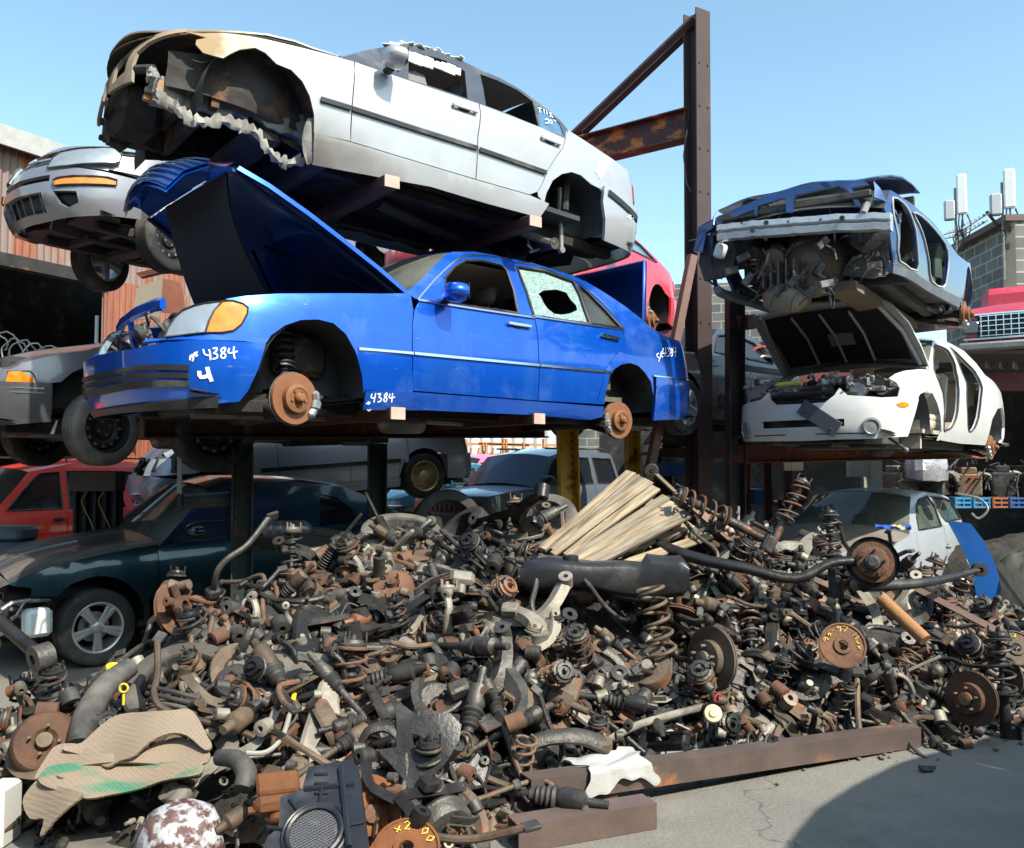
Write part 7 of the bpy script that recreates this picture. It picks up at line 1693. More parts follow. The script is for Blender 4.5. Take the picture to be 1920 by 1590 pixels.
for j in range(ny+1):
    for i in range(nx+1):
        X=-3.1+7.6*i/nx;Y=3.3+5.2*j/ny;h=heap(X,Y)
        mb.v.append((X+R.uniform(-.02,.02),Y+R.uniform(-.02,.02),-.03+max(0,h-.06)+(R.uniform(-.07,.05) if h>.1 else 0)))
for j in range(ny):
    for i in range(nx):
        a=j*(nx+1)+i;mb.f.append((a,a+1,a+nx+2,a+nx+1));mb.m.append(0)
tag(mb.build('scrap_mound',M_mound,ang=25),'dark core of the scrap heap, coloured as shade between the car parts','scrap',kind='stuff')
# ---- scrap materials ----
SM={
'grey':('grimy grey',mat('scrap_grey',(.115,.107,.095),(.026,.024,.022),rough=.45,metal=.45,scale=11,bump=.35,rust=.08,dust=.2,dustc=(.30,.26,.20),var=.25)),
'pale':('pale dusty',mat('scrap_pale',(.33,.30,.245),(.12,.11,.09),rough=.6,metal=.35,scale=9,bump=.25,rust=.07,dust=.25,dustc=(.52,.47,.38),var=.2)),
'rust':('rust-brown',mat('scrap_rust',(.17,.085,.048),(.07,.038,.026),rough=.85,metal=.1,scale=9,bump=.45,sharp=.5,dust=.15,dustc=(.36,.24,.15),var=.3)),
'orange':('bright orange-rust',mat('scrap_orange_rust',(.21,.08,.025),(.11,.04,.018),rough=.85,scale=10,bump=.4,sharp=.5,var=.2)),
'black':('oily black',mat('scrap_black',(.010,.010,.011),(.038,.036,.034),rough=.34,metal=.25,scale=7,bump=.25,dust=.22,dustc=(.2,.18,.155),var=.3)),
'brown':('dusty brown',mat('scrap_brown',(.16,.115,.075),(.045,.033,.024),rough=.62,metal=.2,scale=8,bump=.4,rust=.15,dust=.25,dustc=(.36,.30,.22),var=.25)),
}
M_boot=mat('boot_rubber',(.02,.02,.02),(.05,.047,.043),rough=.6,scale=14,dust=.25)
def A3(*p):return Tr(p)
# ---- kinds: return list of (part, MB, material key or material) ----
def k_strut(v=0):
    d=MB();d.lathe([(.0001,0),(.028,0),(.028,.30),(.020,.305),(.011,.31),(.011,.60),(.0001,.60)],12)
    d.box((.03,0,.05),(.07,.05,.12),None,.01);d.box((.055,0,.05),(.012,.07,.13),None,.0);d.lathe([(.0001,0),(.07,0),(.078,.012),(.06,.02),(.03,.022)],16,A3(0,0,.26))
    s=MB();s.spring(.066,.0075,.27,5.2+v,12,6,A3(0,0,.275),R2=.058)
    t=MB();t.lathe([(.0001,-.02),(.042,-.02),(.056,-.012),(.058,-.002),(.046,.002),(.042,.014),(.028,.016),(.026,.006),(.014,.006),(.012,.03),(.0001,.03)],18,A3(0,0,.565))
    for k in range(3):t.tube([(.052*math.cos(k*2.1),.052*math.sin(k*2.1),.56),(.052*math.cos(k*2.1),.052*math.sin(k*2.1),.61)],.005,6)
    b=MB();b.lathe([(.02,0),(.03,.01),(.022,.025),(.03,.04),(.022,.055),(.03,.07),(.022,.085),(.028,.10),(.015,.11)],12,A3(0,0,.40))
    return [('damper',d,'m'),('coil_spring',s,'a'),('top_mount',t,'m'),('bump_stop',b,M_boot)]
def k_spring():
    s=MB();s.spring(.06,.009,.30,5.5,12,7);return [('coil',s,'m')]
def k_disc():
    d=MB();r=.14
    d.lathe([(r*.48,-.0),(r,-.0),(r,.007),(r*.97,.008),(r*.97,.013),(r,.014),(r,.021),(r*.58,.021),(r*.56,.055),(r*.38,.058),(r*.22,.058),(r*.22,.050),(r*.47,.047),(r*.48,-.0)],30)
    h=MB()
    for k in range(5):h.tube([(r*.40*math.cos(k*1.2566),r*.40*math.sin(k*1.2566),.05),(r*.40*math.cos(k*1.2566),r*.40*math.sin(k*1.2566),.085)],.006,6)
    h.lathe([(r*.24,.03),(r*.24,.075),(r*.14,.08),(.0001,.08)],14)
    return [('rotor',d,'m'),('hub',h,'a')]
def k_drum():
    d=MB();d.lathe([(.04,.07),(.04,.065),(.105,.062),(.118,.05),(.12,.0),(.130,-.002),(.132,.012),(.126,.02),(.126,.055),(.11,.075),(.05,.08),(.04,.07)],28)
    h=MB();h.lathe([(.0001,.10),(.03,.10),(.034,.06),(.034,.0),(.02,-.05),(.0001,-.05)],14)
    for k in range(4):h.tube([(.055*math.cos(k*1.57),.055*math.sin(k*1.57),.07),(.055*math.cos(k*1.57),.055*math.sin(k*1.57),.11)],.006,6)
    return [('drum',d,'m'),('hub',h,'a')]
def bush(mb,p,ax,r=.028,l=.05):
    mb.lathe([(r*.4,-l/2-.004),(r*.45,-l/2-.004),(r,-l/2),(r,l/2),(r*.45,l/2+.004),(r*.4,l/2+.004)],14,frame(p,ax),closed=True)
def k_wish():
    b=MB();out=[(-.02,0),(.03,-.05),(.16,-.12),(.30,-.20),(.345,-.19),(.35,-.155),(.28,-.10),(.235,-.02),(.235,.04),(.28,.12),(.34,.17),(.335,.205),(.29,.215),(.15,.13),(.03,.05)]
    b.prism(out,.014,h0=-.014,holes=[[(.09,-.035),(.17,-.065),(.19,0),(.17,.065),(.09,.035)]])
    rim=[(x,y,0) for x,y in crv(out,2,closed=True)];b.tube(rim,.014,6,closed=True)
    u=MB();bush(u,(.345,-.175,0),(.3,1,0));bush(u,(.335,.195,0),(.3,1,0))
    j=MB();j.lathe([(.0001,-.03),(.026,-.03),(.03,-.01),(.03,.012),(.018,.025),(.009,.03),(.009,.065),(.0001,.065)],14)
    return [('arm',b,'m'),('bushing',u,M_boot),('ball_joint',j,'a')]
def k_banana():
    b=MB();p=crv([(0,0,0),(.09,.035,.01),(.20,.045,.02),(.31,.02,.01),(.40,-.05,0)],4);n=len(p)
    b.tube(p,[.020+.014*math.sin(PI*i/(n-1)) for i in range(n)],4,flat=.5)
    b.tube(crv([(.18,.045,.02),(.2,-.04,.02),(.24,-.10,.01)],3),.018,6,flat=.6)
    u=MB();bush(u,(0,0,0),(0,0,1),.034,.05);bush(u,(.40,-.05,0),(1,.6,0),.03,.05)
    j=MB();bush(j,(.245,-.11,0),(0,0,1),.026,.035);return [('arm',b,'m'),('bushing',u,M_boot),('ball_joint',j,'a')]
def k_link():
    b=MB();b.tube([(0,0,0),(.08,.004,0),(.30,0,.01),(.36,0,0)],[.016,.011,.011,.016],7);b.box((.18,0,.005),(.26,.03,.012),None,.0)
    u=MB();bush(u,(-.015,0,0),(0,1,0),.026,.045);bush(u,(.375,0,0),(0,1,0),.03,.05);return [('arm',b,'m'),('bushing',u,'a')]
def k_knuckle():
    b=MB();b.lathe([(.03,-.03),(.055,-.03),(.06,.0),(.055,.03),(.03,.03)],16,Rx(PI/2),closed=True)
    b.tube(crv([(.02,0,.05),(.05,.03,.12),(.035,.06,.2),(.0,.05,.26)],4),[.028]*4+[.024]*4+[.02]*5,8,flat=.7)
    b.tube(crv([(0,0,-.05),(-.03,.02,-.10),(-.02,.05,-.15)],4),.024,8)
    b.tube(crv([(-.05,0,.0),(-.12,.03,.01),(-.17,.02,.04)],4),[.025]*4+[.016]*5,7)
    b.tube([(.05,0,.03),(.10,.0,.06)],.02,6);b.tube([(.05,0,-.03),(.10,.0,-.06)],.02,6)
    bush(b,(0,.05,.27),(1,0,0),.026,.04);bush(b,(-.02,.06,-.165),(0,0,1),.024,.03)
    h=MB();h.lathe([(.0001,.06),(.022,.06),(.026,.045),(.065,.04),(.068,.03),(.04,.0)],18,Rx(PI/2))
    for k in range(5):h.tube([(.05*math.cos(k*1.2566),-.04,.05*math.sin(k*1.2566)),(.05*math.cos(k*1.2566),-.075,.05*math.sin(k*1.2566))],.005,6)
    return [('upright',b,'m'),('hub',h,'a')]
def k_knudisc():
    L=k_knuckle()[:1];d=MB();r=.135;B=Rx(PI/2)
    d.lathe([(r*.5,.03),(r,.03),(r,.037),(r*.96,.038),(r*.96,.044),(r,.045),(r,.052),(r*.58,.052),(r*.56,.08),(r*.3,.083),(.0001,.083)],30,B)
    c=MB();c.box((r*.8,-.045,.0),(.07,.085,.13),None,.02);c.lathe([(.026,-.02),(.026,.03),(.0001,.034)],12,A3(r*.8,.02,.0)@Rx(-PI/2))
    return L+[('brake_disc',d,'r'),('brake_caliper',c,'a')]
def k_shaft():
    s=MB();s.tube([(0,0,0),(.52,0,0)],.013,10);s.lathe([(.0001,-.10),(.012,-.10),(.013,-.04),(.030,-.03),(.034,.03),(.024,.05)],14,Ry(PI/2)@A3(0,0,-.02));s.lathe([(.024,.0),(.033,.02),(.034,.08),(.018,.09),(.014,.13),(.0001,.13)],14,A3(.54,0,0)@Ry(PI/2))
    b1=MB();b1.lathe([(.033,0),(.036,.01),(.027,.018),(.033,.026),(.025,.034),(.030,.042),(.025,.05),(.028,.058),(.018,.066),(.018,.08)],16,A3(.03,0,0)@Ry(PI/2))
    b2=MB();b2.lathe([(.018,0),(.018,.014),(.028,.022),(.025,.03),(.030,.038),(.025,.046),(.033,.054),(.028,.062),(.034,.07)],16,A3(.46,0,0)@Ry(PI/2))
    return [('shaft',s,'m'),('boot',b1,M_boot),('boot',b2,M_boot)]
def k_bar():
    s=MB();s.tube(crv([(-.12,.22,.03),(-.06,.12,0),(-.02,.03,0),(.06,0,0),(.30,.01,.02),(.55,0,0),(.62,.04,0),(.66,.13,0),(.72,.24,.04)],4),.0115,8)
    u=MB();u.box((-.12,.235,.03),(.035,.05,.014),None,.003);u.box((.72,.255,.04),(.035,.05,.014),None,.003);u.box((.12,0,0),(.04,.05,.045),None,.008);u.box((.48,0,.01),(.04,.05,.045),None,.008)
    return [('bar',s,'m'),('mount',u,M_boot)]
def k_shock():
    d=MB();d.tube([(0,0,.03),(0,0,.30)],.026,12);r=MB();r.tube([(0,0,.30),(0,0,.50)],.009,8);r.lathe([(.033,0),(.033,.16),(.012,.165)],14,A3(0,0,.31))
    u=MB();bush(u,(0,0,.005),(1,0,0),.024,.04);bush(u,(0,0,.51),(1,0,0),.02,.035);return [('body',d,'m'),('dust_tube',r,'a'),('bushing',u,M_boot)]
def k_cal():
    c=MB();c.box((0,0,0),(.15,.055,.07),None,.018);c.box((0,.055,.025),(.13,.07,.022),None,.008);c.lathe([(.028,0),(.03,.045),(.024,.05),(.0001,.05)],14,A3(0,0,-.02)@Rx(PI/2))
    c.tube([(-.09,-.01,0),(.09,-.01,0)],.011,7);p=MB();p.box((0,.035,0),(.11,.012,.045),None,.003);return [('housing',c,'m'),('brake_pad',p,'r')]
def k_tie():
    s=MB();s.tube([(0,0,0),(.02,0,0),(.30,.005,0)],[.011,.008,.008],7);s.lathe([(.0001,-.025),(.018,-.02),(.021,0),(.016,.012),(.006,.02),(.006,.05),(.0001,.05)],10,A3(.315,.005,0));s.lathe([(.011,0),(.014,.01),(.011,.04)],6,A3(.2,.003,0)@Ry(PI/2));return [('rod',s,'m')]
def k_rack():
    s=MB();s.tube([(0,0,0),(.50,0,0)],.022,10);s.box((.12,.0,.03),(.08,.06,.09),None,.015);s.tube([(.12,0,.05),(.14,.04,.14)],.014,8);s.tube([(-.12,0,0),(-.33,.02,-.02)],.008,6);s.tube([(.62,0,0),(.84,.03,.01)],.008,6)
    b=MB()
    for x0,sg in((-.13,1),(.50,1)):
        pr=[]
        for k in range(9):pr+=[(.018,.014*k),(.030,.014*k+.007)]
        b.lathe(pr,12,A3(x0,0,0)@Ry(PI/2))
    return [('housing',s,'m'),('boot',b,M_boot)]
def k_sub():
    s=MB();s.tube(crv([(-.42,.16,.05),(-.38,.05,.03),(-.30,-.01,0),(-.1,0,0),(.1,0,0),(.30,-.01,0),(.38,.05,.03),(.42,.16,.05)],4),.036,4,flat=.7)
    for sg in(-1,1):s.tube(crv([(sg*.38,.05,.02),(sg*.40,-.10,.0),(sg*.34,-.22,.03)],4),[.034]*4+[.024]*5,4,flat=.6);s.box((sg*.20,.0,.045),(.08,.06,.05),None,.01);s.lathe([(.012,-.03),(.03,-.03),(.033,.03),(.012,.03)],12,A3(sg*.43,.18,.06),closed=True)
    u=MB()
    for sg in(-1,1):bush(u,(sg*.34,-.23,.03),(1,0,0),.03,.06)
    return [('crossmember',s,'m'),('bushing',u,'a')]
def k_plate():
    out=[(0,0),(.10,-.03),(.22,-.02),(.30,.04),(.29,.12),(.22,.16),(.20,.10),(.12,.09),(.08,.15),(.01,.13)]
    s=MB();s.prism(out,.006,h0=-.006,holes=[[(.05,.04),(.08,.03),(.09,.06),(.06,.07)],[(.22,.03),(.25,.04),(.24,.08),(.21,.07)]]);s.tube([(x,y,.008) for x,y in out],.007,5,closed=True)
    s.prism([(0,0),(.10,-.03),(.22,-.02),(.22,-.012),(.1,-.02),(.0,.01)],.05);u=MB();bush(u,(.26,.13,0),(0,0,1),.02,.05);return [('bracket',s,'m'),('bushing',u,'a')]
def k_lump():
    s=MB();s.lathe([(.0001,-.06),(.04,-.06),(.055,-.03),(.058,.02),(.045,.045),(.03,.05),(.03,.08),(.0001,.08)],14);s.box((.05,0,0),(.07,.06,.05),None,.012);s.box((-.045,.02,-.01),(.06,.04,.06),None,.012);s.tube([(.0,.04,.0),(.02,.10,.03)],.014,7)
    u=MB()
    for k in range(3):u.lathe([(.009,0),(.009,.012),(.0001,.013)],6,A3(.04*math.cos(k*2.1),.04*math.sin(k*2.1),.05))
    return [('casting',s,'m'),('bolt',u,'a')]
def k_hose():
    s=MB();s.tube(crv([(0,0,0),(.05,.06,.02),(.03,.15,.06),(.12,.20,.03),(.22,.14,.0),(.30,.18,.03)],5),.007,6);u=MB();u.tube([(-.02,-.01,0),(.01,.01,0)],.011,6);u.tube([(.29,.175,.025),(.325,.19,.035)],.011,6);return [('line',s,M_boot),('fitting',u,'a')]
def k_mount():
    s=MB();s.lathe([(.012,-.03),(.03,-.035),(.048,-.028),(.05,.0),(.046,.02),(.03,.03),(.012,.028)],18,closed=True);u=MB();u.lathe([(.0001,-.045),(.016,-.045),(.016,.045),(.0001,.045)],10);return [('rubber_mount',s,M_boot),('bolt',u,'a')]
KINDS=[# name, fn, noun, count, size, weights, group
('suspension_strut',k_strut,'suspension strut with coil spring',113,'grey black brown grey black black'),
('loose_coil_spring',k_spring,'loose coil spring',31,'brown black brown rust grey'),
('brake_disc',k_disc,'brake disc with studs',46,'rust brown brown grey black'),
('brake_drum',k_drum,'brake drum',26,'rust brown grey'),
('wishbone_arm',k_wish,'triangular control arm',121,'grey black pale brown black grey'),
('curved_control_arm',k_banana,'curved control arm',139,'grey grey black brown pale black'),
('straight_control_arm',k_link,'straight control arm',130,'grey brown black'),
('steering_knuckle',k_knuckle,'steering knuckle',95,'pale grey grey brown black'),
('knuckle_with_disc',k_knudisc,'steering knuckle with brake disc',58,'grey brown pale'),
('drive_shaft',k_shaft,'drive shaft with rubber boots',95,'brown grey grey black'),
('stabiliser_bar',k_bar,'bent stabiliser bar',110,'black grey grey brown'),
('shock_absorber',k_shock,'shock absorber',50,'grey rust black grey pale'),
('brake_caliper',k_cal,'brake caliper',50,'brown grey rust pale'),
('tie_rod',k_tie,'tie rod',130,'grey brown rust pale'),
('steering_rack',k_rack,'steering rack with bellows',37,'grey pale brown'),
('subframe',k_sub,'subframe crossmember',63,'grey pale black brown'),
('pressed_bracket',k_plate,'pressed steel bracket',92,'grey pale black brown'),
('cast_housing',k_lump,'small cast housing',50,'pale grey brown'),
('brake_hose',k_hose,'curled brake hose',150,'pale grey'),
('rubber_mount',k_mount,'round rubber mount',36,'grey black')]
LM=[(-2.2,4.6,'left of the folded rubber mats'),(-1.75,5.3,'behind the rubber mats'),(-1.3,4.1,'beside the black fan shroud'),(-.75,4.4,'above the black fan shroud'),(-.45,5.6,'below the long pale subframe'),(-1.9,5.8,'near the green coupe wheel'),(.0,4.7,'near the white rag'),(.9,5.0,'above the long steel beam'),(.35,5.6,'below the black fuel tank'),(.9,6.3,'beside the wooden pallet'),(-.6,6.2,'near the grey lying tyre'),(1.6,6.2,'below the long bent black arm'),(2.0,5.6,'near the disc with yellow writing'),(2.6,6.3,'near the large rusty hub'),(3.2,6.1,'at the right end of the heap'),(2.7,5.5,'near the right end of the steel beam')]
def zone(X,Y):return min(LM,key=lambda l:(l[0]-X)**2+(l[1]-Y)**2)[2]
ALT={'grey':'rust','pale':'grey','rust':'brown','orange':'rust','black':'grey','brown':'pale'}
PROTO={}
def proto(nm,fn):
    if nm in PROTO:return PROTO[nm]
    L=[]
    for pn,mb,mk in [(pn,q,mk) for pn,b_,mk in fn() for q in (islands(b_.v,b_.f) if pn in('bushing','boot','mount') else [b_])]:
        me=bpy.data.meshes.new(pn);me.from_pydata(mb.v,[],mb.f);me.materials.append(None);me.polygons.foreach_set('use_smooth',[True]*len(me.polygons));me.set_sharp_from_angle(angle=math.radians(42))
        xs=[p[0] for p in mb.v];L.append((pn,me,mk))
    allv=[v for _,me,_ in L for v in [x.co for x in me.vertices]]
    c=Vector([(min(v[i] for v in allv)+max(v[i] for v in allv))/2 for i in range(3)]);PROTO[nm]=(L,c);return PROTO[nm]
def place(nm,fn,key,M,label,group=None,cat=None,scale=1.0):
    L,c=proto(nm,fn)
    r=empty(nm,M@Matrix.Scale(scale,4)@Tr(-c),label,cat or nm.replace('_',' '),group)
    for pn,me,mk in L:
        o=bpy.data.objects.new(pn,me);COL.objects.link(o);o.parent=r
        m=mk if not isinstance(mk,str) else SM[{'m':key,'a':ALT[key],'r':'rust'}[mk]][1]
        o.material_slots[0].link='OBJECT';o.material_slots[0].material=m
    return r
def pose_word(M,axis):
    z=abs((M.to_3x3()@Vector(axis)).normalized().z);return 'standing upright' if z>.8 else 'tilted' if z>.4 else 'lying flat'
AX={'suspension_strut':(0,0,1),'loose_coil_spring':(0,0,1),'brake_disc':(0,0,1),'brake_drum':(0,0,1),'shock_absorber':(0,0,1),'rubber_mount':(0,0,1)}
order=[];BIG=('wishbone_arm','curved_control_arm','straight_control_arm','drive_shaft','stabiliser_bar','subframe','steering_rack')
for nm,fn,noun,cnt,ws in KINDS:order+=[(nm,fn,noun,ws.split())]*cnt
R.shuffle(order)
HERO_CLEAR=[(-1.55,3.95,.55),(-.83,3.55,.42),(.75,6.35,.42),(.35,5.95,.3),(1.1,6.5,.3),(.3,5.6,.2),(.7,5.6,.22),(1.0,5.6,.2)]
for idx,(nm,fn,noun,ws) in enumerate(order):
    for _ in range(20):
        X=R.uniform(-2.6,4.0);a=I(HX,HD,X);b=I(RX,RY,X)
        t=R.random()**.9*1.12;Y=a+(b-a)*t+.02
        if not any((X-q[0])**2+(Y-q[1])**2<q[2]**2 for q in HERO_CLEAR):break
    n=hn(X,Y);n=(n+Vector((R.uniform(-.5,.5),R.uniform(-.6,.4),R.uniform(-.2,.3)))).normalized()
    x=Vector((R.uniform(-1,1),R.uniform(-1,1),R.uniform(-.6,.6)))
    if nm in('suspension_strut','shock_absorber','loose_coil_spring'):   # long axis is z: lay most of them down the slope
        if R.random()<.72:
            tz=Vector((R.uniform(-1,1),R.uniform(-1,1),R.uniform(-.3,.9)));M=frame((0,0,0),tz,n)
        else:M=frame((0,0,0),n+Vector((0,0,1)),x)
    elif nm in('brake_disc','brake_drum','knuckle_with_disc','rubber_mount'):
        M=frame((0,0,0),Vector((R.uniform(-1,1),R.uniform(-1.4,.3),R.uniform(-.1,1.2))),x)
    else:M=frame((0,0,0),n,x)
    off=R.uniform(-.02,.12) if t<1 else R.uniform(0,.12)
    if t<.06:off=R.uniform(.02,.07)
    p=Vector((X,Y,heap(X,Y)))+hn(X,Y)*off
    key=R.choice(ws)
    sc=R.uniform(1.0,1.62) if nm in BIG else R.uniform(.78,1.2)
    lab=' '.join(('%s %s %s %s'%(SM[key][0],noun,pose_word(M,AX.get(nm,(1,0,0))),zone(X,Y))).split()[:16])
    place(nm,fn,key,Tr(p)@M,lab,'%s in the scrap heap'%(nm.replace('_',' ')+'s'),scale=sc)
# small fragments
mb=MB();Rr=random.Random(9)
for k in range(1500):
    X=Rr.uniform(-2.8,4.1);a=I(HX,HD,X);b=I(RX,RY,X);Y=a-.12+(b-a+.25)*Rr.random()
    p=Vector((X,Y,heap(X,Y)+Rr.uniform(-.02,.06)+.01));M=Tr(p)@Euler((Rr.uniform(0,6),Rr.uniform(0,6),Rr.uniform(0,6))).to_matrix().to_4x4();mb.mi=Rr.choice((0,0,1,2,3,3))
    t=Rr.random();s=Rr.uniform(.6,1.3)
    if t<.3:mb.lathe([(.0001,-.02*s),(.016*s,-.02*s),(.018*s,.015*s),(.008,.02*s),(.008,.05*s),(.0001,.05*s)],8,M)
    elif t<.55:mb.box((0,0,0),(.07*s,.035*s,.02*s),M,.004)
    elif t<.8:mb.tube([(0,0,0),(.04*s,.03*s,0),(.12*s,.02*s,.02*s)],.007*s,5,M=M)
    else:mb.lathe([(.018*s,-.008),(.032*s,-.008),(.032*s,.008),(.018*s,.008)],12,M,closed=True)
tag(mb.build('small_scrap',[SM['grey'][1],SM['rust'][1],SM['pale'][1],SM['black'][1]]),'small bolts, bushings and fragments scattered through the scrap heap','scrap',kind='stuff')
mb=MB()
for k in range(420):
    X=Rr.uniform(-2.9,3.9);a=I(HX,HD,X);Y=a-abs(Rr.gauss(0,.16))-.02;p=Vector((X,Y,.006));M=Tr(p)@Rz(Rr.random()*6)
    s=Rr.uniform(.3,1.2);mb.box((0,0,.004*s),(.03*s,.018*s,.008*s),M@Rx(Rr.uniform(-.2,.2)),.002)
tag(mb.build('ground_debris',mat('grit',(.20,.17,.13),(.09,.08,.07),rough=.9,scale=20,sharp=.3)),'grit and crumbs of rust along the foot of the heap','debris',kind='stuff')
# ================= single pieces on and around the heap =================
CR['M']=(0,1000,.371);CR['N']=(600,900,.434);CR['P']=(1260,800,.3774)
def onheap(u,v,lift=0.0):
    r=ray(u,v);Y=3.2
    while Y<9:
        q=Vector((r.x*Y/r.y,Y,r.z*Y/r.y+EYE))
        if q.z<=heap(q.x,q.y)+lift:return q
        Y+=.01
    return q
def sheet(name,label,cat,crop,pts,P0,n,thick,m,fn=None,g=.05,parent=None,holes=(),smooth=False):
    """solid sheet whose outline lies on the plane through P0 with normal n"""
    n=Vector(n).normalized();E_=Vector((0,0,EYE))
    def hit(u,v):
        d=ray(u,v);return E_+d*((P0-E_).dot(n)/d.dot(n))
    ux=Vector((1,0,0));ux=(ux-n*ux.dot(n)).normalized();uy=n.cross(ux)
    def pl(L):return [((hit(u,v)-P0).dot(ux),(hit(u,v)-P0).dot(uy)) for u,v in full(crop,L)]
    if smooth:pts=crv(pts,3,True)
    T,ov,B=tri(pl(pts),[pl(h) for h in holes],g)
    fn=fn or (lambda a,b:0);V=[ux*a+uy*b+n*fn(a,b) for a,b in ov];k=len(V)
    mb=MB();mb.add(V+[p-n*thick for p in V],[t for t in T]+[(t[2]+k,t[1]+k,t[0]+k) for t in T]+[(a,a+k,b+k,b) for a,b in B])
    o=mb.build(name,m,parent,50)
    if parent is None:o.location=P0;tag(o,label,cat)
    return o
def rod(name,label,cat,pts,r,m,n=10,flat=1.0,smooth=4,ends=None,parts=()):
    """pts: list of (u,v,Y)"""
    P=[at(*p) for p in pts];o=empty(name,Tr(P[0]),label,cat);L=[tuple(p-P[0]) for p in P]
    if hasattr(r,'__len__'):L=[(*a,b) for a,b in zip(L,r)]
    Q=crv(L,smooth) if len(L)>2 else L
    mb=MB();mb.tube([q[:3] for q in Q],[q[3] for q in Q] if len(Q[0])>3 else r,n,flat=flat);mb.build('shaft' if not parts else parts[0],m,o,45)
    if ends:
        for i,(er,el,em,ax) in ends.items():
            mb=MB();bush(mb,tuple(P[i]-P[0]),ax,er,el);mb.build('bushing',em,o)
    return o
G=lambda k:SM[k][1]
# --- wooden pallet of thin slats
M_wood=mat('weathered_pine',(.40,.32,.21),(.15,.11,.07),rough=.8,scale=9,bump=.35,stretch=(3,3,.22),sharp=.3,dust=.15,dustc=(.55,.45,.32))
M_wood2=mat('dark_pine',(.34,.24,.13),(.22,.15,.08),rough=.85,scale=5,bump=.3)
T0,T1=(1186,884,6.8),(1292,968,6.35);B0,B1=(1022,1030,5.95),(1105,1064,5.6)
pal=empty('wooden_pallet',Tr(at(1100,1040,6.2)),'broken pale wooden pallet of thin slats lying on top of the heap','pallet');o0=pal.matrix_world.translation
for i in range(8):
    t=i/7;j=R.uniform(-3,3);a=at(T0[0]+(T1[0]-T0[0])*t+j,T0[1]+(T1[1]-T0[1])*t+R.uniform(-6,3),T0[2]+(T1[2]-T0[2])*t);b=at(B0[0]+(B1[0]-B0[0])*t+R.uniform(-10,10),B0[1]+(B1[1]-B0[1])*t,B0[2]+(B1[2]-B0[2])*t)
    L_=(a-b).length;wa,wb=.041+R.uniform(-.006,.004),.027+R.uniform(-.004,.004);mb=MB();V=[];N_=8
    for q in range(N_+1):
        f=q/N_;w_=wb+(wa-wb)*f;o_=.004*math.sin(5*f+i)
        V+=[(-.010,-w_+o_+R.uniform(-.0015,.0015),L_*f),(.010,-w_+o_,L_*f),(.010,w_+o_,L_*f),(-.010,w_+o_+R.uniform(-.0015,.0015),L_*f)]
    Fc=[(q*4+k,q*4+(k+1)%4,q*4+4+(k+1)%4,q*4+4+k) for q in range(N_) for k in range(4)]+[(3,2,1,0),tuple(N_*4+k for k in range(4))]
    mb.add(V,Fc);Ms=frame(b-o0+Vector((0,-.008*(i%2),.008*(i%2))),a-b,Vector((-.2,-.8,.6))+Vector((R.uniform(-.12,.12),0,0)))
    mb.build('slat',M_wood if i%3!=1 else mat('pine_worn',(.30,.25,.18),(.11,.09,.06),rough=.85,scale=9,bump=.4,stretch=(3,3,.25),sharp=.3),pal,M=Ms)
for t in(.12,.55,.9):
    a=at(T0[0]*(1-t)+B0[0]*t,T0[1]*(1-t)+B0[1]*t+6,T0[2]*(1-t)+B0[2]*t+.07);b=at(T1[0]*(1-t)+B1[0]*t,T1[1]*(1-t)+B1[1]*t+6,T1[2]*(1-t)+B1[2]*t+.07)
    mb=MB();mb.box((0,0,(a-b).length/2),(.05,.09,(a-b).length),frame(b-o0,a-b,(0,-.7,.7)),.004);mb.build('bearer',M_wood2,pal)
for k,(a,b,lb) in enumerate((((1296,984,6.5),(1085,1066,5.75),'loose slat directly below the pallet, longest of the fallen ones'),((1332,1004,6.45),(1170,1058,5.9),'loose pale slat right of the pallet'),((1360,985,6.7),(1262,1032,6.2),'short loose slat at the upper right of the pallet'),((1180,1010,6.5),(1215,1062,5.9),'short dark offcut poking out below the pallet'))):
    A=at(*a);B=at(*b);mb=MB();mb.box((0,0,(A-B).length/2),(.02,.075,(A-B).length),None,.004);o=mb.build('pallet_board',M_wood if k<3 else M_wood2);o.matrix_world=frame(B,A-B,(-.2,-.7,.6));tag(o,lb,'wooden slat','loose slats by the pallet')
# --- black plastic fuel tank
c=at(1130,1080,5.6);tk=empty('fuel_tank',Tr(c)@Rz(-.10),'long lumpy black plastic fuel tank lying across the upper middle of the heap','fuel tank')
mb=MB();n=30;Lx=1.05;V=[];Fc=[]
for i in range(n+1):
    t=i/n;x=(t-.5)*Lx;hh=.095+.014*math.sin(t*11+.5)+(.04 if t>.74 else 0)-(.04 if t<.05 else 0)-(.05 if t>.97 else 0);ww=.15+.02*math.sin(t*7);zz=.02*math.sin(t*6)+(.02 if t>.74 else 0)
    for k in range(16):
        a=2*PI*k/16;ca,sa=math.cos(a),math.sin(a);V.append((x,ww*abs(ca)**.45*(1 if ca>0 else -1),zz+hh*abs(sa)**.45*(1 if sa>0 else -1)))
for i in range(n):
    for k in range(16):Fc.append((i*16+k,(i+1)*16+k,(i+1)*16+(k+1)%16,i*16+(k+1)%16))
Fc+=[tuple(range(15,-1,-1)),tuple(n*16+k for k in range(16))]
mb.add(V,[tuple(reversed(f)) for f in Fc]);mb.build('tank_shell',mat('tank_black',(.015,.016,.018),(.03,.03,.032),rough=.32,scale=4,bump=.2,dust=.18,dustc=(.22,.2,.17)),tk,50)
mb=MB();mb.lathe([(.05,.0),(.05,.03),(.035,.035),(.0001,.035)],16,Tr(-.2,-.05,.1));mb.tube([(-.5,-.05,.04),(-.56,-.05,.09),(-.6,-.02,.1)],.02,8);mb.build('filler_neck',M_blk,tk)
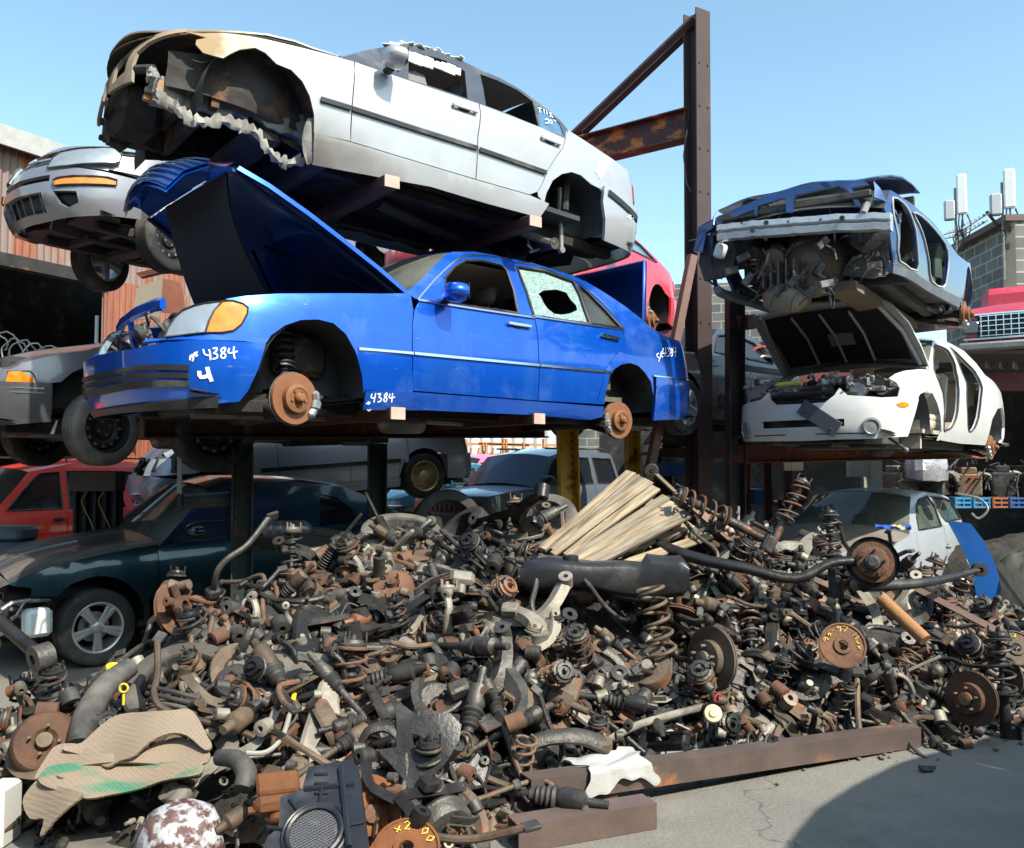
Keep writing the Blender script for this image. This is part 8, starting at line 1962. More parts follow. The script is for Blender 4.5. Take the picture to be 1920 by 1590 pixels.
# --- long bent black arms
rod('trailing_arm','long bent oily-black arm crossing the right half of the heap, touching the rusty hub','control arm',[(1210,1010,6.3),(1300,1045,6.05),(1400,1066,5.9),(1490,1085,5.8),(1556,1056,5.8),(1606,1052,5.8)],[.045,.055,.05,.045,.04,.05],G('black'),10,.75)
rod('trailing_arm','long tapering black arm pointing right in front of the silver hatchback','control arm',[(1618,1098,5.9),(1700,1096,6.0),(1770,1086,6.15),(1836,1068,6.3)],[.055,.045,.035,.022],G('black'),10,.8,ends={-1:(.05,.06,M_boot,(.2,1,0))})
rod('leaning_link','brown steel link with round eye leaning over the pallet, its eye highest','control arm',[(1222,882,6.7),(1300,955,6.6),(1392,1035,6.4)],[.03,.032,.036],G('brown'),8,.6,ends={0:(.05,.06,G('grey'),(.3,1,.2))})
rod('angle_beam','reddish angle iron running down behind the pallet to the black arm','steel beam',[(1300,950,6.9),(1410,1040,6.5)],.045,mat('pinkish_rust',(.33,.19,.14),(.24,.13,.09),rough=.8,scale=5,bump=.2),4,.7)
rod('angle_beam','dark brown angle iron sloping down at right in front of the blue panel','steel beam',[(1720,1105,6.4),(1880,1188,5.9)],.05,mat('brown_angle',(.16,.10,.08),(.10,.06,.05),rough=.75,scale=5,bump=.2),4,.5)
rod('shock_absorber','orange-rust gas damper with yellowish band, right of centre','shock absorber',[(1652,1122,5.75),(1735,1200,5.5)],.042,mat('rust_tube',(.26,.11,.055),(.42,.22,.08),rough=.8,scale=5,bump=.3),12)
rod('driveshaft_tube','thick black tube entering at the left edge, pointing down to a grey joint','drive shaft',[(-30,1140,4.9),(40,1200,4.75),(78,1232,4.65)],[.035,.035,.04],G('black'),12,ends={-1:(.07,.09,G('grey'),(.7,1,.2))})
rod('stabiliser_bar','long silver-grey rod low in the heap, pointing at the round cream cap','stabiliser bar',[(1130,1395,4.65),(1200,1358,4.85),(1320,1325,5.1)],.022,G('pale'),8)
rod('exhaust_pipe','black curved exhaust pipe running from the grey muffler to the lying tyre','exhaust pipe',[(570,995,6.85),(620,1000,6.8),(660,1010,6.7),(700,1035,6.6)],.035,G('grey'),10)
# muffler on the shelf rail
a=at(488,992,6.75);mb=MB();mb.lathe([(.0001,0),(.06,.02),(.085,.05),(.085,.10),(.080,.11),(.085,.12),(.085,.17),(.08,.18),(.085,.19),(.085,.25),(.08,.26),(.085,.27),(.085,.34),(.05,.38),(.0001,.39)],20,Ry(PI/2)@Rz(0)@Matrix.Diagonal((.75,1,1,1)));o=mb.build('muffler',mat('muffler_steel',(.20,.21,.22),(.12,.12,.13),rough=.45,metal=.6,scale=6,dust=.2));o.location=a;tag(o,'grey ribbed oval muffler on the green shelf rail','muffler')
a=at(330,945,7.1);mb=MB();mb.tube([at(345,940,6.9)-a,at(430,935,7.0)-a],.06,12);mb.lathe([(.06,0),(.075,.01),(.075,.03),(.06,.04)],14,frame(at(345,940,6.9)-a,at(345,940,6.9)-at(430,935,7.0)));o=mb.build('black_pipe',M_blk);o.location=a;tag(o,'short black pipe end beside the green coupe windscreen','pipe')
a=at(333,835,6.7);b=at(341,925,6.7);mb=MB();mb.box((0,0,0),(.035,.012,(a-b).length),Tr((a+b)/2-b));o=mb.build('hanging_strap',mat('grey_strap',(.42,.42,.37),(.3,.3,.26),rough=.8));o.location=b;tag(o,'thin grey strap hanging from the rack over the green coupe roof','strap')
# tyres
def tyre(label,u,v,Y,Rr_,w,ax,m=M_rubg,squash=1):
    p=at(u,v,Y);mb=wheel_meshes(Rr_,w,'x')[0][1] if False else [q for q in wheel_meshes(Rr_,w,'five') if q[0]=='tyre'][0][1]
    r=Rr_*.66;mb.lathe([(r,-w*.42),(r*1.2,-w*.40),(Rr_*.93,-w*.3),(Rr_*.93,w*.3),(r*1.2,w*.40),(r,w*.42)],30,closed=True)
    o=mb.build('tyre',m,None,30);M=frame(p,ax);o.matrix_world=M;tag(o,label,'tyre','loose tyres in the heap');return o
tyre('large dusty grey tyre lying flat on the heap under the dark rack post',752,1018,6.35,.30,.21,(.12,-.42,1))
tyre('grey-brown tyre half hidden behind the upright strut, left of the pallet',1020,990,7.0,.29,.2,(-.3,-.75,.75))
tyre('dark treaded tyre tilted right of the large lying tyre',868,1012,6.6,.27,.2,(-.5,-.25,.55),M_rub)
tyre('black tyre standing between the silver SUV and the lying tyre',838,985,7.3,.29,.2,(.3,-1,.2),M_rub)
tyre('worn tyre lying behind the folded rubber mats',345,1300,4.75,.30,.19,(.1,-.55,.85),mat('brown_tyre',(.10,.085,.07),(.05,.043,.038),rough=.9,scale=4,bump=.2,dust=.2))
tyre('dark treaded tyre edge standing right of the worn lying tyre',412,1240,5.2,.24,.17,(.8,-.3,.2),M_rub)
# hero struts / hub / discs
def hero(nm,fn,key,label,u,v,Y,z,x,sc,cat=None):
    M=frame(at(u,v,Y),z,x);return place(nm,fn,key,M,label,None,cat,sc)
hero('suspension_strut',k_strut,'pale','rusty-topped strut standing upright just right of the green rack post','%s'and 546,1068,5.9,(0,.1,1),(1,0,0),1.0)
hero('suspension_strut',k_strut,'grey','grey strut standing upright left of the wooden pallet',968,1010,6.4,(-.05,.2,1),(1,0,0),1.05)
hero('suspension_strut',k_strut,'black','black strut lying on its side at the left foot of the pallet',985,1035,6.1,(.9,-.3,-.35),(0,0,1),1.0)
hero('suspension_strut',k_strut,'grey','grey strut lying with its spring up at the top right of the pallet',1350,968,6.3,(-.9,-.1,.45),(0,0,1),1.25)
hero('suspension_strut',k_strut,'grey','tallest strut, leaning right in front of the silver hatchback windscreen',1475,965,6.3,(.5,.1,.9),(0,0,1),1.0)
hero('suspension_strut',k_strut,'black','black-capped strut standing in front of the dusty brown bonnet',1558,1035,6.0,(0,.1,1),(1,0,0),1.0)
hero('suspension_strut',k_strut,'grey','large grey strut standing in the lower left of centre, its tube pointing down',650,1335,4.45,(.06,.15,1),(1,0,0),1.25)
hero('suspension_strut',k_strut,'pale','pale strut standing in the middle of the heap below the long subframe',838,1200,5.1,(-.02,.2,1),(1,0,0),1.1)
hero('suspension_strut',k_strut,'grey','slimmer grey strut right beside the pale middle strut',885,1195,5.25,(.03,.2,1),(1,0,0),1.0)
hero('suspension_strut',k_strut,'rust','rusty axle strut with open grey spring at the left, ending in a ridged hub',455,1165,5.3,(.95,-.2,-.2),(0,0,1),1.15)
hero('suspension_strut',k_strut,'black','strut with black spring cup standing beside the rusty hub at the left',322,1150,5.6,(.05,.15,1),(1,0,0),.95)
hero('suspension_strut',k_strut,'black','black air-spring strut standing at the far right end of the heap',1880,1290,5.5,(0,.1,1),(1,0,0),1.2)
hero('loose_coil_spring',k_spring,'brown','large brown coil spring standing below the black fuel tank',1232,1165,5.3,(-.18,.1,1),(1,0,0),1.3,'coil spring')
hero('knuckle_with_disc',k_knudisc,'rust','orange-rust hub with studs at the upper left of the heap',352,1150,5.35,(.3,.8,-.3),(0,1,.9),1.2,'steering knuckle')
hero('brake_disc',k_disc,'rust','dark rusty brake disc edge on, left of centre',515,1245,4.9,(.05,-.3,1),(1,0,0),1.1,'brake disc')
hero('brake_disc',k_disc,'brown','thick brown ventilated disc right of centre, below the black arm',1325,1235,5.25,(-.9,-.6,.1),(0,0,1),1.35,'brake disc')
hero('brake_drum',k_drum,'rust','rust-brown drum at the left edge beside the rubber mats',85,1395,4.15,(.35,-.8,.5),(1,0,0),1.15,'brake drum')
hero('brake_disc',k_disc,'rust','rusty ventilated disc standing at the lower right foot of the heap',1815,1310,5.35,(-.85,-.55,.1),(0,0,1),1.15,'brake disc')
hero('brake_caliper',k_cal,'orange','bright orange-rust caliper left of the black fan shroud',520,1498,3.7,(.3,-.6,.7),(1,0,.4),1.35,'brake caliper')
hero('brake_disc',k_disc,'orange','orange-rust disc edge right of the black fan shroud',693,1525,3.75,(.5,-.8,.3),(0,0,1),1.1,'brake disc')
# large rusty hub with shield
p=at(1636,1054,5.75);hb=empty('large_brake_hub',Tr(p),'large rusty brake hub with black dust shield, in front of the hatchback','brake hub');B=frame((0,0,0),(-.35,-.9,.12))
mb=MB();mb.lathe([(.05,-.05),(.15,-.045),(.165,-.02),(.165,-.012),(.148,-.03),(.05,-.03)],34,B,closed=True);mb.build('dust_shield',G('black'),hb)
mb=MB();mb.lathe([(.07,.0),(.13,.0),(.132,.012),(.10,.014),(.098,.05),(.09,.055),(.05,.055),(.05,.0)],34,B,closed=True);mb.build('rotor',G('rust'),hb)
mb=MB();mb.lathe([(.055,.0),(.05,.07),(.045,.11),(.03,.115),(.028,.13),(.0001,.13)],20,B)
for k in range(5):mb.tube([B@Vector((.075*math.cos(k*1.257),.075*math.sin(k*1.257),.05)),B@Vector((.075*math.cos(k*1.257),.075*math.sin(k*1.257),.11))],.008,6)
mb.build('hub',G('grey'),hb)
# disc backing plates with yellow writing
def glyphs(parent,M,strokes,w,m,off=.006):
    mb=MB()
    for s in strokes:
        P=[M@Vector((x,y,off)) for x,y in s];mb.tube(P,w,4,flat=.4)
    mb.build('yellow_writing',m,parent)
M_yel=mat('yellow_paint_marker',(.80,.62,.10),rough=.7)
GL={'9':[[(.6,.75),(.3,.95),(.1,.75),(.3,.55),(.6,.7),(.6,.3),(.4,0)]],'6':[[(.6,.95),(.25,.7),(.1,.3),(.3,0),(.6,.2),(.5,.5),(.15,.4)]],'7':[[(.05,.95),(.65,.95),(.3,0)]],'-':[[(.1,.5),(.5,.5)]],'M':[[(0,0),(.1,.95),(.35,.4),(.6,.95),(.7,0)]],'a':[[(.6,.5),(.3,.6),(.1,.3),(.3,0),(.6,.3)],[(.6,.6),(.65,0)]],'x':[[(.1,.55),(.6,0)],[(.6,.55),(.1,0)]],'2':[[(.1,.75),(.35,.95),(.6,.7),(.1,0),(.65,0)]],'0':[[(.35,.95),(.1,.5),(.35,0),(.6,.5),(.35,.95)]],'.':[[(.2,0),(.28,.05)]],'n':[[(.1,0),(.1,.6)],[(.1,.5),(.4,.6),(.55,.4),(.55,0)]],'G':[[(.6,.8),(.3,.95),(.1,.5),(.3,0),(.6,.2),(.6,.45),(.35,.45)]],'l':[[(.2,0),(.2,.95)]],'t':[[(.3,.9),(.3,0)],[(.1,.6),(.5,.6)]]}
def arcwrite(txt,r,a0,s,da=None):
    out=[];da=da or s*.9/r
    for i,ch in enumerate(txt):
        a=a0-i*da
        for st in GL.get(ch,[]):
            out.append([((r+y*s)*math.cos(a)+(-x*s)*-math.sin(a)*1.0,(r+y*s)*math.sin(a)-x*s*math.cos(a)) if False else ((r+y*s)*math.cos(a-x*s/r),(r+y*s)*math.sin(a-x*s/r)) for x,y in st])
    return out
def plate(label,u,v,Y,r,nrm,txt,a0,key='rust',s=.035,xh=(1,0,0)):
    p=at(u,v,Y);o=empty('backing_plate',Tr(p),label,'brake backing plate');B=frame((0,0,0),nrm,xh);mb=MB();mb.lathe([(.03,.012),(.05,.012),(.055,.0),(r*.9,.0),(r*.93,.008),(r,.006),(r,-.012),(r*.98,-.014),(r*.9,-.008),(.03,-.006)],36,B,closed=True);mb.build('plate',G(key),o)
    glyphs(o,B,arcwrite(txt,r*.62,a0,s),.0028,M_yel);return o
plate('dark rusty backing plate with yellow writing 96-97 Max, right of centre',1580,1210,5.35,.135,(-.15,-.9,.35),'96-97 Max',2.9,s=.034)
plate('rusty backing plate with yellow writing .2.00 at the bottom edge below the heap',762,1592,3.45,.13,(0,-.55,.8),'x2.00',2.2,'orange',.036)
plate('brown backing plate with small yellow writing beside the pale middle strut',800,1300,4.75,.12,(.2,-.85,.4),'Gn0',-.1,'brown',.03)
plate('dusty backing plate with pale writing at the far right edge of the heap',1905,1215,5.9,.12,(-.1,-.8,.5),'tx2',2.2,'brown',.028)
# grey C-shaped knuckle arches and big pressed arms, front row
rod('arched_knuckle','grey C-shaped steering knuckle arch in the front row, left of centre','steering knuckle',[(672,1405,3.98),(690,1372,4.0),(725,1362,4.02),(755,1385,4.0),(768,1425,3.95),(762,1475,3.9),(745,1500,3.85)],[.018,.03,.038,.036,.03,.028,.025],G('grey'),8,.6,ends={0:(.034,.05,G('grey'),(1,.4,0)),-1:(.04,.05,G('brown'),(1,.4,0))})
rod('arched_knuckle','upper curved grey arm joining the C-shaped arch','control arm',[(725,1350,4.15),(700,1300,4.35),(668,1250,4.6),(640,1190,4.9)],[.028,.026,.024,.022],G('grey'),8,.5)
sheet('pressed_steel_wishbone','big dark triangular pressed-steel arm in the front row, below centre','control arm','N',[(290,920),(420,1020),(560,1010),(610,1060),(600,1130),(540,1230),(470,1290),(440,1380),(430,1460),(405,1440),(395,1360),(370,1300),(310,1230),(250,1160),(215,1150),(260,1240),(330,1330),(395,1450),(380,1400),(250,1230),(160,1130),(200,1060),(270,980)][:14]+[(330,1150),(330,1000)],at(780,1400,3.95),(.1,-.85,.5),.02,G('black'),fn=lambda a,b:.02*math.sin(9*a+5*b),holes=[[(395,1095),(440,1110),(450,1180),(410,1160)]])
rod('curved_subframe_arm','dark grey curved arm arching over a gap in the front row, right of centre','control arm',[(965,1450,4.35),(985,1405,4.4),(1020,1385,4.42),(1080,1380,4.45),(1130,1395,4.5)],[.035,.045,.045,.05,.055],G('grey'),9,.6,ends={-1:(.05,.04,G('brown'),(0,-.3,1))})
# long pale subframe
P=[(735,1070,5.75),(800,1095,5.65),(870,1120,5.5),(945,1140,5.35),(1000,1165,5.2),(1010,1195,5.1)]
rod('long_subframe','long pale dusty subframe running diagonally through the middle of the heap','subframe',P,[.035,.05,.05,.055,.07,.05],G('pale'),6,.7,ends={1:(.04,.1,G('grey'),(0,0,1)),-1:(.06,.06,G('pale'),(0,-.2,1))})
rod('long_subframe','slimmer pale beam parallel above the long subframe','subframe',[(770,1045,6.0),(860,1075,5.8),(960,1110,5.6)],[.03,.04,.04],G('pale'),6,.6)
# cream cap, red ring
p=at(1337,1338,4.85);mb=MB();mb.lathe([(.0001,.022),(.020,.022),(.024,.014),(.046,.012),(.050,0),(.050,-.02),(.044,-.026),(.044,-.04)],20,frame((0,0,0),(-.1,-.9,.45)));o=mb.build('cream_cap',mat('cream_plastic',(.62,.57,.36),(.50,.44,.26),rough=.5,scale=8,dust=.2));o.location=p;tag(o,'round cream plastic cap low in the heap','cap')
p=at(1347,1310,4.95);mb=MB();mb.tube([(.022*math.cos(k*PI/8),0,.022*math.sin(k*PI/8)) for k in range(16)],.004,6,closed=True);o=mb.build('red_ring',mat('red_plastic',(.7,.03,.05),rough=.4));o.location=p;tag(o,'tiny bright red ring just above the cream cap','ring')
p=at(283,1333,4.3)
mb=MB();mb.lathe([(.0001,.02),(.035,.02),(.04,.0),(.03,-.03)],16,frame((0,0,0),(.2,-.3,1)));o=mb.build('oil_filler',mat('yellow_cap',(.75,.58,.03),rough=.45,dust=.1));o.location=at(212,1255,4.55);tag(o,'yellow cap left of the worn tyre','cap')
mb=MB();mb.tube([(.02*math.cos(k*PI/8),0,.02*math.sin(k*PI/8)) for k in range(16)],.005,6,closed=True);mb.tube([(0,0,-.03),(0,0,-.08)],.006,6);o=mb.build('dipstick_ring',MATS['yellow_cap']);o.location=at(232,1290,4.3);tag(o,'yellow dipstick ring above the rubber mats','dipstick')
mb=MB();pl=[at(508,1330,4.3),at(516,1300,4.4)];mb.tube([(0,0,0),tuple(pl[1]-pl[0])],.012,8);o=mb.build('yellow_clip',MATS['yellow_cap']);o.location=at(545,1330,4.3);tag(o,'yellow clip on the pale bent pipe left of the large strut','clip')
rod('bent_pipe','pale bent pipe curling left of the large grey strut','pipe',[(545,1330,4.3),(530,1380,4.1),(500,1410,4.0),(460,1412,3.95)],.012,mat('pale_hose',(.30,.29,.25),rough=.6),8)
# black coolant hoses on the left, above the mats
rod('coolant_hose','thick black corrugated intake hose behind the rubber mats','hose',[(245,1250,4.6),(200,1285,4.45),(165,1340,4.25),(150,1400,4.1)],[.05,.06,.065,.06],M_boot,12)
for i,(a,b) in enumerate((((300,1300),(375,1310)),((295,1312),(372,1322)),((300,1325),(365,1332)))):
    rod('coolant_hose',['top','middle','lowest'][i]+' thin black hose inside the worn tyre','hose',[(a[0]-20,a[1]-12,4.35),(a[0]+20,a[1]-4,4.3),(b[0],b[1],4.3)],.012,M_boot,8)
rod('coolant_hose','black bent hose stub right of the rubber mats','hose',[(410,1420,3.9),(445,1425,3.85),(462,1450,3.8),(455,1480,3.75)],[.035,.04,.045,.042],M_boot,12)
# folded rubber mats
M_mat=bpy.data.materials.new('tan_rubber_mat');M_mat.use_nodes=True;nt=M_mat.node_tree;bs=nt.nodes['Principled BSDF'];bs.inputs['Roughness'].default_value=.75
tc=nt.nodes.new('ShaderNodeTexCoord');mpn=nt.nodes.new('ShaderNodeMapping');mpn.inputs['Rotation'].default_value=(0,0,.5);nt.links.new(tc.outputs['Object'],mpn.inputs[0])
vo=nt.nodes.new('ShaderNodeTexVoronoi');vo.inputs['Scale'].default_value=62;vo.inputs['Randomness'].default_value=0;nt.links.new(mpn.outputs[0],vo.inputs['Vector'])
bp=nt.nodes.new('ShaderNodeBump');bp.inputs['Strength'].default_value=.6;bp.inputs['Distance'].default_value=.006;bp.invert=True;nt.links.new(vo.outputs['Distance'],bp.inputs['Height']);nt.links.new(bp.outputs[0],bs.inputs['Normal'])
no=nt.nodes.new('ShaderNodeTexNoise');no.inputs['Scale'].default_value=3;no.inputs['Detail'].default_value=6;nt.links.new(tc.outputs['Object'],no.inputs['Vector']);mx=nt.nodes.new('ShaderNodeMix');mx.data_type='RGBA';mx.inputs[6].default_value=(.30,.23,.16,1);mx.inputs[7].default_value=(.17,.13,.095,1);nt.links.new(no.outputs['Fac'],mx.inputs['Factor']);nt.links.new(mx.outputs[2],bs.inputs['Base Color'])
M_matg=M_mat.copy();M_matg.name='green_stained_mat';n2=M_matg.node_tree;b2=n2.nodes['Principled BSDF'];src=b2.inputs['Base Color'].links[0].from_socket
no2=n2.nodes.new('ShaderNodeTexNoise');no2.inputs['Scale'].default_value=5;t2=[n for n in n2.nodes if n.type=='TEX_COORD'][0];mp2=n2.nodes.new('ShaderNodeMapping');mp2.inputs['Scale'].default_value=(.6,2.5,1);n2.links.new(t2.outputs['Object'],mp2.inputs[0]);n2.links.new(mp2.outputs[0],no2.inputs['Vector']);r2=n2.nodes.new('ShaderNodeMapRange');r2.inputs['From Min'].default_value=.52;r2.inputs['From Max'].default_value=.62;n2.links.new(no2.outputs['Fac'],r2.inputs['Value']);x2=n2.nodes.new('ShaderNodeMix');x2.data_type='RGBA';n2.links.new(r2.outputs[0],x2.inputs['Factor']);n2.links.new(src,x2.inputs[6]);x2.inputs[7].default_value=(.05,.17,.10,1);n2.links.new(x2.outputs[2],b2.inputs['Base Color'])
wv=lambda k,A=.03:(lambda a,b:A*math.sin(5.5*a+k)*math.cos(4*b+k)+.012*math.sin(13*a+2*k))
sheet('rubber_mat','uppermost tan rubber mat of the folded pile at lower left','rubber mat','M',[(300,1065),(400,1030),(480,960),(560,905),(640,895),(740,910),(870,920),(960,910),(1010,960),(1045,1030),(1075,1085),(1040,1110),(950,1045),(860,1040),(760,1080),(680,1140),(600,1150),(540,1170),(470,1130),(400,1090)],at(240,1385,4.0),(.05,-.62,.78),.012,M_mat,wv(0,.04),.03,smooth=True)
sheet('rubber_mat','second tan rubber mat of the folded pile, curling at its left end','rubber mat','M',[(165,1225),(230,1120),(290,1060),(400,1060),(500,1120),(620,1120),(700,1105),(780,1060),(880,1020),(950,1035),(1055,1100),(1050,1160),(960,1180),(840,1165),(700,1165),(500,1175),(350,1180),(240,1195)],at(240,1420,3.96),(.0,-.60,.8),.012,M_mat,wv(1.3,.03),.03,smooth=True)
sheet('rubber_mat','third rubber mat with green stain, below the tan ones','rubber mat','M',[(190,1240),(230,1180),(330,1160),(500,1160),(700,1150),(860,1155),(1020,1175),(1025,1220),(960,1240),(820,1250),(700,1280),(560,1310),(440,1340),(330,1310),(240,1280)],at(240,1455,3.88),(.0,-.66,.75),.012,M_matg,wv(2.2,.025),.03,smooth=True)
sheet('rubber_mat','lowest rubber mat hanging down to the left in a point','rubber mat','M',[(90,1345),(130,1270),(190,1225),(240,1260),(330,1290),(440,1330),(360,1400),(280,1460),(200,1530),(215,1440),(130,1430)],at(110,1500,3.8),(-.2,-.75,.6),.012,M_mat,wv(3.3,.03),.03,smooth=True)
# peeling white tank below the mats
p=at(340,1560,3.72);mb=MB();mb.lathe([(.0001,.17),(.06,.165),(.13,.13),(.165,.06),(.175,-.02),(.17,-.22),(.0001,-.22)],28,Tr(0,0,-.05));o=mb.build('gas_cylinder',mat('peeling_white_paint',(.48,.49,.52),(.40,.40,.43),rough=.55,scale=12,bump=.4,rust=.33,rustc=(.08,.035,.03),rs=16,dust=.2));o.location=p;tag(o,'domed tank with peeling white paint and dark rust, below the mats','gas cylinder')
# fan shroud
p=at(600,1530,3.35);fsn=Vector((-.05,-.60,.80));shr=empty('fan_shroud',Tr(p),'black plastic fan shroud with round mesh grille at the bottom edge','fan shroud')
E_=Vector((0,0,EYE))
def shp(pts,off,th,nm,m,holes=()):
    P0=p+fsn.normalized()*off;o=sheet(nm,None,None,'0',pts,P0,fsn,th,m,None,.06,shr,holes);o.location=P0-p;return o
M_shr=mat('navy_black_plastic',(.010,.012,.017),(.02,.023,.03),rough=.38,scale=5,bump=.1,dust=.15,dustc=(.2,.19,.18))
circ=[(590+46*math.cos(k*PI/14),1562+40*math.sin(k*PI/14)) for k in range(28)]
shp([(488,1600),(502,1568),(522,1552),(526,1494),(566,1480),(578,1438),(622,1430),(660,1425),(672,1440),(680,1500),(692,1600)],0,.05,'shroud_body',M_shr,[circ])
un=Vector((1,0,0));un=(un-fsn.normalized()*un.dot(fsn.normalized())).normalized();B=frame((0,0,0),fsn,un)
def hitp(u,v):
    d=ray(u,v);n=fsn.normalized();return E_+d*((p-E_).dot(n)/d.dot(n))-p
cc=hitp(590,1562);mb=MB();pa=[cc+(B.to_3x3()@Vector((.10*math.cos(k*PI/16),.10*math.sin(k*PI/16),.01))) for k in range(32)];mb.tube(pa,.010,6,closed=True);pa=[cc+(B.to_3x3()@Vector((.118*math.cos(k*PI/16),.118*math.sin(k*PI/16),.004))) for k in range(32)];mb.tube(pa,.006,6,closed=True);mb.build('grille_ring',M_shr,shr)
mb=MB()
for th in(0,PI/3,2*PI/3):
    for i in range(-9,10):
        d=i*.0105;h=math.sqrt(max(0,.098**2-d*d));a=Vector((d*math.cos(th)-h*math.sin(th),d*math.sin(th)+h*math.cos(th),0));b=Vector((d*math.cos(th)+h*math.sin(th),d*math.sin(th)-h*math.cos(th),0));mb.tube([cc+B.to_3x3()@a,cc+B.to_3x3()@b],.0018,4)
mb.build('mesh_grille',mat('mesh_grey',(.14,.14,.15),rough=.4,metal=.4),shr)
mb=MB()
for i in range(4):
    q=hitp(603,1452+18*i);mb.box((0,0,0),(.055,.012,.012),Tr(q+fsn.normalized()*.004)@B.to_3x3().to_4x4(),.004)
for k in range(5):
    a=k*.7+.2;q=cc+B.to_3x3()@Vector((.15*math.cos(a),.15*math.sin(a),.004));mb.box((0,0,0),(.07,.012,.014),Tr(q)@B.to_3x3().to_4x4()@Rz(a),.004)
mb.tube([hitp(572,1480),hitp(664,1470)],.012,6);mb.tube([hitp(640,1440)+fsn*.01,hitp(655,1590)+fsn*.01],.012,6)
mb.build('rib',M_shr,shr)
# --- steel box beams on the ground
def groundbeam(label,a,b,w,h,m,z0=.0,name='steel_beam',hollow=True):
    a=Vector(a);b=Vector(b);r=empty(name,Tr(a),label,'steel beam');L=(b-a).length;M=frame((0,0,0),b-a,(b-a).cross(Vector((0,0,1))))
    mb=MB();t=.008
    mb.box((0,h/2-t/2,L/2),(w,t,L),M,.0);mb.box((0,-h/2+t/2,L/2),(w,t,L),M,.0);mb.box((w/2-t/2,0,L/2),(t,h-2*t,L),M);mb.box((-w/2+t/2,0,L/2),(t,h-2*t,L),M)
    mb.box((0,0,.05),(w-.02,h-.02,.002),M);mb.box((0,0,L-.03),(w-.02,h-.02,.002),M)
    mb.build('beam_body',m,r);return r
M_bm=mat('brown_steel_beam',(.19,.145,.128),(.12,.09,.08),rough=.5,metal=.45,scale=5,bump=.2,rust=.05,rustc=(.20,.09,.04),dust=.15,dustc=(.4,.33,.27))
a=gnd(985,1545);b=gnd(1712,1396);a.z=.16;b.z=.058
bmr=groundbeam('long brown steel box beam lying along the foot of the heap',a,b,.115,.115,M_bm)
a=gnd(962,1590);b=gnd(1218,1545);a.z=.06;b.z=.06
groundbeam('short brown steel channel under the near end of the long beam',a,b,.13,.115,mat('brown_steel_short',(.20,.14,.12),(.12,.085,.075),rough=.6,metal=.35,scale=4,bump=.2,rust=.06,rustc=(.17,.08,.045)))
a=gnd(950,1540);b=gnd(1150,1510);a.z=.09;b.z=.10
groundbeam('second short beam end left of the long beam, partly in the heap',a,b,.09,.09,mat('brown_steel_mid',(.19,.12,.10),(.12,.08,.07),rough=.6,metal=.35,scale=3,bump=.2))
for lb,q0,q1 in(('pale flattened metal strip behind the long beam, right of the rag',(1175,1442,4.75),(1425,1385,5.15)),('second pale metal strip just above the flattened one',(1190,1425,4.85),(1400,1372,5.2))):
    A=at(*q0);B_=at(*q1);A.z=max(A.z,.06);B_.z=max(B_.z,.05);mb=MB();n=10
    V=[];Fc=[]
    for i in range(n+1):
        t=i/n;c=A.lerp(B_,t);w=.04+.012*math.sin(i*2.1)
        V+=[tuple(c-A+Vector((0,-w,.0))),tuple(c-A+Vector((0,0,.018+.006*math.sin(i*1.7)))),tuple(c-A+Vector((0,w,.0))),tuple(c-A+Vector((0,0,-.012)))]
    for i in range(n):
        for k in range(4):Fc.append((i*4+k,i*4+(k+1)%4,i*4+4+(k+1)%4,i*4+4+k))
    Fc+=[(0,1,2,3),tuple(n*4+k for k in(3,2,1,0))];mb.add(V,Fc);o=mb.build('metal_strip',mat('blue_grey_strip',(.38,.42,.40),(.26,.29,.28),rough=.5,metal=.4,scale=5,bump=.2,dust=.2));o.location=A;tag(o,lb,'metal strip')
# white rag
p=at(1112,1468,4.35);mb=MB();V=[];Fc=[];nx_,ny_=48,30
rb=Vector((b.x-a.x,b.y-a.y,0)).normalized()
ba=gnd(985,1545);bb2=gnd(1712,1396);bd=(bb2-ba).normalized();bn=Vector((bd.y,-bd.x,0))
for i in range(nx_):
    for j in range(ny_):
        s=(i/(nx_-1)-.5)*(.36+.05*math.sin(j*.28)+.02*math.sin(j*.7));t=(j/(ny_-1)-.5)*(.27+.06*math.sin(i*.17)+.025*math.sin(i*.45+1))
        ed=.060;over=max(0,t-ed);y=t-over*.85;z=.006-over*.95+.016*abs(math.sin(11*s+2*math.sin(9*t)))*(1 if over<=0 else .3)+.006*math.sin(40*t+9*s)
        V.append(tuple(bd*s+bn*(y+(.010+.014*abs(math.sin(16*s+1)) if over>0 else 0))+Vector((0,0,z))))
for i in range(nx_-1):
    for j in range(ny_-1):
        a_=i*ny_+j;Fc.append((a_,a_+ny_,a_+ny_+1,a_+1))
mb.add(V,Fc);mb.add([(x,y,z-.008) for x,y,z in V],[tuple(reversed(f)) for f in Fc])
o=mb.build('white_rag',mat('white_cloth',(.46,.46,.45),(.36,.355,.335),rough=.9,scale=6,bump=.3),None,80);q=ba.lerp(bb2,.185);q.z=.222-.019;o.location=q;tag(o,'crumpled white rag draped over the near end of the long beam','rag')
# white box edge, bottom left
p=gnd(2,1600);mb=MB();mb.box((0,0,.13),(.10,.16,.26),None,.012);o=mb.build('white_box',mat('white_enamel',(.50,.49,.46),rough=.5,dust=.25));o.location=(p.x-.06,p.y+.1,0);tag(o,'white box cut off by the bottom left corner','box')
mb=MB();a=gnd(10,1440);mb.tube([(0,0,.02),(.10,-.35,.02)],.03,4,flat=.5);mb.tube([(0,0,.02),(.02,.0,.2)],.02,4);o=mb.build('angle_offcut',G('black'));o.location=(a.x,a.y,.02);tag(o,'dark angle-iron offcut on the ground at the left edge','steel offcut')
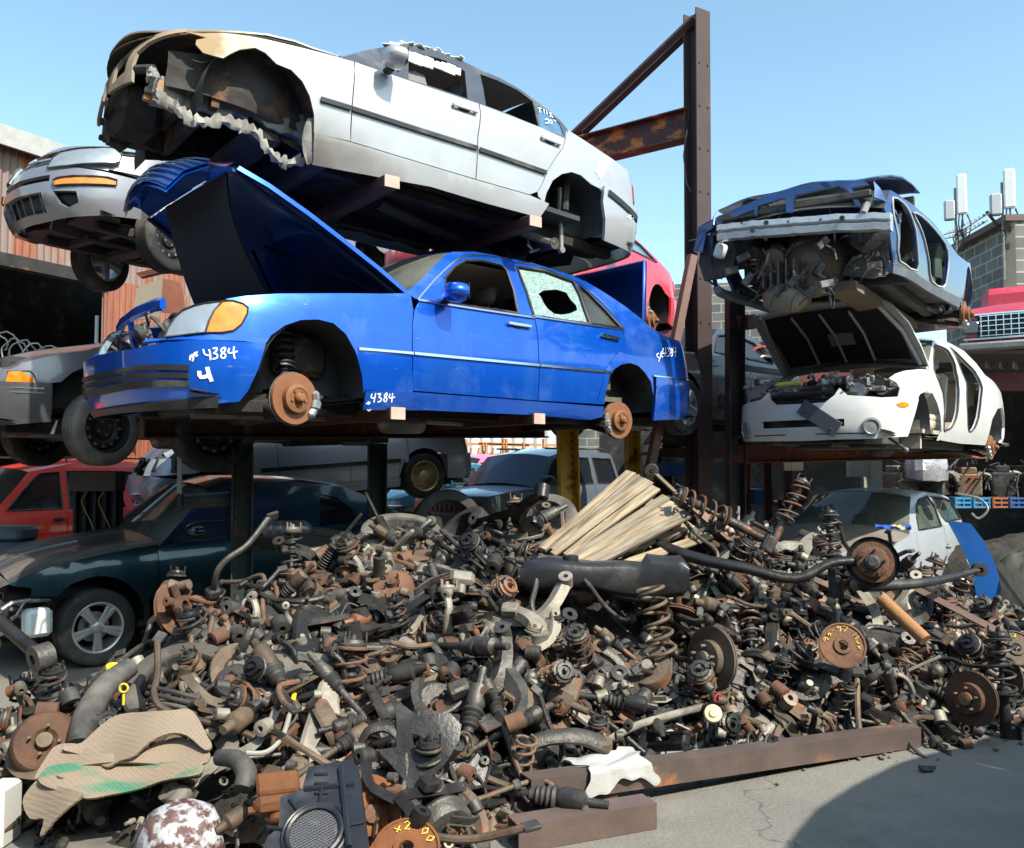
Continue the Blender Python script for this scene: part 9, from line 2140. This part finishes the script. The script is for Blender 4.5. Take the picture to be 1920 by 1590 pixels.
# stack of timber block and ribbed panel on the left
a=at(185,955,8.6);mb=MB();mb.box((0,0,0),(.42,.10,.30),Tr(at(183,902,8.6)-at(183,1000,8.6))@Rz(.1),.0)
st=empty('timber_block',Tr(at(183,902,8.4)),'grey weathered timber block on the black ribbed panel at left','timber block')
mb=MB();mb.box((0,0,0),(.44,.22,.19),None,.006);mb.build('block',mat('grey_timber',(.16,.15,.15),(.09,.085,.085),rough=.85,scale=4,bump=.4),st)
p=at(180,960,8.45);rp_=empty('ribbed_panel',Tr(p),'upright black ribbed panel tied with yellow cord, under the timber block','panel');mb=MB();mb.box((0,.05,-.1),(.46,.04,.95),None,.0)
for k in range(5):mb.box((-.19+.095*k,-.0,-.1),(.035,.07,.95),None,.008)
mb.build('panel_body',mat('ribbed_black',(.012,.012,.02),(.03,.03,.04),rough=.45,dust=.1),rp_)
mb=MB()
for s in(-.09,.07):mb.tube(crv([(s,-.05,.33),(s+.03,-.06,.2),(s-.02,-.06,.1),(s+.07,-.05,-.1),(s+.14,-.04,-.3)],4),.005,5)
mb.tube(crv([(-.09,-.06,.3),(-.13,-.07,.26),(-.08,-.07,.22),(-.06,-.06,.28),(-.09,-.06,.3)],4),.005,5);mb.build('yellow_cord',mat('yellow_cord',(.55,.50,.18),rough=.8),rp_)
# bins left
p=at(30,1010,8.6);bn_=empty('plastic_bin',Tr(p),'blue-grey plastic bin with lid at the left edge, in front of the red SUV','bin');mb=MB();mb.box((-.15,0,-.08),(.75,.4,.12),None,.02);mb.box((-.1,0,-.5),(.7,.38,.75),None,.03);mb.build('tub',mat('bin_blue_grey',(.07,.10,.15),(.05,.075,.11),rough=.5,dust=.2),bn_);mb=MB();mb.box((-.12,0,.05),(.52,.36,.15),None,.04);mb.build('lid',mat('bin_lid',(.10,.12,.15),rough=.5,dust=.2),bn_)
# razor wire coils
def coil(label,pts,r,turns,seed):
    rr=random.Random(seed);P=[at(*q) for q in pts];o=empty('razor_wire',Tr(P[0]),label,'razor wire');mb=MB();n=turns*18;path=[]
    for i in range(n+1):
        t=i/n;c=P[0].lerp(P[1],t)-P[0];a=2*PI*turns*t;rad=r*(1+.25*math.sin(7*t)+.1*rr.uniform(-1,1));path.append(tuple(c+Vector((rad*math.cos(a),.25*rad*math.cos(a),rad*math.sin(a)))))
    mb.tube(path,.009,4);mb.build('wire',mat('galvanised_wire',(.55,.56,.48),(.38,.40,.33),rough=.5,metal=.5,scale=6),o)
    mb=MB()
    for i in range(0,n,3):q=Vector(path[i]);mb.box((0,0,0),(.035,.004,.012),Tr(q)@Euler((rr.random()*3,rr.random()*3,0)).to_matrix().to_4x4())
    mb.build('barb',MATS['galvanised_wire'],o)
coil('large razor wire coil nearest the left edge, in front of the dark shed opening',[(-20,655,9.6),(60,665,9.6)],.17,4,1)
coil('smaller stretched razor wire coil above the dark grey bonnet',[(60,668,9.6),(160,688,9.6)],.13,4,2)
a=at(182,620,9.6);mb=MB();mb.box((0,0,-.6),(.03,.03,1.6));o=mb.build('white_stake',M_mark);o.location=at(182,592,9.6)+Vector((0,0,-.2));tag(o,'thin white stake beside the rusty door post','stake')
# blue panel at right
sheet('blue_car_panel','royal blue body panel standing beside the silver hatchback','body panel','I',[(1478,490),(1520,487),(1610,500),(1680,590),(1740,700),(1770,790),(1790,890),(1740,990),(1700,1030),(1650,1010),(1640,900),(1620,780),(1560,640)],at(1825,1070,7.2),(-.35,-.9,.15),.03,mat('royal_blue_panel',(.01,.09,.32),(.008,.07,.26),rough=.35,coat=.7,scale=2,dust=.2,dustc=(.1,.18,.35)),lambda a,b:-.25*a*a)
rod('black_trim_strip','thin black trim strip leaning right of the blue panel','trim strip',[(1868,1068,7.2),(1920,1140,6.9)],.02,M_blk,4)
p=at(1795,1108,7.6);mb=MB();mb.lathe([(.0001,.05),(.02,.05),(.03,.03),(.05,.03),(.055,.01),(.085,.005),(.09,.02),(.10,.02),(.13,-.02)],28,frame((0,0,0),(-.3,-.9,.3)));o=mb.build('speaker_cone',mat('pale_speaker',(.7,.7,.7),(.2,.2,.2),rough=.4,scale=12,sharp=.3));o.location=p;tag(o,'round pale wheel hub disc low beside the silver hatchback','hub disc')
mb=MB();rr=random.Random(5);V=[];Fc=[]
for i in range(12):
    for j in range(6):V.append((.36*i/11,.12*j/5,.02*math.sin(i*1.3+j*2)+rr.uniform(-.008,.008)+.02))
for i in range(11):
    for j in range(5):a_=i*6+j;Fc.append((a_,a_+6,a_+7,a_+1))
mb.mi=0;mb.add(V[:],Fc);
for k in range(len(mb.f)):mb.m[k]=1 if 25<k<42 else 0
mb.add([(x,y,z-.006) for x,y,z in V],[tuple(reversed(f)) for f in Fc]);o=mb.build('cloth_strip',[mat('blue_cloth',(.03,.12,.55),rough=.8),mat('yellow_cloth',(.75,.60,.20),rough=.8)]);o.matrix_world=Tr(at(1642,992,9.75))@Rz(-.35)@Rx(.1);tag(o,'blue and yellow cloth strip on the dusty brown bonnet','cloth')
# dark tarp mound and far-right junk
def lumpmound(name,label,cat,u,v,Y,rx,ry,rz,m,seed,kind=None,amp=.15):
    rr=random.Random(seed);p=at(u,v,Y);mb=MB();V=[];Fc=[];nn_=24
    for i in range(nn_+1):
        for j in range(nn_+1):
            x=(i/nn_-.5)*2;y=(j/nn_-.5)*2;d=min(1,math.hypot(x,y));z=math.sqrt(max(0,1-d*d));V.append((x*rx,y*ry,z*rz*(1+amp*rr.uniform(-1,1))+amp*.4*math.sin(5*x+3*y)*z))
    for i in range(nn_):
        for j in range(nn_):a_=i*(nn_+1)+j;Fc.append((a_,a_+nn_+1,a_+nn_+2,a_+1))
    mb.add(V,Fc);o=mb.build(name,m,None,85);o.location=(p.x,p.y,0);tag(o,label,cat,kind=kind);return o
lumpmound('dark_tarp','crumpled olive-black tarp on the heap at the far right edge','tarp',1945,1040,9.0,.7,.7,.85,mat('olive_tarp',(.05,.05,.04),(.10,.10,.08),rough=.7,scale=3,bump=.5),3,amp=.05)
lumpmound('far_scrap_mound','low mound of dark scrap behind the tarp at the far right','scrap',1930,1000,11.5,1.6,1.0,.75,M_mound,4,'stuff',.07)
# racks of engines on the right
def engine(label,p,s,seed,key='grey',rot=0):
    rr=random.Random(seed);o=empty('car_engine',Tr(p)@Rz(rot)@Matrix.Scale(s,4),label,'engine','engines stored on the right-hand racks')
    mb=MB();mb.box((0,0,.25),(.5,.42,.4),None,.03);mb.box((0,0,.5),(.46,.26,.12),None,.02);mb.box((-.05,0,.03),(.4,.3,.1),None,.02);mb.build('block',G(key),o)
    mb=MB();
    for k in range(4):mb.tube(crv([(-.18+.12*k,-.2,.45),(-.18+.12*k,-.33,.42),(-.1+.08*k,-.36,.3)],3),.03,8)
    mb.build('manifold',G('pale'),o)
    mb=MB();mb.lathe([(.0001,-.03),(.1,-.03),(.1,.03),(.0001,.03)],16,Tr(.28,.05,.2)@Ry(PI/2));mb.lathe([(.0001,-.03),(.06,-.03),(.06,.03),(.0001,.03)],12,Tr(.28,-.12,.38)@Ry(PI/2));mb.build('pulley',G('black'),o)
    mb=MB()
    for k in range(24):
        a=Vector((rr.uniform(-.28,.28),rr.uniform(-.38,.1),rr.uniform(.1,.62)));mb.tube([a,a+Vector((rr.uniform(-.15,.15),-.05,rr.uniform(0,.1))),a+Vector((rr.uniform(-.25,.25),rr.uniform(-.1,.1),rr.uniform(-.2,.1)))],rr.uniform(.008,.02),6)
    mb.build('hose',M_boot,o)
D=12.6
def shelf(label,u0,u1,v,Y,m=M_rustbeam):
    a=at(u0,v,Y);b=at(u1,v-0,Y+.6);r=empty('storage_shelf',Tr(a),label,'shelf');mb=MB();d=b-a;d.z=0;M=frame((0,0,-.06),(0,0,1),d);mb.box((d.length/2,.4,0),(d.length,1.0,.05),M);mb.box((d.length/2,-.08,0),(d.length,.05,.14),M);mb.build('deck',m,r)
    mb=MB()
    for t in(0.02,.5,.98):
        q=d*t;mb.box((q.x,q.y,-a.z/2),(.09,.09,a.z))
    mb.build('leg',M_rustbeam,r);return a,b
a,b=shelf('long shelf of engines behind the silver hatchback',1455,1940,938,D)
for k,(u,lb,key,s) in enumerate(((1690,'leftmost engine on the long shelf, wrapped in silver foil','pale',.9),(1752,'second engine from the left on the long shelf','grey',.9),(1812,'brownish engine in the middle of the long shelf','brown',.85),(1865,'dark engine near the right end of the long shelf','black',.9),(1925,'engine cut off by the right edge of the picture','grey',.9))):
    p=at(u,936,D+.55);engine(lb,p,s,k+10,key,.5+.4*k)
p=at(1735,884,D+.3);mb=MB();rr=random.Random(3)
mb.lathe([(.0001,.28),(.15,.26),(.27,.18),(.33,.02),(.30,-.12),(.0001,-.14)],18);mb.v=[(x+rr.uniform(-.03,.03),y+rr.uniform(-.03,.03),z+rr.uniform(-.03,.03)) for x,y,z in mb.v];o=mb.build('foil_bundle',mat('silver_foil',(.62,.62,.64),(.45,.45,.47),rough=.3,metal=.6,scale=6,bump=.5),None,20);o.location=p;tag(o,'crumpled silver-foil bundle on the shelf under the white shell','bundle')
for k,(u,lb,c_) in enumerate(((1798,'light blue crate, left one of the pair at the shelf edge',(.05,.28,.50)),(1832,'light blue crate, right one of the pair at the shelf edge',(.04,.25,.46)),(1868,'orange crate in the crate row at right',(.35,.12,.05)),(1900,'dark blue crate at the right end of the crate row',(.03,.10,.28)))):
    p=at(u,942,D-.15);r=empty('plastic_crate',Tr(p)@Rz(.1),lb,'crate','plastic crates along the shelf edge');mb=MB();w=.25
    for s in(-1,1):
        for z in(-.06,.0,.06):mb.box((0,s*.11,z),(w,.01,.025))
        for x in(-.11,0,.11):mb.box((x,s*.11,0),(.015,.012,.15))
        mb.box((s*w/2,0,0),(.01,.22,.15))
    mb.box((0,0,-.07),(w,.22,.01));mb.build('crate_body',mat('crate_%d'%k,c_,tuple(x*.8 for x in c_),rough=.5),r)
rod('bent_cable','pale looped cable hanging over the crate row','cable',[(1790,925,12.2),(1835,935,12.1),(1852,955,12.0),(1835,972,12.0),(1822,962,12.0)],.018,M_galv,6)
p=at(1640,882,12.3);mb=MB();mb.box((0,0,0),(.16,.12,1.2));mb.box((-.2,0,.02),(.35,.1,.22));o=mb.build('white_post',mat('cream_post',(.68,.66,.58),(.55,.53,.46),rough=.6,dust=.2));o.location=(p.x,p.y,p.z);tag(o,'cream painted post between the shelves, above the hatchback roof','post')
p=at(1500,905,11.5);mb=MB();mb.tube([at(1500,890,11.5)-p,at(1512,930,11.5)-p],.07,12);o=mb.build('grey_canister',G('grey'));o.location=p;tag(o,'grey canister leaning left of the hatchback roof','canister')
a,b=shelf('upper dark rack shelf behind the brown column',1225,1640,842,13.2)
for k,(u,v,lb,key) in enumerate(((1262,842,'engine under the blue rear bumper on the far shelf','grey'),(1450,735,'bundle of axles left of the white shell bonnet','brown'),(1445,690,'grey axle behind the red-oxide arm','pale'),(1240,925,'engine on the low shelf between the yellow post and brown column','black'))):
    engine(lb,at(u,v,13.5 if k!=1 else 12.5),.75,30+k,key,k)
a,b=shelf('rack shelf with parts left of the white shell',1395,1475,708,11.8);
for k,(u,v,c_) in enumerate(((1430,668,(.55,.55,.52)),(1425,650,(.30,.05,.05)),(1440,720,(.45,.43,.38)),(1420,760,(.2,.2,.2)))):
    rod('stacked_trim','%s car trim length on the rack left of the white shell'%['pale grey','dark red','beige','charcoal'][k],'trim',[(1398,v+20,11.2),(u,v,11.4),(1478,v+14,11.8)],.04,mat('trim_%d'%k,c_,rough=.5),6,.5)
for k,(u,v,Y,col,lb) in enumerate(((1475,870,12.5,(.62,.50,.34),'small tan carton glimpsed under the white shell'),(1420,930,12.5,(.03,.10,.30),'dark blue box on the lower right rack'),(1262,880,13.,(.02,.10,.35),'bright blue box on the rack behind the brown column'))):
    mb=MB();mb.box((0,0,0),(.35,.3,.2),Rz(.4),.01);o=mb.build('storage_box',mat('box_%d'%k,col,rough=.7));o.location=at(u,v,Y);tag(o,lb,'box')
# two unseen wrecks added out of frame at right to shadow the foreground
bgcar('added_shadow_car','unseen grey saloon added outside the picture at right, shading the foreground',mat('outside_grey',(.3,.3,.3),rough=.4,coat=.5),(4.0,0,0,3.85,2.25,.0))
bgcar('added_shadow_car_top','second unseen grey saloon added on top for its shadow',MATS['outside_grey'],(3.9,0,0,3.75,2.15,1.42))
# ---------- camera, sky, sun ----------
cd=bpy.data.cameras.new('camera');cam=bpy.data.objects.new('camera',cd);COL.objects.link(cam)
cd.sensor_width=36;cd.lens=F*36/1920;cd.clip_end=3000;cd.clip_start=.05
cam.location=(0,0,EYE);cam.rotation_euler=(PI/2+TH,0,0);scene.camera=cam
w=bpy.data.worlds.new('World');scene.world=w;w.use_nodes=True;nt=w.node_tree
sk=nt.nodes.new('ShaderNodeTexSky');sk.sky_type='NISHITA';sk.sun_disc=False
AZ=math.radians(SUN_AZ);EL=math.radians(SUN_EL)   # azimuth measured clockwise from +Y (north)
sk.sun_elevation=EL;sk.sun_rotation=AZ;sk.air_density=1.0;sk.dust_density=1.2;sk.ozone_density=.6
gx=nt.nodes.new('ShaderNodeMix');gx.data_type='RGBA';gx.blend_type='MULTIPLY';gx.inputs['Factor'].default_value=1;gx.inputs[7].default_value=(.97,1.12,1.02,1);nt.links.new(sk.outputs[0],gx.inputs[6]);nt.links.new(gx.outputs[2],nt.nodes['Background'].inputs[0]);nt.nodes['Background'].inputs[1].default_value=SKY
sd=bpy.data.lights.new('sun','SUN');sd.energy=SUN_E;sd.angle=math.radians(.5);sd.color=(1,.94,.83)
so=bpy.data.objects.new('sun',sd);COL.objects.link(so)
dv=Vector((math.sin(AZ)*math.cos(EL),math.cos(AZ)*math.cos(EL),math.sin(EL)))
so.rotation_euler=dv.to_track_quat('Z','Y').to_euler();so.location=dv*30
scene.view_settings.view_transform='Standard';scene.view_settings.look='None';scene.view_settings.exposure=EXPO;scene.view_settings.gamma=1
scene.render.engine='CYCLES';scene.cycles.use_denoising=True;scene.cycles.max_bounces=6;scene.cycles.transparent_max_bounces=16
scene.cycles.caustics_reflective=False;scene.cycles.caustics_refractive=False
